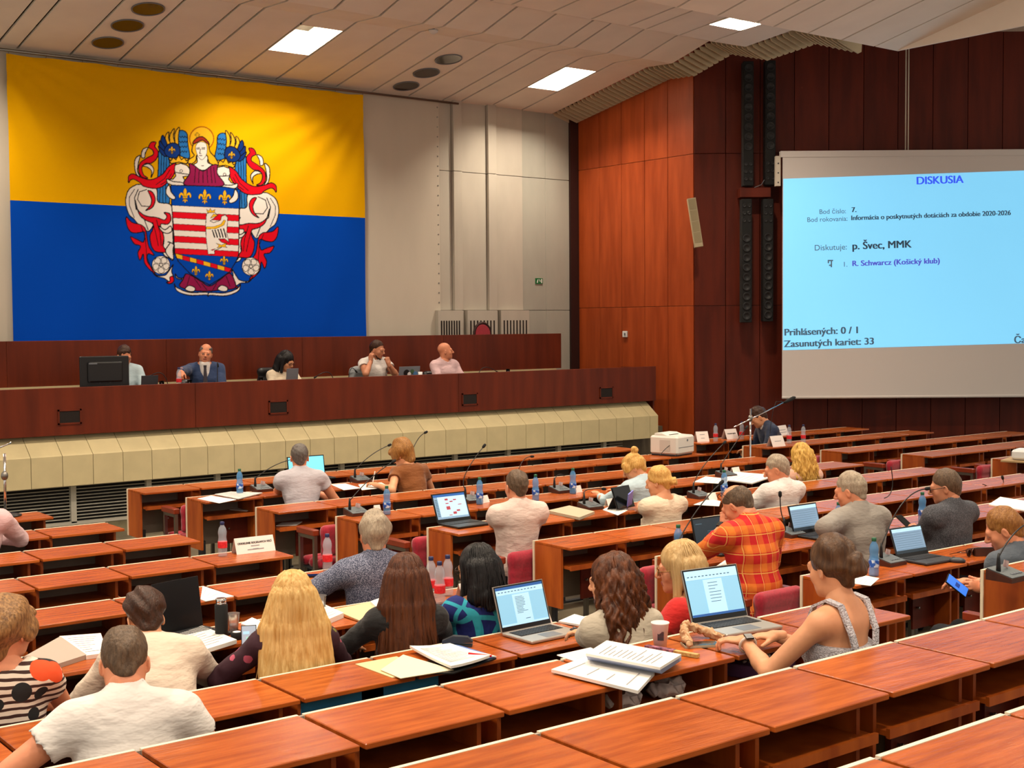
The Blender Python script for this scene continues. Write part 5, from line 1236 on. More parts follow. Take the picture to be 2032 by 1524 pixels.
# ------------------------------------------------------------------ loudspeakers on the dark wall
M_drv = mat('speaker_cone', '131315', 0.6)
drv = MB().lathe([(0.060, 0.0), (0.062, 0.010), (0.055, 0.012), (0.030, -0.012), (0.016, -0.004), (0.001, 0.0)], 14).mesh('driver', M_drv, True)
twt = MB().lathe([(0.026, 0.0), (0.028, 0.008), (0.020, 0.008), (0.001, -0.004)], 10).mesh('tweeter', M_drv, True)
def line_array(label, px, py0, py1, flip):
    ta = wall_t(px); sc_ = np.linalg.norm(WC+WD*ta)*0.985
    zt = on_wall(ta, 0)[2]; v0 = ray(px, py0); v1 = ray(px, py1)
    def zof(py):
        v = ray(px, py); tt = ((WC-WN*0.2)@WN)/(v[:2]@WN); return (CAM+v*tt)[2]
    z1, z0 = zof(py0), zof(py1)
    p = on_wall(ta, z0, 0.0)
    r = thing('line_array_speaker', label, 'speaker', p, wang, 'black column loudspeakers beside the screen')
    H_ = z1-z0; w = 0.155
    MB().bbox(-w/2, w/2, -0.30, -0.12, 0, H_, 0.008).build('cabinet', M_blackmat, r)
    MB().box(-0.03, 0.03, -0.12, 0.0, H_*0.2, H_*0.2+0.06).box(-0.03, 0.03, -0.12, 0.0, H_*0.8, H_*0.8+0.06).build('wall_mount', M_black, r)
    R = rotx(math.pi/2)
    n = int((H_-0.5)/0.145)
    for i in range(n):
        z = (H_-0.10-i*0.145) if flip else (0.10+i*0.145)
        o = link('driver', drv, r, loc=(0, -0.302, z)); o.rotation_euler = (math.pi/2, 0, 0)
    for i in range(3):
        for sg in (-1, 1):
            z = (0.10+i*0.11) if flip else (H_-0.10-i*0.11); o = link('tweeter', twt, r, loc=(sg*0.036, -0.302, z)); o.rotation_euler = (math.pi/2, 0, 0)
line_array('upper black column loudspeaker, left one of the pair beside the screen', 1478, 124, 370, True)
line_array('upper black column loudspeaker, right one of the pair beside the screen', 1521, 122, 368, True)
line_array('lower black column loudspeaker, left one of the pair beside the screen', 1475, 396, 640, False)
line_array('lower black column loudspeaker, right one of the pair beside the screen', 1517, 396, 638, False)
a = wall_t(1493); p = on_wall(a, 0)
def zwall(px, py, off=0.2):
    v = ray(px, py); tt = ((WC-WN*off)@WN)/(v[:2]@WN); return (CAM+v*tt)[2]
t = thing('speaker_mount_box', 'brown box between the upper and lower black column loudspeakers', 'box', (p[0], p[1], 0), wang)
MB().bbox(-0.23, 0.23, -0.26, 0.0, zwall(1493, 392), zwall(1493, 373), 0.005).build('body', M_wallwood2, t)
MB().tube([(-0.02, -0.27, zwall(1493, 373)), (0.08, -0.28, zwall(1493, 368)), (0.13, -0.27, zwall(1493, 358))], 0.005, 6).build('cable', M_grey, t)
# beige column speaker on the corner
c = on_wall(wall_t(1379), 0, 0.25); zc = zwall(1372, 442, 0.3)
t = thing('column_speaker', 'slim beige column loudspeaker hung tilted on the corner of the wooden walls', 'speaker', (c[0]-0.05, c[1], zc), wang)
R = roty(-0.14)@rotx(-0.10)
M_bsp = mat('beige_speaker', 'b0a282', 0.6); M_bgr = mat('beige_grille', '9a8c6c', 0.8, bump=0.4, bscale=(200, 200, 200))
MB().obox((0, 0, 0), (0.125, 0.09, 0.74), R).build('cabinet', M_bsp, t)
for i in range(4): MB().obox(R@np.array([0, -0.047, 0.275-i*0.168]), (0.105, 0.006, 0.155), R).build('grille', M_bgr, t)
MB().bar((0, 0.04, 0.1), (0.02, 0.28, 0.1), 0.03).build('bracket', M_grey, t)
# wall switch and exit sign
p = at_x(1242, 663, SX)
t = thing('wall_switch', 'small white switch box on the orange wooden side wall', 'switch', p)
MB().bbox(-0.035, 0, -0.05, 0.05, -0.05, 0.05, 0.006).build('plate', M_white, t); MB().box(-0.042, -0.034, -0.03, 0.0, -0.02, 0.02).build('rocker', M_grey, t)
p = at_y(1070.5, 557.5, WALLY)
t = thing('exit_sign', 'small green emergency exit sign on the grey wall panel', 'sign', (p[0], WALLY+0.018, p[2]))
MB().box(-0.075, 0.075, -0.012, 0, -0.045, 0.045).build('plate', mat('exit_green', '0c6b34', 0.5), t)
MB().box(0.038, 0.060, -0.014, -0.012, -0.034, 0.034).build('door_symbol', M_white, t)
MB().add([(-0.055, -0.014, -0.03), (-0.03, -0.014, -0.03), (-0.018, -0.014, 0.03), (-0.04, -0.014, 0.02)], [(0, 1, 2, 3)]).add([(-0.005, -0.014, 0.03), (0.005, -0.014, 0.03), (0.028, -0.014, 0.0), (0.015, -0.014, -0.02)], [(0, 1, 2, 3)]).build('running_figure', M_white, t)
# ------------------------------------------------------------------ chairs
def chair_parts(root, s=1.0):
    if 'seat' not in CHM:
        v = Vol((-0.24, -0.2, -0.08), (0.24, 0.26, 0.02), 0.015)
        v.cone((-0.17, -0.10, -0.045), (0.17, -0.10, -0.045), 0.045, k=0.05); v.cone((-0.17, 0.02, -0.045), (0.17, 0.02, -0.045), 0.045, k=0.05); v.cone((-0.17, 0.14, -0.045), (0.17, 0.14, -0.045), 0.045, k=0.05)
        V, Q = v.mesh(); CHM['seat'] = np_mesh('seat', [(V, Q, 0)], [M_red])
        v = Vol((-0.24, -0.24, 0.0), (0.24, -0.08, 0.32), 0.015)
        for z in (0.06, 0.13, 0.20, 0.25): v.cone((-0.17, -0.165, z), (0.17, -0.165, z), 0.036, k=0.05)
        V, Q = v.mesh(); CHM['backrest'] = np_mesh('backrest', [(V, Q, 0)], [M_red])
        CHM['armrest'] = MB().bbox(-0.03, 0.03, -0.14, 0.15, 0.20, 0.25, 0.006).mesh('armrest', M_arm)
        f_ = MB().bar((0, -0.13, 0.185), (0, 0.14, 0.185), 0.03, 0.03).bar((0, 0.125, 0.18), (0, 0.125, -0.37), 0.03, 0.03).bar((0, -0.115, 0.18), (0, -0.115, -0.37), 0.03, 0.03)
        CHM['frame'] = f_.mesh('frame', M_steel)
        CHM['seat_pan'] = MB().box(-0.2, 0.2, -0.16, 0.18, -0.10, -0.085).mesh('seat_pan', M_dgrey)
    for n in ('seat', 'seat_pan', 'backrest'): link(n, CHM[n], root)
    for sg in (-1, 1):
        link('armrest', CHM['armrest'], root, loc=(sg*0.235, 0, 0)); link('frame', CHM['frame'], root, loc=(sg*0.235, 0, 0))
CHM = {}
chairs = []
def chair(x, k, label, group='red upholstered hall chairs'):
    r = thing('hall_chair', label, 'chair', (x, ROWY[k+1]+0.24, FLZ[k]+0.39), group=group); chair_parts(r); chairs.append((x, k)); return r
SEATS = {'a1': 1, 'a2': 1, 'a3': 4, 'a4': 3, 'a5': 4, 'a6': 6, 'a7': 4, 'a8': 3, 'a9': 6, 'a10': 6, 'a11': 7, 'b2': 5, 'b3': 6, 'b4': 6, 'b5': 6, 'b6': 7, 'b8': 8, 'b9': 6, 'b10': 7, 'b11': 6, 'b1': 2}
WHO = {'a1': 'man at the laptop in the grey shirt', 'a2': 'woman in the brown top', 'a3': 'man with the black laptop', 'a4': 'woman with the high bun', 'a5': 'woman with the lilac phone', 'a6': 'man in the plaid shirt', 'a7': 'man in jeans and white shirt', 'a8': 'woman with wavy blonde hair', 'a9': 'man in the grey shirt typing', 'a10': 'man in the tweed jacket', 'a11': 'ginger-haired man', 'b2': 'man in the speckled shirt', 'b3': 'woman with long brown hair', 'b4': 'woman with the black bob', 'b5': 'woman with very long blonde hair', 'b6': 'woman with auburn curls', 'b8': 'woman in the white dress', 'b9': 'dark-haired man bending low', 'b10': 'man in the white shirt', 'b11': 'woman in the floral top', 'b1': 'person in the pink shirt'}
for n, k in SEATS.items():
    chair(float(PP[n]['loc'][0]), k, f"red hall chair under the {WHO[n]}")
for k in range(0, 8):
    x = ML[k]+PW*0.5+0.06
    if not any(abs(cx-x) < 0.5 and ck == k for cx, ck in chairs): chair(x, k, f'empty red hall chair at the aisle end of the {ORD[k]} row, middle block')
for k in (1, 2, 3):
    chair(K*RL[k]+PW*0.5+0.06, k, f'empty red hall chair at the aisle end of the {ORD[k]} row, right block')

# ------------------------------------------------------------------ bottles
def bottle_proto(kind):
    prof = [(0.001, 0.0), (0.026, 0.0), (0.031, 0.006), (0.032, 0.03), (0.030, 0.045), (0.0315, 0.055), (0.0315, 0.105), (0.029, 0.115), (0.026, 0.135), (0.029, 0.155), (0.030, 0.170), (0.024, 0.195), (0.014, 0.212), (0.0125, 0.220), (0.001, 0.221)]
    d = {}
    d['bottle_body'] = MB().lathe(prof, 16).mesh('bottle_body', M_bottle if kind == 'r' else M_bottleb, True)
    if kind == 'r':
        d['label_band'] = MB().lathe([(0.0322, 0.060), (0.0325, 0.062), (0.0325, 0.102), (0.0322, 0.104)], 16).mesh('label_band', mat('red_label', 'c8141e', 0.5, col2='e03038', scale=(90, 90, 60)), True)
        d['cap'] = MB().lathe([(0.0145, 0.218), (0.0150, 0.220), (0.0150, 0.236), (0.013, 0.239), (0.001, 0.239)], 14).mesh('cap', mat('navy_cap', '1c2350', 0.5), True)
    else:
        d['label_band'] = MB().lathe([(0.0322, 0.058), (0.0325, 0.060), (0.0325, 0.100), (0.0322, 0.102)], 16).mesh('label_band', mat('blue_label', '1c50a8', 0.5, col2='c8d4e4', scale=(40, 40, 30), ramp=(0.5, 0.6)), True)
        d['cap'] = MB().lathe([(0.0145, 0.218), (0.0150, 0.220), (0.0150, 0.236), (0.013, 0.239), (0.001, 0.239)], 14).mesh('cap', mat('green_cap', '1f5a3c', 0.5), True)
    return d
BP = {k: bottle_proto(k) for k in 'rb'}
def bottle(px, py, k, kind, label, sc=1.0):
    p = on_desk(px, py, k)
    r = thing('water_bottle', label, 'bottle', p, group='small water bottles on the desks'); r.scale = (sc, sc, sc)
    for n, me in BP[kind].items(): link(n, me, r)
for (px, py, k, kd, lb) in [(476, 981, 1, 'b', 'teal-capped bottle beside the newspaper and the man at the laptop'), (768, 1021, 3, 'b', 'blue water bottle by the large microphone unit at the aisle'), (952, 1001, 3, 'b', 'blue water bottle behind the open black laptop'),
        (1063, 1000, 3, 'b', 'blue water bottle half hidden by the man with cropped hair'), (1137, 980, 3, 'b', 'blue water bottle beside the microphone unit and a small white card'), (1437, 985, 4, 'b', 'light blue water bottle among papers near the plaid man'),
        (1346, 1112, 6, 'b', 'blue water bottle beside the dark laptop of the plaid man'), (1664, 1060, 6, 'b', 'blue water bottle behind the man with cropped grey hair'), (1830, 1037, 6, 'b', 'blue water bottle before the man in the tweed jacket'), (1734, 1143, 7, 'b', 'blue water bottle beside the open grey laptop'),
        (442, 1104, 4, 'r', 'red-labelled bottle beside the folded name card'), (650, 1122, 5, 'r', 'clear bottle beside the man in the speckled shirt'), (856, 1186, 6, 'r', 'red-labelled bottle, left of the three by the woman with brown hair'), (873, 1197, 6, 'r', 'red-labelled bottle, front of the three by the woman with brown hair'), (889, 1182, 6, 'r', 'red-labelled bottle, right of the three by the woman with brown hair'),
        (1420, 876, 0, 'r', 'red-labelled bottle beside the leftmost cards on the side table'), (1472, 873, 0, 'r', 'red-labelled bottle behind the man in the navy suit'), (1566, 880, 1, 'r', 'red-labelled bottle, left of two by the blonde wavy hair'), (1594, 879, 1, 'r', 'red-labelled bottle, right of two by the blonde wavy hair')]:
    bottle(px, py, k, kd, lb)

# ------------------------------------------------------------------ conference microphones
M_unit = mat('unit_grey', '565d60', 0.45); M_unitw = mat('unit_walnut', '4a2416', 0.45, col2='3a1a10', scale=(20, 20, 4))
M_card2 = mat('member_card', 'c8b4b0', 0.5, col2='8a5a60', scale=(30, 30, 30))
UM = {}
def mic_unit(px, py, k, tip=None, label='', root_px=None, mid=None, card=True, rz=0.0, head=True, base=True):
    p = on_desk(px, py, k)
    r = thing('microphone_unit', label, 'microphone', p, rz, 'conference microphone units')
    if not UM:
        UM['base'] = MB().prism([(-0.075, 0.0), (0.075, 0.0), (0.075, 0.055), (-0.075, 0.022)], 0.17, axis=0, a0=-0.085).mesh('base', M_unitw)
        UM['panel'] = MB().prism([(-0.072, 0.024), (0.074, 0.0565), (0.074, 0.0615), (-0.072, 0.028)], 0.156, axis=0, a0=-0.078).mesh('panel', M_unit)
        b = MB()
        for i in range(4): b.box(-0.03+i*0.024, -0.014+i*0.024, -0.045, -0.03, 0.033, 0.039)
        UM['button_row'] = b.mesh('button_row', M_grey)
        UM['card'] = MB().obox((0.03, 0.03, 0.075), (0.045, 0.004, 0.035), roty(0.3)).mesh('card', M_card2)
        UM['foot'] = MB().lathe([(0.013, 0.03), (0.012, 0.06), (0.009, 0.10), (0.005, 0.13)], 10, (-0.055, 0.02, 0.012)).mesh('socket', M_black, True)
    if base:
        for n in ('base', 'panel', 'button_row')+(('card',) if card else ()): link(n, UM[n], r)
        link('socket', UM['foot'], r)
    if tip is not None:
        Rz_ = rotz(-rz)
        a = np.array([-0.055, 0.02, 0.12 if base else 0.02])
        depth_y = p[1]+0.05
        b = Rz_@(at_y(tip[0], tip[1], depth_y)-p); 
        c = Rz_@(at_y(mid[0], mid[1], depth_y)-p) if mid is not None else (a*0.5+b*0.5)+np.array([-0.02, 0, 0.05])
        pts = [(1-t)**2*a+2*t*(1-t)*c+t*t*b for t in np.linspace(0, 1, 12)] if mid is None else [(1-t)**2*a+2*t*(1-t)*(2*c-0.5*(a+b))+t*t*b for t in np.linspace(0, 1, 14)]
        MB().tube(pts, 0.0042, 7).build('gooseneck', M_black, r, True)
        if head:
            d = unit(pts[-1]-pts[-2]); MB().tube([b-d*0.012, b, b+d*0.012, b+d*0.03, b+d*0.036], [0.006, 0.0125, 0.0135, 0.012, 0.005], 10).build('capsule', M_blackmat, r, True)
    return r
mic_unit(519, 973, 1, (578, 912), 'conference microphone unit left of the man at the laptop', card=True)
mic_unit(716, 955, 1, (771, 884), 'conference microphone unit in front of the woman in brown')
mic_unit(708, 1020, 3, (779, 917), 'large conference microphone unit at the aisle end of the fourth row', mid=(735, 950))
mic_unit(936, 990, 3, (959, 887), 'conference microphone unit behind the open black laptop', mid=(924, 940))
mic_unit(1112, 975, 3, (1118, 943), 'conference microphone unit with a short stub beside a blue bottle', head=False)
mic_unit(1172, 1010, 4, (1196, 970), 'conference microphone unit with its head bent down beside the beige folder', mid=(1165, 972))
mic_unit(1388, 988, 4, (1436, 880), 'conference microphone unit between the blonde woman and the plaid man', mid=(1396, 925))
mic_unit(1441, 946, 3, (1480, 850), 'conference microphone unit before the grey-haired man in white', mid=(1452, 890))
mic_unit(1358, 1116, 6, (1429, 960), 'conference microphone unit behind the laptop of the plaid man', mid=(1385, 1010))
mic_unit(1570, 1050, 6, (1548, 984), 'slim microphone rising behind the laptop with the dark screen bar', mid=(1550, 1015))
mic_unit(1764, 1120, 7, (1838, 970), 'conference microphone unit with a long arched neck beside the grey laptop', mid=(1790, 1000))
mic_unit(2000, 1150, 8, (2040, 1038), 'conference microphone unit on the raised desk at the right edge')
mic_unit(1766, 1015, 5, (1768, 926), 'conference microphone with a straight neck in the sixth row', mid=(1770, 970), head=False, base=False)
mic_unit(1960, 985, 5, (1990, 950), 'microphone lying with its head raised in the sixth row near the right edge', mid=(1985, 968), base=False)
mic_unit(1318, 912, 1, (1345, 876), 'conference microphone unit before the white printer', base=False)
mic_unit(1040, 937, 1, (1054, 906), 'conference microphone behind the head of the man with cropped hair', mid=(1040, 912), base=False)
mic_unit(815, 940, 1, (843, 859), 'conference microphone behind the woman in brown', mid=(822, 885), base=False)
p = on_desk(1950, 1100, 7)
t = thing('microphone_unit', 'wooden microphone unit turned away beside the sunglasses', 'microphone', p, 2.6, 'conference microphone units')
for n in ('base', 'panel'): link(n, UM[n], t)
# microphones on the dais bench
ZD = ztop-0.07
def dais_mic(px, py, tip, label, y=14.75):
    p = at_y(px, py, y); p[2] = ZD
    r = thing('microphone_unit', label, 'microphone', p, math.pi, 'dais microphones')
    MB().bbox(-0.06, 0.06, -0.06, 0.06, 0.0, 0.03, 0.005).build('base', M_dgrey, r)
    b = rotz(math.pi)@(at_y(tip[0], tip[1], y)-p); a = np.array([0, 0.02, 0.03]); c = np.array([b[0]*0.2, 0.02, max(b[2], 0.10)+0.10])
    pts = [(1-q)**2*a+2*q*(1-q)*c+q*q*b for q in np.linspace(0, 1, 10)]
    MB().tube(pts, 0.005, 7).build('gooseneck', M_black, r, True); d = unit(pts[-1]-pts[-2]); MB().tube([b, b+d*0.04], [0.012, 0.011], 8).build('capsule', M_blackmat, r, True)
dais_mic(332, 757, (300, 745), 'thin dark microphone left of the man in the blue suit')
dais_mic(430, 755, (432, 722), 'thin dark microphone before the man in the blue suit')
dais_mic(660, 748, (628, 747), 'thin microphone bent flat between the woman and the bearded man')
dais_mic(948, 737, (985, 737), 'dark arched microphone at the empty right end of the dais')
dais_mic(690, 748, (705, 735), 'thin microphone by the grey jacket on the chair')

# ------------------------------------------------------------------ laptops
M_alu = mat('silver_aluminium', 'b4ada4', 0.35, metal=0.5); M_keys = mat('keyboard', '17181b', 0.5, bump=0.6, bscale=(110, 110, 110)); M_bez = mat('bezel', '0b0b0d', 0.3)
def scr_mat(name, c, e): return mat(name, c, 0.3, emit=e)
S_blue = scr_mat('screen_blue', '86bede', 0.55); S_white = scr_mat('screen_page', 'a9d4ec', 0.6); S_dark = scr_mat('screen_dark', '26343f', 0.35); S_cyan = scr_mat('screen_cyan', '6fd4f4', 0.9); S_bar = scr_mat('screen_bar', '2a5aa0', 0.4); S_ink = scr_mat('screen_ink', '4a6a80', 0.25); S_redb = scr_mat('screen_red_block', 'a0404a', 0.4); S_grey = scr_mat('screen_grey_blue', '7796b4', 0.5); S_green = scr_mat('chat_green', '9ad6c4', 0.6)
def laptop(label, hl, hr, k, depth=0.235, tilt=110, body='s', content='doc', hscr=None, wmul=1.0, z=None, yoff=0.0):
    zz = TOPZ[k] if z is None else z
    A, B = at_z(*hl, zz), at_z(*hr, zz); d = B-A; w = np.linalg.norm(d[:2])*wmul; ang = math.atan2(d[1], d[0]); c = (A+B)/2
    r = thing('laptop', label, 'laptop', (c[0], c[1]+yoff, zz), ang, 'open laptops')
    bm = M_alu if body == 's' else (M_dgrey if body == 'g' else M_black)
    MB().bbox(-w/2, w/2, -depth, 0.0, 0.003, 0.018, 0.004).build('base', bm, r)
    kb = MB().box(-w*0.42, w*0.42, -depth*0.52, -depth*0.10, 0.0182, 0.0196).build('keyboard', M_keys, r)
    km = MB()
    for i in range(5):
        for j in range(14):
            x = -w*0.41+j*w*0.82/14; y = -depth*0.50+i*depth*0.4/5; km.box(x, x+w*0.82/14*0.82, y, y+depth*0.4/5*0.82, 0.0196, 0.0212)
    km.build('key_rows', mat('keycaps', '26272b' if body != 's' else '3a4048', 0.5), kb)
    MB().box(-w*0.16, w*0.16, -depth*0.93, -depth*0.60, 0.018, 0.0186).build('touchpad', M_grey if body == 's' else M_dgrey, r)
    hs = hscr or w*0.62; th = math.radians(tilt); R = rotx(th-math.pi/2*0)  # screen frame
    R = np.array([[1, 0, 0], [0, math.cos(th), -math.sin(th)], [0, math.sin(th), math.cos(th)]])
    # local lid plane: x across, y up the lid, z towards the user
    def L(x, y, z_): return np.array([0, 0.0, 0.016])+np.array([x, 0, 0])+y*np.array([0, -math.cos(th), math.sin(th)])+z_*np.array([0, -math.sin(th), -math.cos(th)])
    def quad(x0, x1, y0, y1, z_): return [L(x0, y0, z_), L(x1, y0, z_), L(x1, y1, z_), L(x0, y1, z_)]
    lid = MB(); vs = quad(-w/2, w/2, 0, hs, 0.0)+quad(-w/2, w/2, 0, hs, -0.007); lid.add(vs, [(0, 1, 2, 3), (7, 6, 5, 4), (0, 4, 5, 1), (1, 5, 6, 2), (2, 6, 7, 3), (3, 7, 4, 0)])
    lo_ = lid.build('lid', bm, r)
    MB().add(quad(-w/2+0.003, w/2-0.003, 0.004, hs-0.003, 0.0008), [(0, 1, 2, 3)]).build('bezel', M_bez, lo_)
    sx0, sx1, sy0, sy1 = -w/2+0.010, w/2-0.010, 0.026, hs-0.010
    Sc = lambda u, v_, du, dv, e=0.0022: quad(sx0+(sx1-sx0)*u, sx0+(sx1-sx0)*(u+du), sy0+(sy1-sy0)*v_, sy0+(sy1-sy0)*(v_+dv), e)
    m_ = {'doc': S_blue, 'off': M_bez, 'dark': S_dark, 'cyan': S_cyan, 'chart': S_grey, 'mail': S_grey, 'list': S_blue}[content]
    sc_ = MB().add(Sc(0, 0, 1, 1, 0.0016), [(0, 1, 2, 3)]).build('display', m_, lo_)
    def blk(rects, m, nm, e=0.0024):
        b = MB()
        for q in rects: b.add(Sc(*q, e), [(0, 1, 2, 3)])
        b.build(nm, m, lo_)
    rr = random.Random(len(label))
    if content in ('doc', 'list'):
        blk([(0, 0.93, 1, 0.07)], S_bar if content == 'doc' else S_white, 'title_bar'); blk([(0, 0.80, 1, 0.13)], S_white, 'ribbon'); blk([(0.32, 0.0, 0.36, 0.78)], S_white, 'page'); blk([(0, 0, 1, 0.05)], S_bar if content == 'list' else S_white, 'task_bar', 0.0027)
        n = 12 if content == 'doc' else 7
        blk([(0.37 if content == 'doc' else 0.40, 0.70-i*0.6/n*(0.75 if content == 'doc' else 0.8), rr.uniform(0.12, 0.26), 0.012) for i in range(n)], S_ink, 'text_rows', 0.0028)
        blk([(0.04+i*0.07, 0.86, 0.04, 0.02) for i in range(12)], S_ink, 'icons', 0.0028)
        if content == 'doc': blk([(0.52, 0.12, 0.1, 0.015)], S_ink, 'signature', 0.0028)
    if content == 'chart':
        blk([(0.12, 0.08, 0.86, 0.82)], S_white, 'page'); blk([(0.0, 0.9, 1, 0.1)], S_bar, 'title_bar')
        blk([(0.34, 0.74, 0.10, 0.08), (0.34, 0.60, 0.10, 0.04), (0.34, 0.36, 0.12, 0.14), (0.48, 0.66, 0.10, 0.05), (0.60, 0.72, 0.10, 0.05), (0.52, 0.16, 0.11, 0.10), (0.64, 0.26, 0.11, 0.07), (0.72, 0.52, 0.12, 0.03), (0.38, 0.12, 0.1, 0.03)], S_redb, 'chart_blocks', 0.0028)
        blk([(0.02, 0.12+i*0.065, 0.08, 0.03) for i in range(11)], S_ink, 'side_rows', 0.0028)
    if content == 'mail':
        blk([(0, 0.86, 1, 0.14)], S_white, 'header'); blk([(0.03, 0.78-i*0.09, 0.9, 0.008) for i in range(8)], S_ink, 'text_rows', 0.0028); blk([(0, 0, 1, 0.12)], S_dark, 'dock', 0.0028)
    if content == 'dark': blk([(0.06, 0.8, 0.2, 0.03), (0.4, 0.5, 0.3, 0.02), (0.4, 0.42, 0.25, 0.02), (0.4, 0.34, 0.3, 0.02)], S_ink, 'text_rows', 0.0028)
    return r
laptop('open laptop with a bright cyan screen before the man in light grey', (573, 952), (646, 946), 1, content='cyan', body='k', tilt=100, hscr=0.215)
laptop('big open black laptop showing a chart at the aisle end', (869, 1042.5), (935, 1034), 4, content='chart', body='k', tilt=112, hscr=0.235, depth=0.27)
laptop('open silver laptop showing a text page beside the woman with auburn curls', (996, 1263), (1094, 1243), 7, content='doc', body='s', tilt=108, hscr=0.235)
laptop('open silver laptop showing a list, typed on by the woman in the white dress', (1374, 1246), (1484, 1229), 8, content='list', body='s', tilt=110, hscr=0.24)
laptop('open laptop with a dark page before the man in the plaid shirt', (1382, 1096), (1448, 1086), 6, content='dark', body='k', tilt=104, hscr=0.215)
laptop('open laptop with mail on it before the man in the grey shirt', (1576, 1066), (1631, 1057), 6, content='mail', body='k', tilt=106, hscr=0.215)
laptop('open grey laptop with nobody at it beside the computer mouse', (1781, 1113), (1843, 1103), 7, content='mail', body='g', tilt=110, hscr=0.20)
laptop('open laptop at the right edge before the ginger-haired man', (2012, 1108), (2072, 1098), 7, content='dark', body='k', tilt=100, hscr=0.20)
laptop('large laptop with a black switched-off screen beside the bending man', (312, 1268), (403, 1247), 6, content='off', body='k', tilt=98, hscr=0.26)
# tablet beside the woman with the phone
a = on_desk(1232, 1012, 4); 
t = thing('tablet', 'black tablet standing on its cover beside the woman with the lilac phone', 'tablet', a, 0.2)
R = rotx(-0.35); MB().obox((0.03, 0, 0.105), (0.25, 0.008, 0.19), R).build('body', M_bez, t); MB().bar((0.03, 0.09, 0.004), (0.03, 0.03, 0.11), 0.2, 0.003).build('stand', M_black, t); MB().obox((0.03, -0.0065, 0.105), (0.235, 0.003, 0.175), R).build('display', mat('tablet_glass', '0c0f10', 0.15), t)
# dais: monitor and laptops seen from behind
yb_ = 14.62
p = at_y(209, 765, yb_)
t = thing('monitor', 'black computer monitor standing with its back to the hall on the dais', 'monitor', (p[0], yb_, ZD), 0)
zc = at_y(209, 737, yb_)[2]-ZD
MB().bbox(-0.285, 0.285, 0.0, 0.035, zc-0.175, zc+0.175, 0.01).build('housing', M_black, t); MB().bbox(-0.20, 0.20, -0.03, 0.0, zc-0.12, zc+0.11, 0.015).build('back_shell', M_black, t)
MB().bar((-0.06, 0.0, zc-0.05), (-0.06, 0.02, 0.0), 0.02).bar((0.06, 0.0, zc-0.05), (0.06, 0.02, 0.0), 0.02).box(-0.12, 0.12, -0.05, 0.15, 0.0, 0.012).build('stand', M_dgrey, t)
MB().box(-0.195, -0.10, -0.033, -0.0295, zc+0.085, zc+0.10).build('badge', M_grey, t)
def dais_laptop(label, px0, px1, pyt, pyb, m, deco=None, y=14.72):
    A, B = at_y(px0, pyb, y), at_y(px1, pyb, y); w = B[0]-A[0]; zt_ = at_y((px0+px1)/2, pyt, y)[2]
    t = thing('laptop', label, 'laptop', ((A[0]+B[0])/2, y, ZD), 0, 'laptops on the dais'); h = max(zt_-ZD, 0.16)
    lidm = MB().obox((0, -0.02, h/2), (w, 0.009, h), rotx(0.16)).build('lid', m, t); MB().bbox(-w/2, w/2, 0.0, 0.22, 0.0, 0.016, 0.003).build('base', m, t)
    if deco:
        for (x, z, r_, mm) in deco: MB().lathe([(0.001, 0.0), (r_, 0.0), (r_, 0.002)], 14, (x*w, -0.029-(z-0.5)*h*0.16, z*h), rotx(math.pi/2+0.16)).build('sticker', mm, lidm)
    return t
dais_laptop('dark grey laptop beside the monitor on the dais', 279, 312, 751, 764, M_dgrey)
dais_laptop('grey tablet held up before the woman in cream on the dais', 567, 590, 731, 756, M_grey, y=14.95)
dais_laptop('grey laptop with round stickers on its lid on the dais', 790, 831, 727, 749, M_grey, [(-0.15, 0.5, 0.045, M_black), (0.12, 0.6, 0.03, mat('sticker_green', '3a5a3a', 0.5)), (0.28, 0.4, 0.035, mat('sticker_blue', '4a7aa8', 0.5)), (-0.02, 0.4, 0.028, M_white)])
for (px, py, lb) in ((321, 762, 'small drinking glass left of the hand of the man in the suit'), (376, 758, 'small drinking glass before the man in the suit'), (518, 752, 'small glass before the woman in cream on the dais'), (834, 744, 'small white cup beside the stickered laptop'), (1008, 738, 'small glass at the empty right end of the dais')):
    p = at_y(px, py, 14.6)
    t = thing('drinking_glass', lb, 'glass', (p[0], 14.6, ZD), group='glasses on the dais'); MB().lathe([(0.024, 0.0), (0.030, 0.095), (0.028, 0.095), (0.022, 0.006), (0.001, 0.006)], 14).build('glass_wall', M_glass if 'cup' not in lb else M_white, t, True); MB().lathe([(0.001, 0.007), (0.022, 0.007), (0.0245, 0.05), (0.001, 0.05)], 12).build('contents', M_bottle, t)
p = at_y(362, 757, 14.75); t = thing('water_bottle', 'clear bottle gripped by the man in the blue suit', 'bottle', (p[0], 14.85, ZD))
for n, me in BP['r'].items(): link(n, me, t)
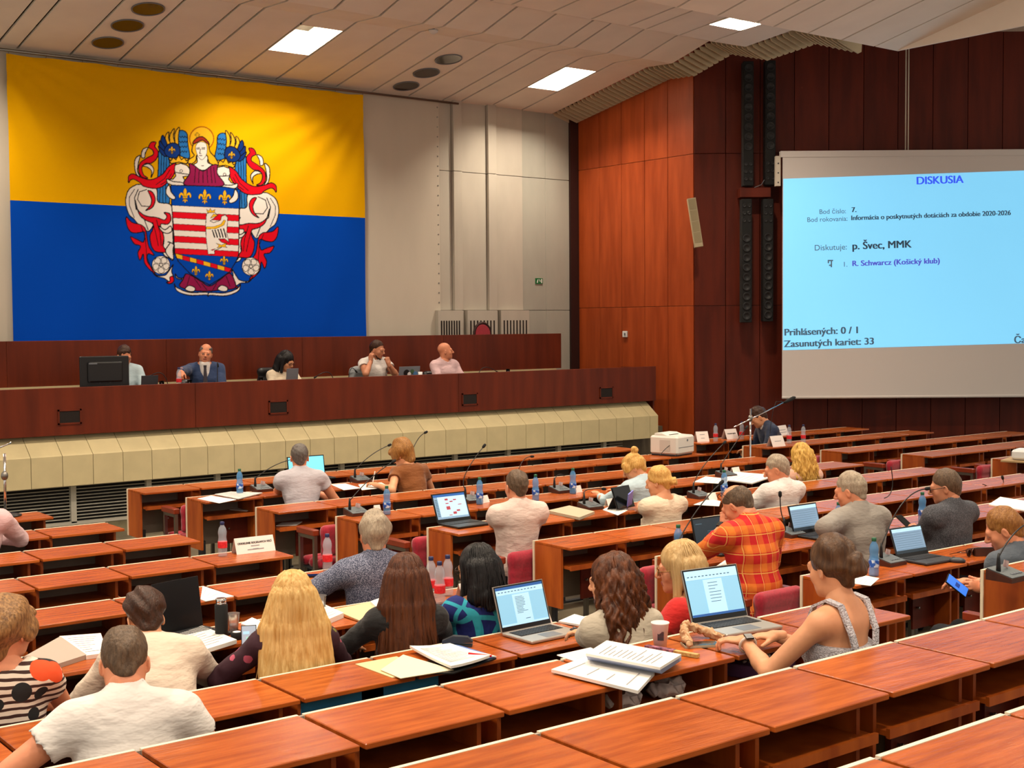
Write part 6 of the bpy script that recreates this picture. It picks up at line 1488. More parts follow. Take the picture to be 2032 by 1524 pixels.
# office chairs on the dais
def office_chair(key, label, w=0.46, h=0.5, m=None, drape=None):
    q = PP[key]; r = thing('office_chair', label, 'chair', (q['loc'][0], q['loc'][1], DS), -math.pi*1.0+math.pi+math.pi, 'office chairs on the dais')
    v = Vol((-0.28, -0.33, 0.0), (0.28, -0.15, h+0.12), 0.018)
    for z in np.linspace(0.1, h, 5): v.cone((-w/2+0.07, -0.25, z), (w/2-0.07, -0.25, z), 0.055, k=0.06)
    V, Q = v.mesh(); bk_ = link('backrest', np_mesh('backrest', [(V, Q, 0)], [m or M_blk]), r)
    v = Vol((-0.26, -0.24, -0.1), (0.26, 0.26, 0.0), 0.02)
    for y in (-0.12, 0.0, 0.12): v.cone((-0.17, y, -0.05), (0.17, y, -0.05), 0.045, k=0.05)
    V, Q = v.mesh(); link('seat', np_mesh('seat', [(V, Q, 0)], [M_blk]), r)
    MB().tube([(0, 0, -0.09), (0, 0, -0.36)], 0.03, 10).build('column', M_dgrey, r)
    st = MB()
    for i in range(5): a = i*1.2566; st.bar((0, 0, -0.37), (0.24*math.cos(a), 0.24*math.sin(a), -0.40), 0.035, 0.03)
    st.build('star_base', M_dgrey, r)
    if drape:
        v = Vol((-0.32, -0.36, 0.05), (0.32, -0.13, h+0.16), 0.016)
        for z in np.linspace(0.15, h+0.02, 5): v.cone((-w/2+0.05, -0.25, z), (w/2-0.05, -0.25, z), 0.072, k=0.06)
        V, Q = v.mesh(); V = V+np.stack([nsin(V, 30, i) for i in range(3)], 1)*0.006; jk = link('draped_jacket', np_mesh('draped_jacket', [(V, Q, 0)], [drape]), r)
M_blk = mat('black_leather', '15161a', 0.4, var=0.1, scale=(20, 20, 20))
office_chair('d1', 'office chair with a navy jacket behind the man at the monitor', drape=C_navy, h=0.62)
office_chair('d2', 'grey office chair behind the man in the blue suit', m=mat('grey_leather', '4a4c50', 0.4), h=0.44)
office_chair('d3', 'high black office chair behind the woman in cream', h=0.56, w=0.52)
office_chair('d4', 'office chair draped with a pale grey jacket beside the bearded man', drape=cloth('grey_jacket', '8f9396'), h=0.5)
office_chair('d5', 'black office chair behind the bald man', h=0.44)
p = at_y(957, 662, 16.45)
t = thing('oval_chair', 'dark chair with a red oval back on the upper stage behind the rear bench', 'chair', (p[0], 16.45, 1.3))
zz = p[2]-1.3
MB().lathe([(0.001, -0.02), (0.14, -0.02), (0.15, 0.0), (0.14, 0.02), (0.001, 0.02)], 20, (0, 0, zz), rotx(math.pi/2)).build('back_pad', M_red, t)
MB().tube([(0.155*math.cos(a), 0, zz+0.165*math.sin(a)) for a in np.linspace(0, 6.283, 22)], 0.022, 8, False).build('back_frame', M_darkstrip, t, True)
MB().box(-0.2, 0.2, -0.2, 0.2, 0.35, 0.42).build('seat', M_red, t)
lg = MB().bar((0, 0, 0.36), (0, 0, 0.0), 0.035).mesh('leg', M_darkstrip)
for sx in (-0.17, 0.17):
    for sy in (-0.17, 0.17): link('leg', lg, t, loc=(sx, sy, 0))
MB().bar((-0.13, 0, 0.4), (-0.13, 0, zz-0.08), 0.03).bar((0.13, 0, 0.4), (0.13, 0, zz-0.08), 0.03).build('back_posts', M_darkstrip, t)
MB().box(1.6, xr2-0.1, 16.3, WALLY-0.11, DF, 1.3).build('floor', M_floor, kind='structure')
# ------------------------------------------------------------------ papers and small things
def sheet(name, label, cat, quad, k, th=0.004, m=None, z0=0.0, lines=0, lm=None, sag=0.0, group=None, plane=None, rows=None):
    zz = (TOPZ[k] if plane is None else plane)+z0+0.0008
    Pq = [at_z(x, y, zz) for x, y in quad]; c = sum(Pq)/4
    r = thing(name, label, cat, (c[0], c[1], zz), group=group)
    b = MB(); n = 4; vs = []
    for lev in (0.0, th):
        for i in range(n+1):
            for j in range(n+1):
                u, v = i/n, j/n; q = Pq[0]*(1-u)*(1-v)+Pq[1]*u*(1-v)+Pq[2]*u*v+Pq[3]*(1-u)*v-c
                vs.append((q[0], q[1], lev+sag*((u-0.5)**2+(v-0.5)**2)))
    N = (n+1)**2; fs = []
    for i in range(n):
        for j in range(n):
            a = i*(n+1)+j; fs.append((a, a+1, a+n+2, a+n+1)); fs.append((N+a, N+a+n+1, N+a+n+2, N+a+1))
    rim = [i*(n+1) for i in range(n+1)]+[n*(n+1)+j for j in range(1, n+1)]+[i*(n+1)+n for i in range(n-1, -1, -1)]+[j for j in range(n-1, 0, -1)]
    for a, d in zip(rim, rim[1:]+rim[:1]): fs.append((a, d, N+d, N+a))
    b.add(vs, fs); b.build('sheets', m or M_paper, r)
    if lines:
        l = MB(); lines *= 2; rr = random.Random(len(label)*7+k)
        for i in range(lines):
            v = 0.14+0.7*i/max(lines-1, 1); u0 = 0.12; u1 = rr.uniform(0.45, 0.88)
            q = lambda u, v: Pq[0]*(1-u)*(1-v)+Pq[1]*u*(1-v)+Pq[2]*u*v+Pq[3]*(1-u)*v-c
            dv = 0.013; up = np.array([0, 0, th+0.0012+sag*0.3])
            l.add([q(u0, v)+up, q(u1, v)+up, q(u1, v+dv)+up, q(u0, v+dv)+up], [(0, 1, 2, 3)])
        l.build('text_lines', lm or M_ink, r)
    return r
G_ = 'papers on the desks'
sheet('paper', 'loose sheet lying under the newspaper in the second row', 'paper', [(392, 990), (419, 984), (469, 992), (435, 999)], 1, 0.003)
sheet('newspaper', 'folded newspaper beside the teal-capped bottle', 'newspaper', [(426, 982), (458, 977), (521, 979), (473, 991)], 1, 0.008, z0=0.005, lines=3, m=mat('newsprint', 'c9c5c0', 0.8, var=0.12, scale=(30, 30, 30)))
sheet('paper', 'white sheet right of the man in light grey', 'paper', [(657, 962), (686, 960), (716, 969), (682, 973)], 1, 0.003)
sheet('paper', 'sheet the man in light grey leans on', 'paper', [(552, 970), (575, 967), (586, 975), (560, 978)], 1, 0.003)
sheet('paper', 'sheet the woman in brown writes on', 'paper', [(711, 962), (757, 958), (773, 967), (718, 973)], 1, 0.004, lines=2)
sheet('laptop_sleeve', 'beige zipped laptop sleeve on the desk', 'sleeve', [(1087, 1018), (1130, 1008), (1180, 1020), (1150, 1032)], 4, 0.022, m=mat('beige_felt', 'b4a68c', 0.9))
sheet('paper', 'white sheet beside the black tablet', 'paper', [(1196, 1012), (1213, 1003), (1246, 1013), (1226, 1023)], 4, 0.003, lines=2)
sheet('paper', 'sheet with a blue cover left of the white papers', 'paper', [(1376, 957), (1400, 946), (1447, 951), (1440, 961)], 3, 0.004, lines=2)
sheet('paper', 'spread white papers before the grey-haired man in white', 'paper', [(1432, 953), (1456, 938), (1540, 945), (1492, 961)], 3, 0.012, lines=3)
sheet('paper', 'small sheet before the plaid man by the microphone', 'paper', [(1376, 1002), (1408, 990), (1430, 995), (1427, 1005)], 4, 0.003, lines=2)
sheet('paper', 'sheet under the arm of the plaid man', 'paper', [(1420, 1125), (1450, 1105), (1500, 1112), (1470, 1132)], 6, 0.003, lines=2)
sheet('paper', 'pale papers at the right edge behind the ginger-haired man', 'paper', [(1962, 1003), (1985, 988), (2060, 1000), (2050, 1018)], 6, 0.010)
sheet('paper', 'sheet beside the blue bottle and the bun', 'paper', [(1688, 1158), (1702, 1140), (1745, 1148), (1728, 1163)], 7, 0.003, lines=2)
sheet('notebook', 'thin pale notebook under the desk at the right', 'notebook', [(1895, 1150), (1905, 1143), (1934, 1146), (1922, 1153)], 7, 0.008, z0=-0.147, m=mat('grey_cover', '77747a', 0.7))
sheet('paper', 'sheet lying in front of the switched-off laptop', 'paper', [(398, 1190), (402, 1164), (464, 1184), (408, 1194)], 5, 0.004, lines=2)
sheet('paper_stack', 'stack of printed pages beside the black flask', 'paper', [(352, 1266), (401, 1249), (470, 1277), (397, 1300)], 6, 0.020, lines=4)
sheet('paper_stack', 'small paper stack behind the blonde hair at her right', 'paper', [(606, 1219), (640, 1207), (682, 1226), (640, 1244)], 6, 0.028, lines=3)
sheet('paper', 'white page by the phone of the blonde woman', 'paper', [(478, 1240), (500, 1228), (530, 1240), (512, 1252)], 6, 0.008)
sheet('folder', 'cream folder before the woman with long brown hair', 'folder', [(661, 1211), (735, 1197), (755, 1220), (725, 1238)], 6, 0.006, m=M_card)
sheet('paper', 'folded white sheet beside the cream folder', 'paper', [(735, 1200), (752, 1194), (770, 1208), (752, 1216)], 6, 0.02)
# ring binder
sheet('ring_binder', 'open grey ring binder with black edges before the floral woman', 'binder', [(44, 1314), (120, 1271), (172, 1308), (68, 1342)], 6, 0.022, m=mat('grey_board', 'a8998c', 0.8))
sheet('paper', 'pages held in the open ring binder', 'paper', [(118, 1270), (200, 1264), (214, 1303), (171, 1309)], 6, 0.020, lines=4)
sheet('folder', 'tan folder on the desk behind the black-dressed woman', 'folder', [(705, 1319), (787, 1304), (858, 1332), (778, 1346)], 7, 0.004, m=M_card)
sheet('folder', 'black folder under the pile by the stapler', 'folder', [(778, 1338), (900, 1296), (985, 1308), (900, 1338)], 7, 0.006, m=M_black)
sheet('paper', 'cream sheet under the printed pile by the stapler', 'paper', [(755, 1330), (800, 1300), (900, 1330), (795, 1347)], 7, 0.003, z0=0.007, m=mat('cream_paper', 'e6d8b8', 0.8))
sheet('paper', 'blue sheet showing under the pile by the stapler', 'paper', [(852, 1288), (892, 1276), (985, 1304), (945, 1312)], 7, 0.004, z0=0.008, m=mat('blue_paper', '5a78b8', 0.8))
sheet('paper_stack', 'pile of printed pages beside the red pen', 'paper', [(813, 1290), (893, 1285), (975, 1308), (895, 1331)], 7, 0.012, z0=0.013, lines=8, sag=0.02)
sheet('paper', 'notes by the mouse hand of the woman with auburn curls', 'paper', [(1108, 1236), (1140, 1222), (1175, 1231), (1150, 1243)], 7, 0.010)
# big pile of documents
sheet('paper_stack', 'fanned white documents hanging over the front desk edge', 'paper', [(1094, 1334), (1170, 1306), (1299, 1340), (1266, 1377)], 8, 0.012, z0=0.006, lines=2)
sheet('paper', 'loose sheet left of the big document pile', 'paper', [(1105, 1301), (1172, 1286), (1192, 1296), (1142, 1314)], 8, 0.003, lines=3)
for i in range(4):
    o = i*2.5
    sheet('paper_stack', f'{ORD[i]} blue-edged bundle from the bottom of the document pile beside the cup', 'paper', [(1166-i, 1309-o), (1204, 1283-o), (1352, 1311-o), (1313-i, 1337-o)], 8, 0.010, z0=0.019+i*0.0115, m=M_paperb if i < 3 else M_paper, lines=0 if i < 3 else 6)
def px_thing(name, label, cat, px, py, k, rz=0.0, dz=0.0, group=None):
    p = on_desk(px, py, k, dz); return thing(name, label, cat, p, rz, group)
# cup
t = px_thing('paper_cup', 'white paper cup with a dark print on the desk by the document pile', 'cup', 1310, 1285, 8)
MB().lathe([(0.026, 0.0), (0.036, 0.100), (0.0385, 0.102), (0.0385, 0.106), (0.035, 0.106), (0.025, 0.004), (0.001, 0.004)], 20).build('cup_wall', mat('white_card', 'e2d8d2', 0.6), t, True)
R = rotz(-0.95); pr = MB().obox(R@np.array([0.008, -0.0318, 0.055]), (0.026, 0.002, 0.036), R@rotx(-0.1)).build('print', mat('cup_print', '5a2a30', 0.6, col2='2a2a2c', scale=(60, 60, 60)), t)
# phone, scrunched wrapper, fan
def phone(label, px, py, k=None, P_=None, R=None, m=None, scr_=None, rows=None, case=M_black, wide=0.074):
    if P_ is None: P_ = on_desk(px, py, k, 0.005)
    r = thing('phone', label, 'phone', P_); R = np.eye(3) if R is None else R
    MB().obox((0, 0, 0), (wide, 0.152, 0.009), R).build('case', case, r); MB().obox(R@np.array([0, 0, 0.0052]), (wide-0.007, 0.145, 0.001), R).build('display', scr_ or mat('phone_glass', '15171a', 0.1), r)
    if rows:
        for (x, y, w, h, mm) in rows: MB().obox(R@np.array([x, y, 0.0062]), (w, h, 0.0008), R).build('message', mm, r)
    return r
phone('phone in a clear case lying by the scrunched scarf', 1390, 1279, 8, R=rotz(1.05), case=mat('clear_case', 'b0a890', 0.3))
q = PP['b5']; wv = q['to_world'](q['A'][1][2])
fdir = unit(CAM-np.array(wv)); upv = unit(np.array([0.12, 0.25, 1.0])-fdir*(np.array([0.12, 0.25, 1.0])@fdir)); Rp = np.array([np.cross(upv, fdir), upv, fdir]).T
phone('phone with a green chat in the hand of the blonde woman', 0, 0, P_=at_y(494, 1272, wv[1]+0.02), R=Rp, scr_=scr_mat('chat_bg', 'a8b4c4', 0.5), rows=[(0.01, 0.005, 0.045, 0.03, S_green), (-0.012, 0.04, 0.03, 0.014, S_white), (0.0, -0.05, 0.05, 0.03, scr_mat('chat_blue', '8aa4e0', 0.5))])
q = PP['a5']; wv = q['to_world']((q['A'][1][2]+q['A'][0][2])/2)
P5 = at_y(1250, 991, wv[1]+0.06); fd = unit(np.array([-0.3, 0.8, 0.3])); u5 = unit(np.array([-0.45, 0.3, 0.9])-fd*(np.array([-0.45, 0.3, 0.9])@fd)); R5 = np.array([np.cross(u5, fd), u5, fd]).T
phone('lilac phone held by the blonde woman with the low bun', 0, 0, P_=P5, R=R5, case=mat('lilac_case', '7f86d8', 0.4))
q = PP['a11']; wv = q['to_world'](q['A'][1][2]); P6 = at_y(1899, 1162, wv[1]+0.03)
u6 = unit(-34*CR+27*CU); fd = unit(-_f+0.85*unit(27*CR+34*CU)); u6 = unit(u6-fd*(u6@fd)); R6 = np.array([np.cross(u6, fd), u6, fd]).T
phone('phone with a bright blue screen in the hand of the ginger-haired man', 0, 0, P_=P6, R=R6, scr_=scr_mat('phone_blue', '3a78e8', 0.5), rows=[(0, 0, 0.03, 0.03, scr_mat('phone_navy', '1c3c90', 0.4))])
q = PP['a10']; wv = q['to_world'](q['A'][1][2])
phone('dark phone in the hands of the man in the tweed jacket', 0, 0, P_=at_y(1796, 1036, wv[1]+0.1), R=rotx(0.6))
phone('phone lying at the aisle end by the man in the speckled shirt', 612, 1143, 5, R=rotz(1.1))
t = px_thing('scarf', 'scrunched patterned beige scarf on the desk by the silver laptop', 'scarf', 1376, 1270, 8)
v = Vol((-0.16, -0.12, -0.01), (0.14, 0.1, 0.1), 0.006)
pts = [(-0.11, -0.085, 0.012), (-0.085, -0.045, 0.02), (-0.045, 0.01, 0.04), (0.0, 0.045, 0.055), (0.04, 0.03, 0.04), (0.075, -0.02, 0.022), (0.085, -0.075, 0.012)]
for a, b in zip(pts, pts[1:]): v.cone(a, b, 0.016, 0.018, k=0.012)
V, Q = v.mesh(); V = V+np.stack([nsin(V, 120, i) for i in range(3)], 1)*0.004; link('cloth', np_mesh('cloth', [(V, Q, 0)], [mat('patterned_scarf', 'c8aa84', 0.8, col2='a8744c', scale=(60, 60, 60))]), t)
MB().ell((0.10, -0.075, 0.009), (0.008, 0.008, 0.008)).build('pearl', M_white, t, True)
A, B = on_desk(1282, 1288, 8), on_desk(1386, 1306, 8)
t = thing('folding_fan', 'closed pink and gold folding fan on the desk', 'fan', (A+B)/2)
d = (B-A)/2
MB().bar(-d, d*0.1, 0.026, 0.016).build('pleats', mat('fan_pink', 'b87a8c', 0.7, col2='4a2a44', scale=(60, 60, 60)), t); MB().bar(d*0.1, d, 0.022, 0.014).build('ribs', mat('fan_gold', 'a88a4a', 0.5, col2='d0b070', scale=(90, 90, 90)), t)
for o in t.children: o.location.z = 0.009
# stapler and pen
t = px_thing('stapler', 'dark grey stapler on the desk beside the printed pile', 'stapler', 908, 1283, 7, 0.2)
MB().prism([(-0.075, 0.0), (0.07, 0.0), (0.075, 0.012), (-0.075, 0.012)], 0.034, axis=1, a0=-0.017).build('base', M_dgrey, t)
MB().prism([(-0.075, 0.03), (-0.02, 0.055), (0.05, 0.050), (0.075, 0.03), (0.075, 0.022), (-0.075, 0.016)], 0.032, axis=1, a0=-0.016).build('arm', M_dgrey, t)
for o in t.children: o.rotation_euler = (0, 0, -0.9)
A, B = on_desk(930, 1297, 7, 0.03), on_desk(985, 1303, 7, 0.03)
t = thing('pen', 'red ballpoint pen on the printed pile', 'pen', (A+B)/2); d = (B-A)/2
MB().tube([-d, d*0.7], 0.006, 8).build('barrel', mat('red_plastic', 'd01828', 0.35), t, True); MB().tube([d*0.7, d], [0.006, 0.002], 8).build('tip', M_white, t, True)
A, B = on_desk(740, 956, 1, 0.02), on_desk(744, 936, 1, 0.14)
t = thing('pen', 'pale pen in the hand of the woman in brown', 'pen', A); MB().tube([(0, 0, 0), (B-A)*0.75], 0.005, 8).build('barrel', M_white, t); MB().tube([(B-A)*0.75, (B-A)], 0.0055, 8).build('cap', M_paper, t)
# flask, plastic cups, lid
t = px_thing('flask', 'black steel flask with a chrome neck on the desk', 'flask', 440, 1264, 6)
MB().lathe([(0.030, 0.0), (0.033, 0.004), (0.033, 0.165), (0.028, 0.170)], 20).build('body', M_blackmat, t, True); MB().lathe([(0.027, 0.168), (0.027, 0.176), (0.025, 0.178), (0.027, 0.182), (0.027, 0.198), (0.022, 0.200), (0.001, 0.200)], 20).build('neck', M_chrome, t, True)
t = px_thing('bottle_top', 'black lid of the flask standing beside it', 'lid', 470, 1268, 6); MB().lathe([(0.030, 0.0), (0.031, 0.004), (0.031, 0.034), (0.029, 0.036), (0.001, 0.034)], 18).build('shell', M_blackmat, t, True); MB().lathe([(0.001, 0.0365), (0.02, 0.0365), (0.02, 0.0375), (0.001, 0.0375)], 16).build('badge', M_paper, t)
for (px, py, lb) in ((463, 1251, 'clear plastic cup beside the black flask'), (636, 1212, 'clear plastic cup beside the speckled sleeve')):
    t = px_thing('plastic_cup', lb, 'cup', px, py, 6, group='plastic cups'); MB().lathe([(0.024, 0.0), (0.034, 0.088), (0.036, 0.09), (0.033, 0.09), (0.023, 0.003), (0.001, 0.003)], 18).build('cup_wall', mat('frosted_plastic', 'f0f0f0', 0.15, trans=0.9, ior=1.15), t, True); MB().lathe([(0.001, 0.004), (0.0225, 0.004), (0.026, 0.03), (0.001, 0.03)], 16).build('water', M_bottle, t)
# mouse, sunglasses
t = px_thing('computer_mouse', 'dark computer mouse beside the sunglasses', 'mouse', 1899, 1116, 7, 0.5); MB().ell((0, 0, 0.012), (0.032, 0.055, 0.022)).build('shell', M_dgrey, t, True); MB().ell((0, 0.02, 0.032), (0.004, 0.010, 0.005)).build('wheel', M_black, t, True)
t = px_thing('computer_mouse', 'black mouse under the hand of the woman with auburn curls', 'mouse', 1146, 1258, 7, 0.2); MB().ell((0, 0, 0.012), (0.03, 0.05, 0.02)).build('shell', M_black, t, True); MB().ell((0, 0.02, 0.030), (0.004, 0.010, 0.004)).build('wheel', M_grey, t, True)
t = px_thing('sunglasses', 'tortoiseshell sunglasses lying on the desk', 'glasses', 1928, 1104, 7, 0.1)
M_tort = mat('tortoise', '2a120a', 0.2, col2='4a2410', scale=(60, 60, 60))
f_ = MB()
for sg in (-1, 1): f_.tube([(sg*0.035+0.027*math.cos(a), 0.0, 0.026+0.022*math.sin(a)) for a in np.linspace(0, 6.283, 16)], 0.004, 6, False); f_.tube([(sg*0.062, 0, 0.034), (sg*0.068, 0.08, 0.022), (sg*0.05, 0.13, 0.005)], 0.003, 6)
f_.tube([(-0.008, 0, 0.03), (0.008, 0, 0.03)], 0.003, 6).build('frame', M_tort, t, True)
for sg in (-1, 1): MB().lathe([(0.001, 0), (0.024, 0), (0.024, 0.002)], 14, (sg*0.035, 0.001, 0.026), rotx(math.pi/2)).build('lens', mat('dark_lens', '1a0e0a', 0.05), t)
# things on shelves below the desks
zsh = -0.147
for (pa, lb) in (((655, 1408), 'blue cardboard box on the shelf under the front desk, left one'), ((760, 1382), 'blue cardboard box on the shelf under the front desk, right one')):
    k = 7; x = at_z(pa[0], pa[1]-30, TOPZ[k]-0.07)[0]
    t = thing('cardboard_box', lb, 'box', (x, ROWY[k]-0.19, TOPZ[k]+zsh), group='blue boxes under the desk')
    mb_ = mat('blue_carton', '1f6f9a', 0.7, var=0.15, scale=(9, 9, 9)); MB().bbox(-0.21, 0.21, -0.13, 0.13, 0, 0.105, 0.004).build('carton', mb_, t); MB().box(-0.06, 0.06, -0.132, -0.13, 0.03, 0.055).build('label_patch', M_inkd, t)
x = at_z(1530, 1330, TOPZ[8]-0.13)[0]
t = thing('ring_binder', 'violet ring binder lying on the shelf under the silver laptop', 'binder', (x, ROWY[8]-0.2, TOPZ[8]+zsh), 0.35); mv = mat('violet_board', '6a4a78', 0.5); MB().bbox(-0.16, 0.16, -0.14, 0.12, 0.0, 0.055, 0.004).build('cover', mv, t); MB().lathe([(0.010, 0), (0.010, 0.003), (0.001, 0.003)], 12, (0.10, -0.14, 0.028), rotx(math.pi/2)).build('ring_hole', M_black, t)
for (px, py, k, lb) in ((1268, 1395, 8, 'crumpled clear plastic bag under the document pile'), (1362, 1375, 8, 'crumpled tissue on the shelf by the aisle side of the pile'), (1565, 1335, 8, 'white cloth bundle on the shelf under the woman in the white dress')):
    p = at_z(px, py, TOPZ[k]-0.11); t = thing('crumpled_bag', lb, 'bag', (p[0], ROWY[k]-0.26, TOPZ[k]+zsh), group='crumpled things on shelves')
    v = Vol((-0.11, -0.09, 0), (0.11, 0.09, 0.1), 0.008); v.ell((0, 0, 0.03), (0.08, 0.06, 0.035), k=0.02); v.ell((0.04, 0.02, 0.045), (0.05, 0.045, 0.03), k=0.02)
    V, Q = v.mesh(); V = V+np.stack([nsin(V, 90, i) for i in range(3)], 1)*0.008; V[:, 2] = np.maximum(V[:, 2], 0.001); link('film', np_mesh('film', [(V, Q, 0)], [mat('tissue', 'd8ccc8', 0.7)]), t)
sheet('folding_fan', 'closed pale fan on the shelf before the bending man', 'fan', [(385, 1330), (400, 1322), (462, 1340), (455, 1347)], 6, 0.02, z0=zsh, m=mat('fan_gold', 'a88a4a', 0.5))
sheet('paper', 'papers on the shelf before the bending man', 'paper', [(372, 1345), (420, 1330), (450, 1345), (400, 1360)], 6, 0.006, z0=zsh)
sheet('paper', 'papers on the shelf of the third row at the aisle', 'paper', [(548, 1044), (560, 1038), (600, 1036), (588, 1043)], 2, 0.006, z0=zsh)
sheet('paper', 'papers on the shelf of the second row at the aisle', 'paper', [(455, 1012), (470, 1006), (503, 1008), (490, 1015)], 1, 0.006, z0=zsh)
# watches
def band(pk, i, w, m, label_name='wristwatch'):
    q = PP[pk]; S, E, Wt = q['A'][i][:3]; d = unit(Wt-E); c = Wt-d*0.03; x = unit(np.cross(d, (0, 0, 1.0))); y = np.cross(d, x); b = MB()
    b.tube([c+(x*math.cos(a)+y*math.sin(a))*0.034 for a in np.linspace(0, 6.283, 16)], 0.006, 6, False)
    o = b.build('wristband', m, q['root'], True); nn = unit(np.array([0, 0, 1.0])-d*d[2]); MB().obox(c+nn*0.038, (0.032, 0.034, 0.008), np.array([np.cross(d, nn), d, nn]).T).build('watch_face', M_bez, q['root'])
band('b8', 1, 0, mat('pale_strap', 'd8c0b0', 0.6)); band('a6', 1, 0, M_blackmat)
# name cards
def tent(label, pa, pb, k, h=0.10, lines=(), y=None, gp='folded name cards'):
    A, B = on_desk(*pa, k), on_desk(*pb, k); w = np.linalg.norm((B-A)[:2]); ang = math.atan2(B[1]-A[1], B[0]-A[0]); c = (A+B)/2
    t = thing('name_card', label, 'sign', c, ang, gp); dp = h*0.42
    MB().add([(-w/2, 0, 0), (w/2, 0, 0), (w/2, dp, h), (-w/2, dp, h), (-w/2, 0.002, 0), (w/2, 0.002, 0), (w/2, dp+0.001, h+0.001), (-w/2, dp+0.001, h+0.001)], [(0, 1, 2, 3), (4, 7, 6, 5), (0, 4, 5, 1), (1, 5, 6, 2), (2, 6, 7, 3), (3, 7, 4, 0)]).build('front_leaf', mat('card_white', 'ece0d8', 0.7), t)
    MB().add([(-w/2, 2*dp, 0), (w/2, 2*dp, 0), (w/2, dp, h), (-w/2, dp, h), (-w/2, 2*dp+0.002, 0), (w/2, 2*dp+0.002, 0), (w/2, dp+0.002, h), (-w/2, dp+0.002, h)], [(0, 1, 2, 3), (4, 7, 6, 5), (0, 4, 5, 1), (1, 5, 6, 2), (2, 6, 7, 3), (3, 7, 4, 0)]).build('rear_leaf', mat('card_white', 'ece0d8', 0.7), t)
    al_ = math.atan2(h, dp); Rt = np.array([[1, 0, 0], [0, math.cos(al_), -math.sin(al_)], [0, math.sin(al_), math.cos(al_)]])
    for (s_, sz, v, bd) in lines:
        if s_ == '-': 
            y_ = dp*v; z_ = h*v; MB().obox((0, y_-0.002, z_), (w*sz, h*0.055, 0.0006), Rt).build('lettering', M_ink, t)
        else:
            place_text('lettering', s_, sz, M_inkd, t, Rt, (0, dp*v-0.0022, h*v), bd, 'CENTER', 0.92)
    return t
tent('folded name card beside a red-labelled bottle on the left desks', (470, 1101), (547, 1092), 4, 0.105, [('ODDELENIE SOCIÁLNYCH VECÍ', 0.0195, 0.60, 0.01), ('-', 0.22, 0.46, 0), ('-', 0.14, 0.26, 0), ('-', 0.42, 0.24, 0)])
tent('folded card reading of members beside the printer and a bottle', (1443, 872), (1466, 870), 0, 0.13, [('POSLANCI NR SR', 0.022, 0.5, 0.012)])
tent('folded white card half behind the printer', (1384, 877), (1408, 876), 0, 0.13, [('-', 0.4, 0.7, 0), ('-', 0.3, 0.35, 0)])
tent('folded white card behind the man in the navy suit', (1541, 866), (1566, 862), 0, 0.13, [('-', 0.7, 0.55, 0), ('-', 0.7, 0.3, 0)])
tent('folded white card in front of the navy suit on the low end panel', (1534, 887), (1559, 886), 1, 0.13, [('-', 0.5, 0.5, 0)])
tent('pale folded card between the bottles and the woman with the black bob', (919, 1202), (950, 1194), 6, 0.10, [])
tent('small folded card beside the large microphone unit', (745, 1013), (757, 1011), 3, 0.06, []); tent('small folded card beside the blue bottle behind the laptop', (957, 999), (972, 996), 3, 0.06, [])
tent('small folded card right of the blue bottle in the fourth row', (1143, 978), (1156, 976), 3, 0.06, []); tent('small folded card before the plaid man', (1408, 997), (1424, 994), 4, 0.06, []); tent('folded card behind the hand of the man in the grey shirt', (1634, 1062), (1662, 1058), 6, 0.10, [('-', 0.4, 0.5, 0)])
tent('small folded card behind the silver laptop', (1090, 1243), (1098, 1240), 7, 0.10, []); tent('small folded card behind the tablet', (1207, 1004), (1222, 1001), 4, 0.06, []); tent('small folded card by the grey-haired man in white', (1456, 940), (1470, 938), 3, 0.06, [])
# ------------------------------------------------------------------ printer, projector, stands
A, B = on_desk(1356, 911, 1), on_desk(1391, 905, 1)
t = thing('printer', 'white laser printer on the desk before the dais', 'printer', on_desk(1352, 905, 1)+np.array([0.02, 0.16, 0]), 0.25)
M_prn = mat('printer_white', 'dcd6cc', 0.5)
MB().bbox(-0.20, 0.20, -0.18, 0.20, 0.02, 0.235, 0.02).build('housing', M_prn, t); MB().bbox(-0.19, 0.19, -0.16, 0.19, 0.0, 0.03, 0.01).build('foot_plinth', M_dgrey, t)
MB().prism([(-0.10, 0.236), (0.15, 0.236), (0.15, 0.262), (0.05, 0.262), (-0.02, 0.240)], 0.34, axis=0, a0=-0.17).build('top_cover', M_prn, t); MB().box(-0.10, 0.10, -0.02, 0.04, 0.238, 0.246).build('output_slot', M_black, t)
MB().box(-0.17, 0.17, -0.183, -0.178, 0.10, 0.105).build('tray_seam', M_grey, t); MB().lathe([(0.014, 0), (0.014, 0.004), (0.001, 0.004)], 14, (0.03, -0.18, 0.18), rotx(math.pi/2)).build('round_badge', M_grey, t)
MB().box(-0.203, -0.199, -0.08, 0.06, 0.06, 0.19).build('side_door', mat('printer_grey', 'c4beb4', 0.5), t)
p = on_desk(2014, 915, 4)
t = thing('projector', 'white projector on a board at the right edge', 'projector', (p[0]+0.05, p[1]-0.1, TOPZ[4]), 0.3)
MB().bbox(-0.20, 0.30, -0.22, 0.22, 0.0, 0.022, 0.003).build('board', mat('pale_board', 'b49468', 0.6), t); MB().bbox(-0.15, 0.17, -0.12, 0.12, 0.03, 0.135, 0.02).build('housing', M_white, t)
MB().lathe([(0.035, 0), (0.035, 0.03), (0.026, 0.03), (0.001, 0.012)], 16, (-0.06, -0.115, 0.085), rotx(math.pi/2)).build('lens', M_dgrey, t); MB().box(0.03, 0.12, -0.124, -0.119, 0.06, 0.10).build('vent', M_grey, t)
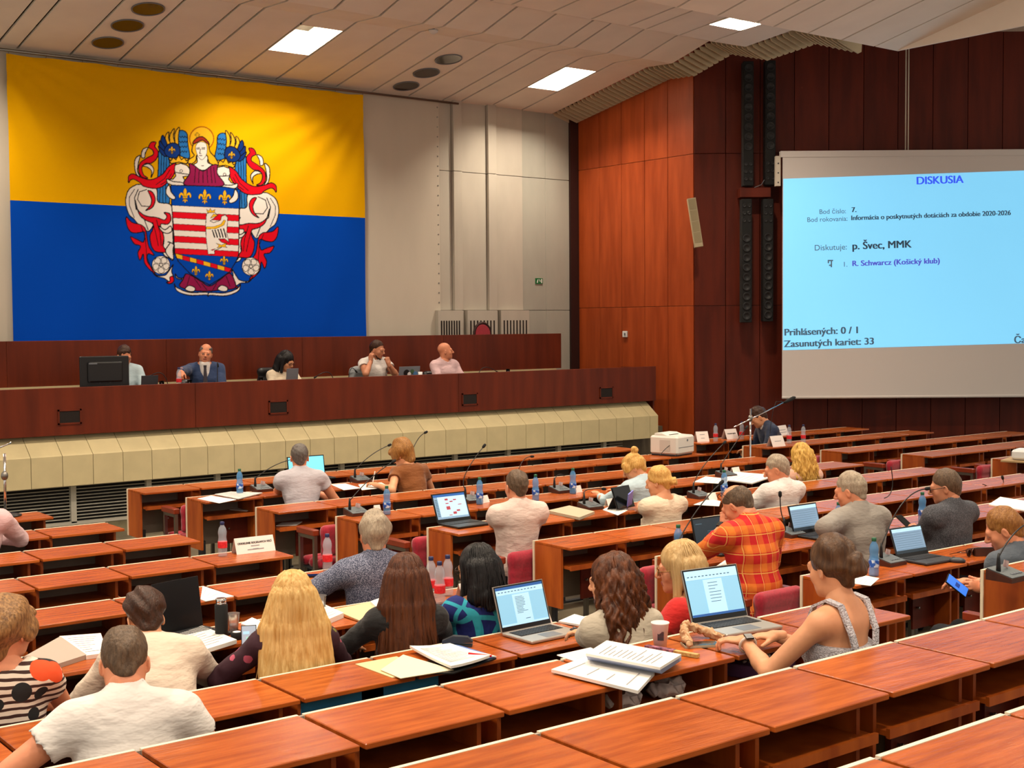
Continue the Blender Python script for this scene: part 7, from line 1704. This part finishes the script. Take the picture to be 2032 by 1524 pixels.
def boom(label, base, top, ba, bb, clamp, tipmic=True):
    t = thing('microphone_stand', label, 'stand', base); b0 = np.asarray(base)
    MB().lathe([(0.13, 0.0), (0.13, 0.012), (0.03, 0.03), (0.001, 0.03)], 20).build('round_base', M_black, t, True)
    MB().tube([(0, 0, 0.02), np.asarray(top)-b0], 0.011, 10).build('pole', M_chrome, t, True); MB().tube([np.asarray(ba)-b0, np.asarray(bb)-b0], 0.008, 8).build('boom', M_chrome, t, True)
    MB().ell(np.asarray(clamp)-b0, (0.03, 0.03, 0.04)).build('clamp', M_steel, t, True)
    if tipmic:
        e = np.asarray(bb)-b0; d = unit(np.asarray(bb)-np.asarray(ba)); MB().tube([e, e+d*0.05, e+d*0.17, e+d*0.20], [0.012, 0.02, 0.024, 0.012], 10).build('microphone', M_blackmat, t, True)
yb_ = 10.65
bs = at_y(1489, 960, yb_); bs[2] = 0.0
boom('chrome microphone boom stand before the man in the navy suit', (bs[0], yb_, 0), at_y(1489, 811, yb_), at_y(1456, 848, yb_), at_y(1556, 799, yb_-0.05), at_y(1489, 830, yb_))
cbl = thing('cable', 'thin dark cable hanging from the boom microphone', 'cable', at_y(1540, 800, yb_)); MB().tube([at_y(*q_, yb_)-at_y(1540, 800, yb_) for q_ in ((1556, 797), (1540, 797), (1534, 815), (1530, 840), (1528, 860), (1520, 880))], 0.004, 6).build('strand', M_black, cbl); MB().ell((0.10, 0, 0.01), (0.012, 0.012, 0.012)).build('plug', M_black, cbl)
yb_ = ROWY[1]-0.1
bs = at_y(11, 1040, yb_); bs[2] = 0.75
boom('chrome microphone stand on the front left desk at the picture edge', (bs[0], yb_, 0.75), at_y(9, 900, yb_), at_y(-40, 905, yb_), at_y(22, 878, yb_), at_y(9, 944, yb_), False)
# dark suit details on the dais
q = PP['d2']; U, Fw, Rt_ = q['up'], q['fw'], q['rt']
ch_, nb_ = q['ch'], q['nb']
vv = Vol(ch_-0.2, nb_+0.15, 0.012)
vv.cone(ch_+Fw*0.128-U*0.14, nb_+Fw*0.062-U*0.01, 0.028, 0.066, k=0.02); vv.cone(nb_+Fw*0.01-U*0.01, nb_+Fw*0.012+U*0.03, 0.068, 0.066, k=0.02)
vv.cone(nb_+U*0.03+Fw*0.02, nb_+U*0.14+Fw*0.05, 0.052, 0.07, k=0.005, mode='sub')
V, Q = vv.mesh(); link('shirt_front', np_mesh('shirt_front', [(V, Q, 0)], [C_white]), q['root'])
MB().add([nb_+Fw*0.135+Rt_*a+U*b for a, b in ((-0.02, -0.01), (0.02, -0.01), (0.016, -0.05), (-0.016, -0.05))]+[ch_+Fw*0.165+Rt_*a+U*b for a, b in ((-0.03, -0.1), (0.03, -0.1))], [(0, 1, 2, 3), (3, 2, 5, 4)]).build('tie', mat('dark_tie', '2a2430', 0.6), q['root'])
q = PP['a12']; nb_ = q['nb']; U = q['up']; cvv = Vol(nb_-0.1, nb_+0.1, 0.01); cvv.cone(nb_-U*0.01, nb_+U*0.03, 0.075, 0.068, k=0.01); cvv.cone(nb_+U*0.0, nb_+U*0.1, 0.058, 0.07, k=0.004, mode='sub'); V, Q = cvv.mesh(); link('shirt_collar', np_mesh('shirt_collar', [(V, Q, 0)], [C_white]), q['root'])
# straps of the white dress
q = PP['b8']; U, Fw, Rt_, SHs, ch_ = q['up'], q['fw'], q['rt'], q['SH'], q['ch']
for sg, S in zip((1, -1), SHs):
    top = S-Rt_*sg*0.065+U*0.086; 
    pts = [ch_+Rt_*sg*0.07-Fw*0.112+U*0.0, ch_+Rt_*sg*0.085-Fw*0.105+U*0.06, top-Fw*0.06-U*0.015, top+Fw*0.0, top+Fw*0.06-U*0.03, ch_+Rt_*sg*0.08+Fw*0.12+U*0.02]
    st = MB(); 
    for a, b in zip(pts, pts[1:]): st.bar(a, b, 0.034, 0.010, up=(Fw*-1 if abs((b-a)@U) > abs((b-a)@Fw) else U))
    st.build('strap', C_dress, q['root'])
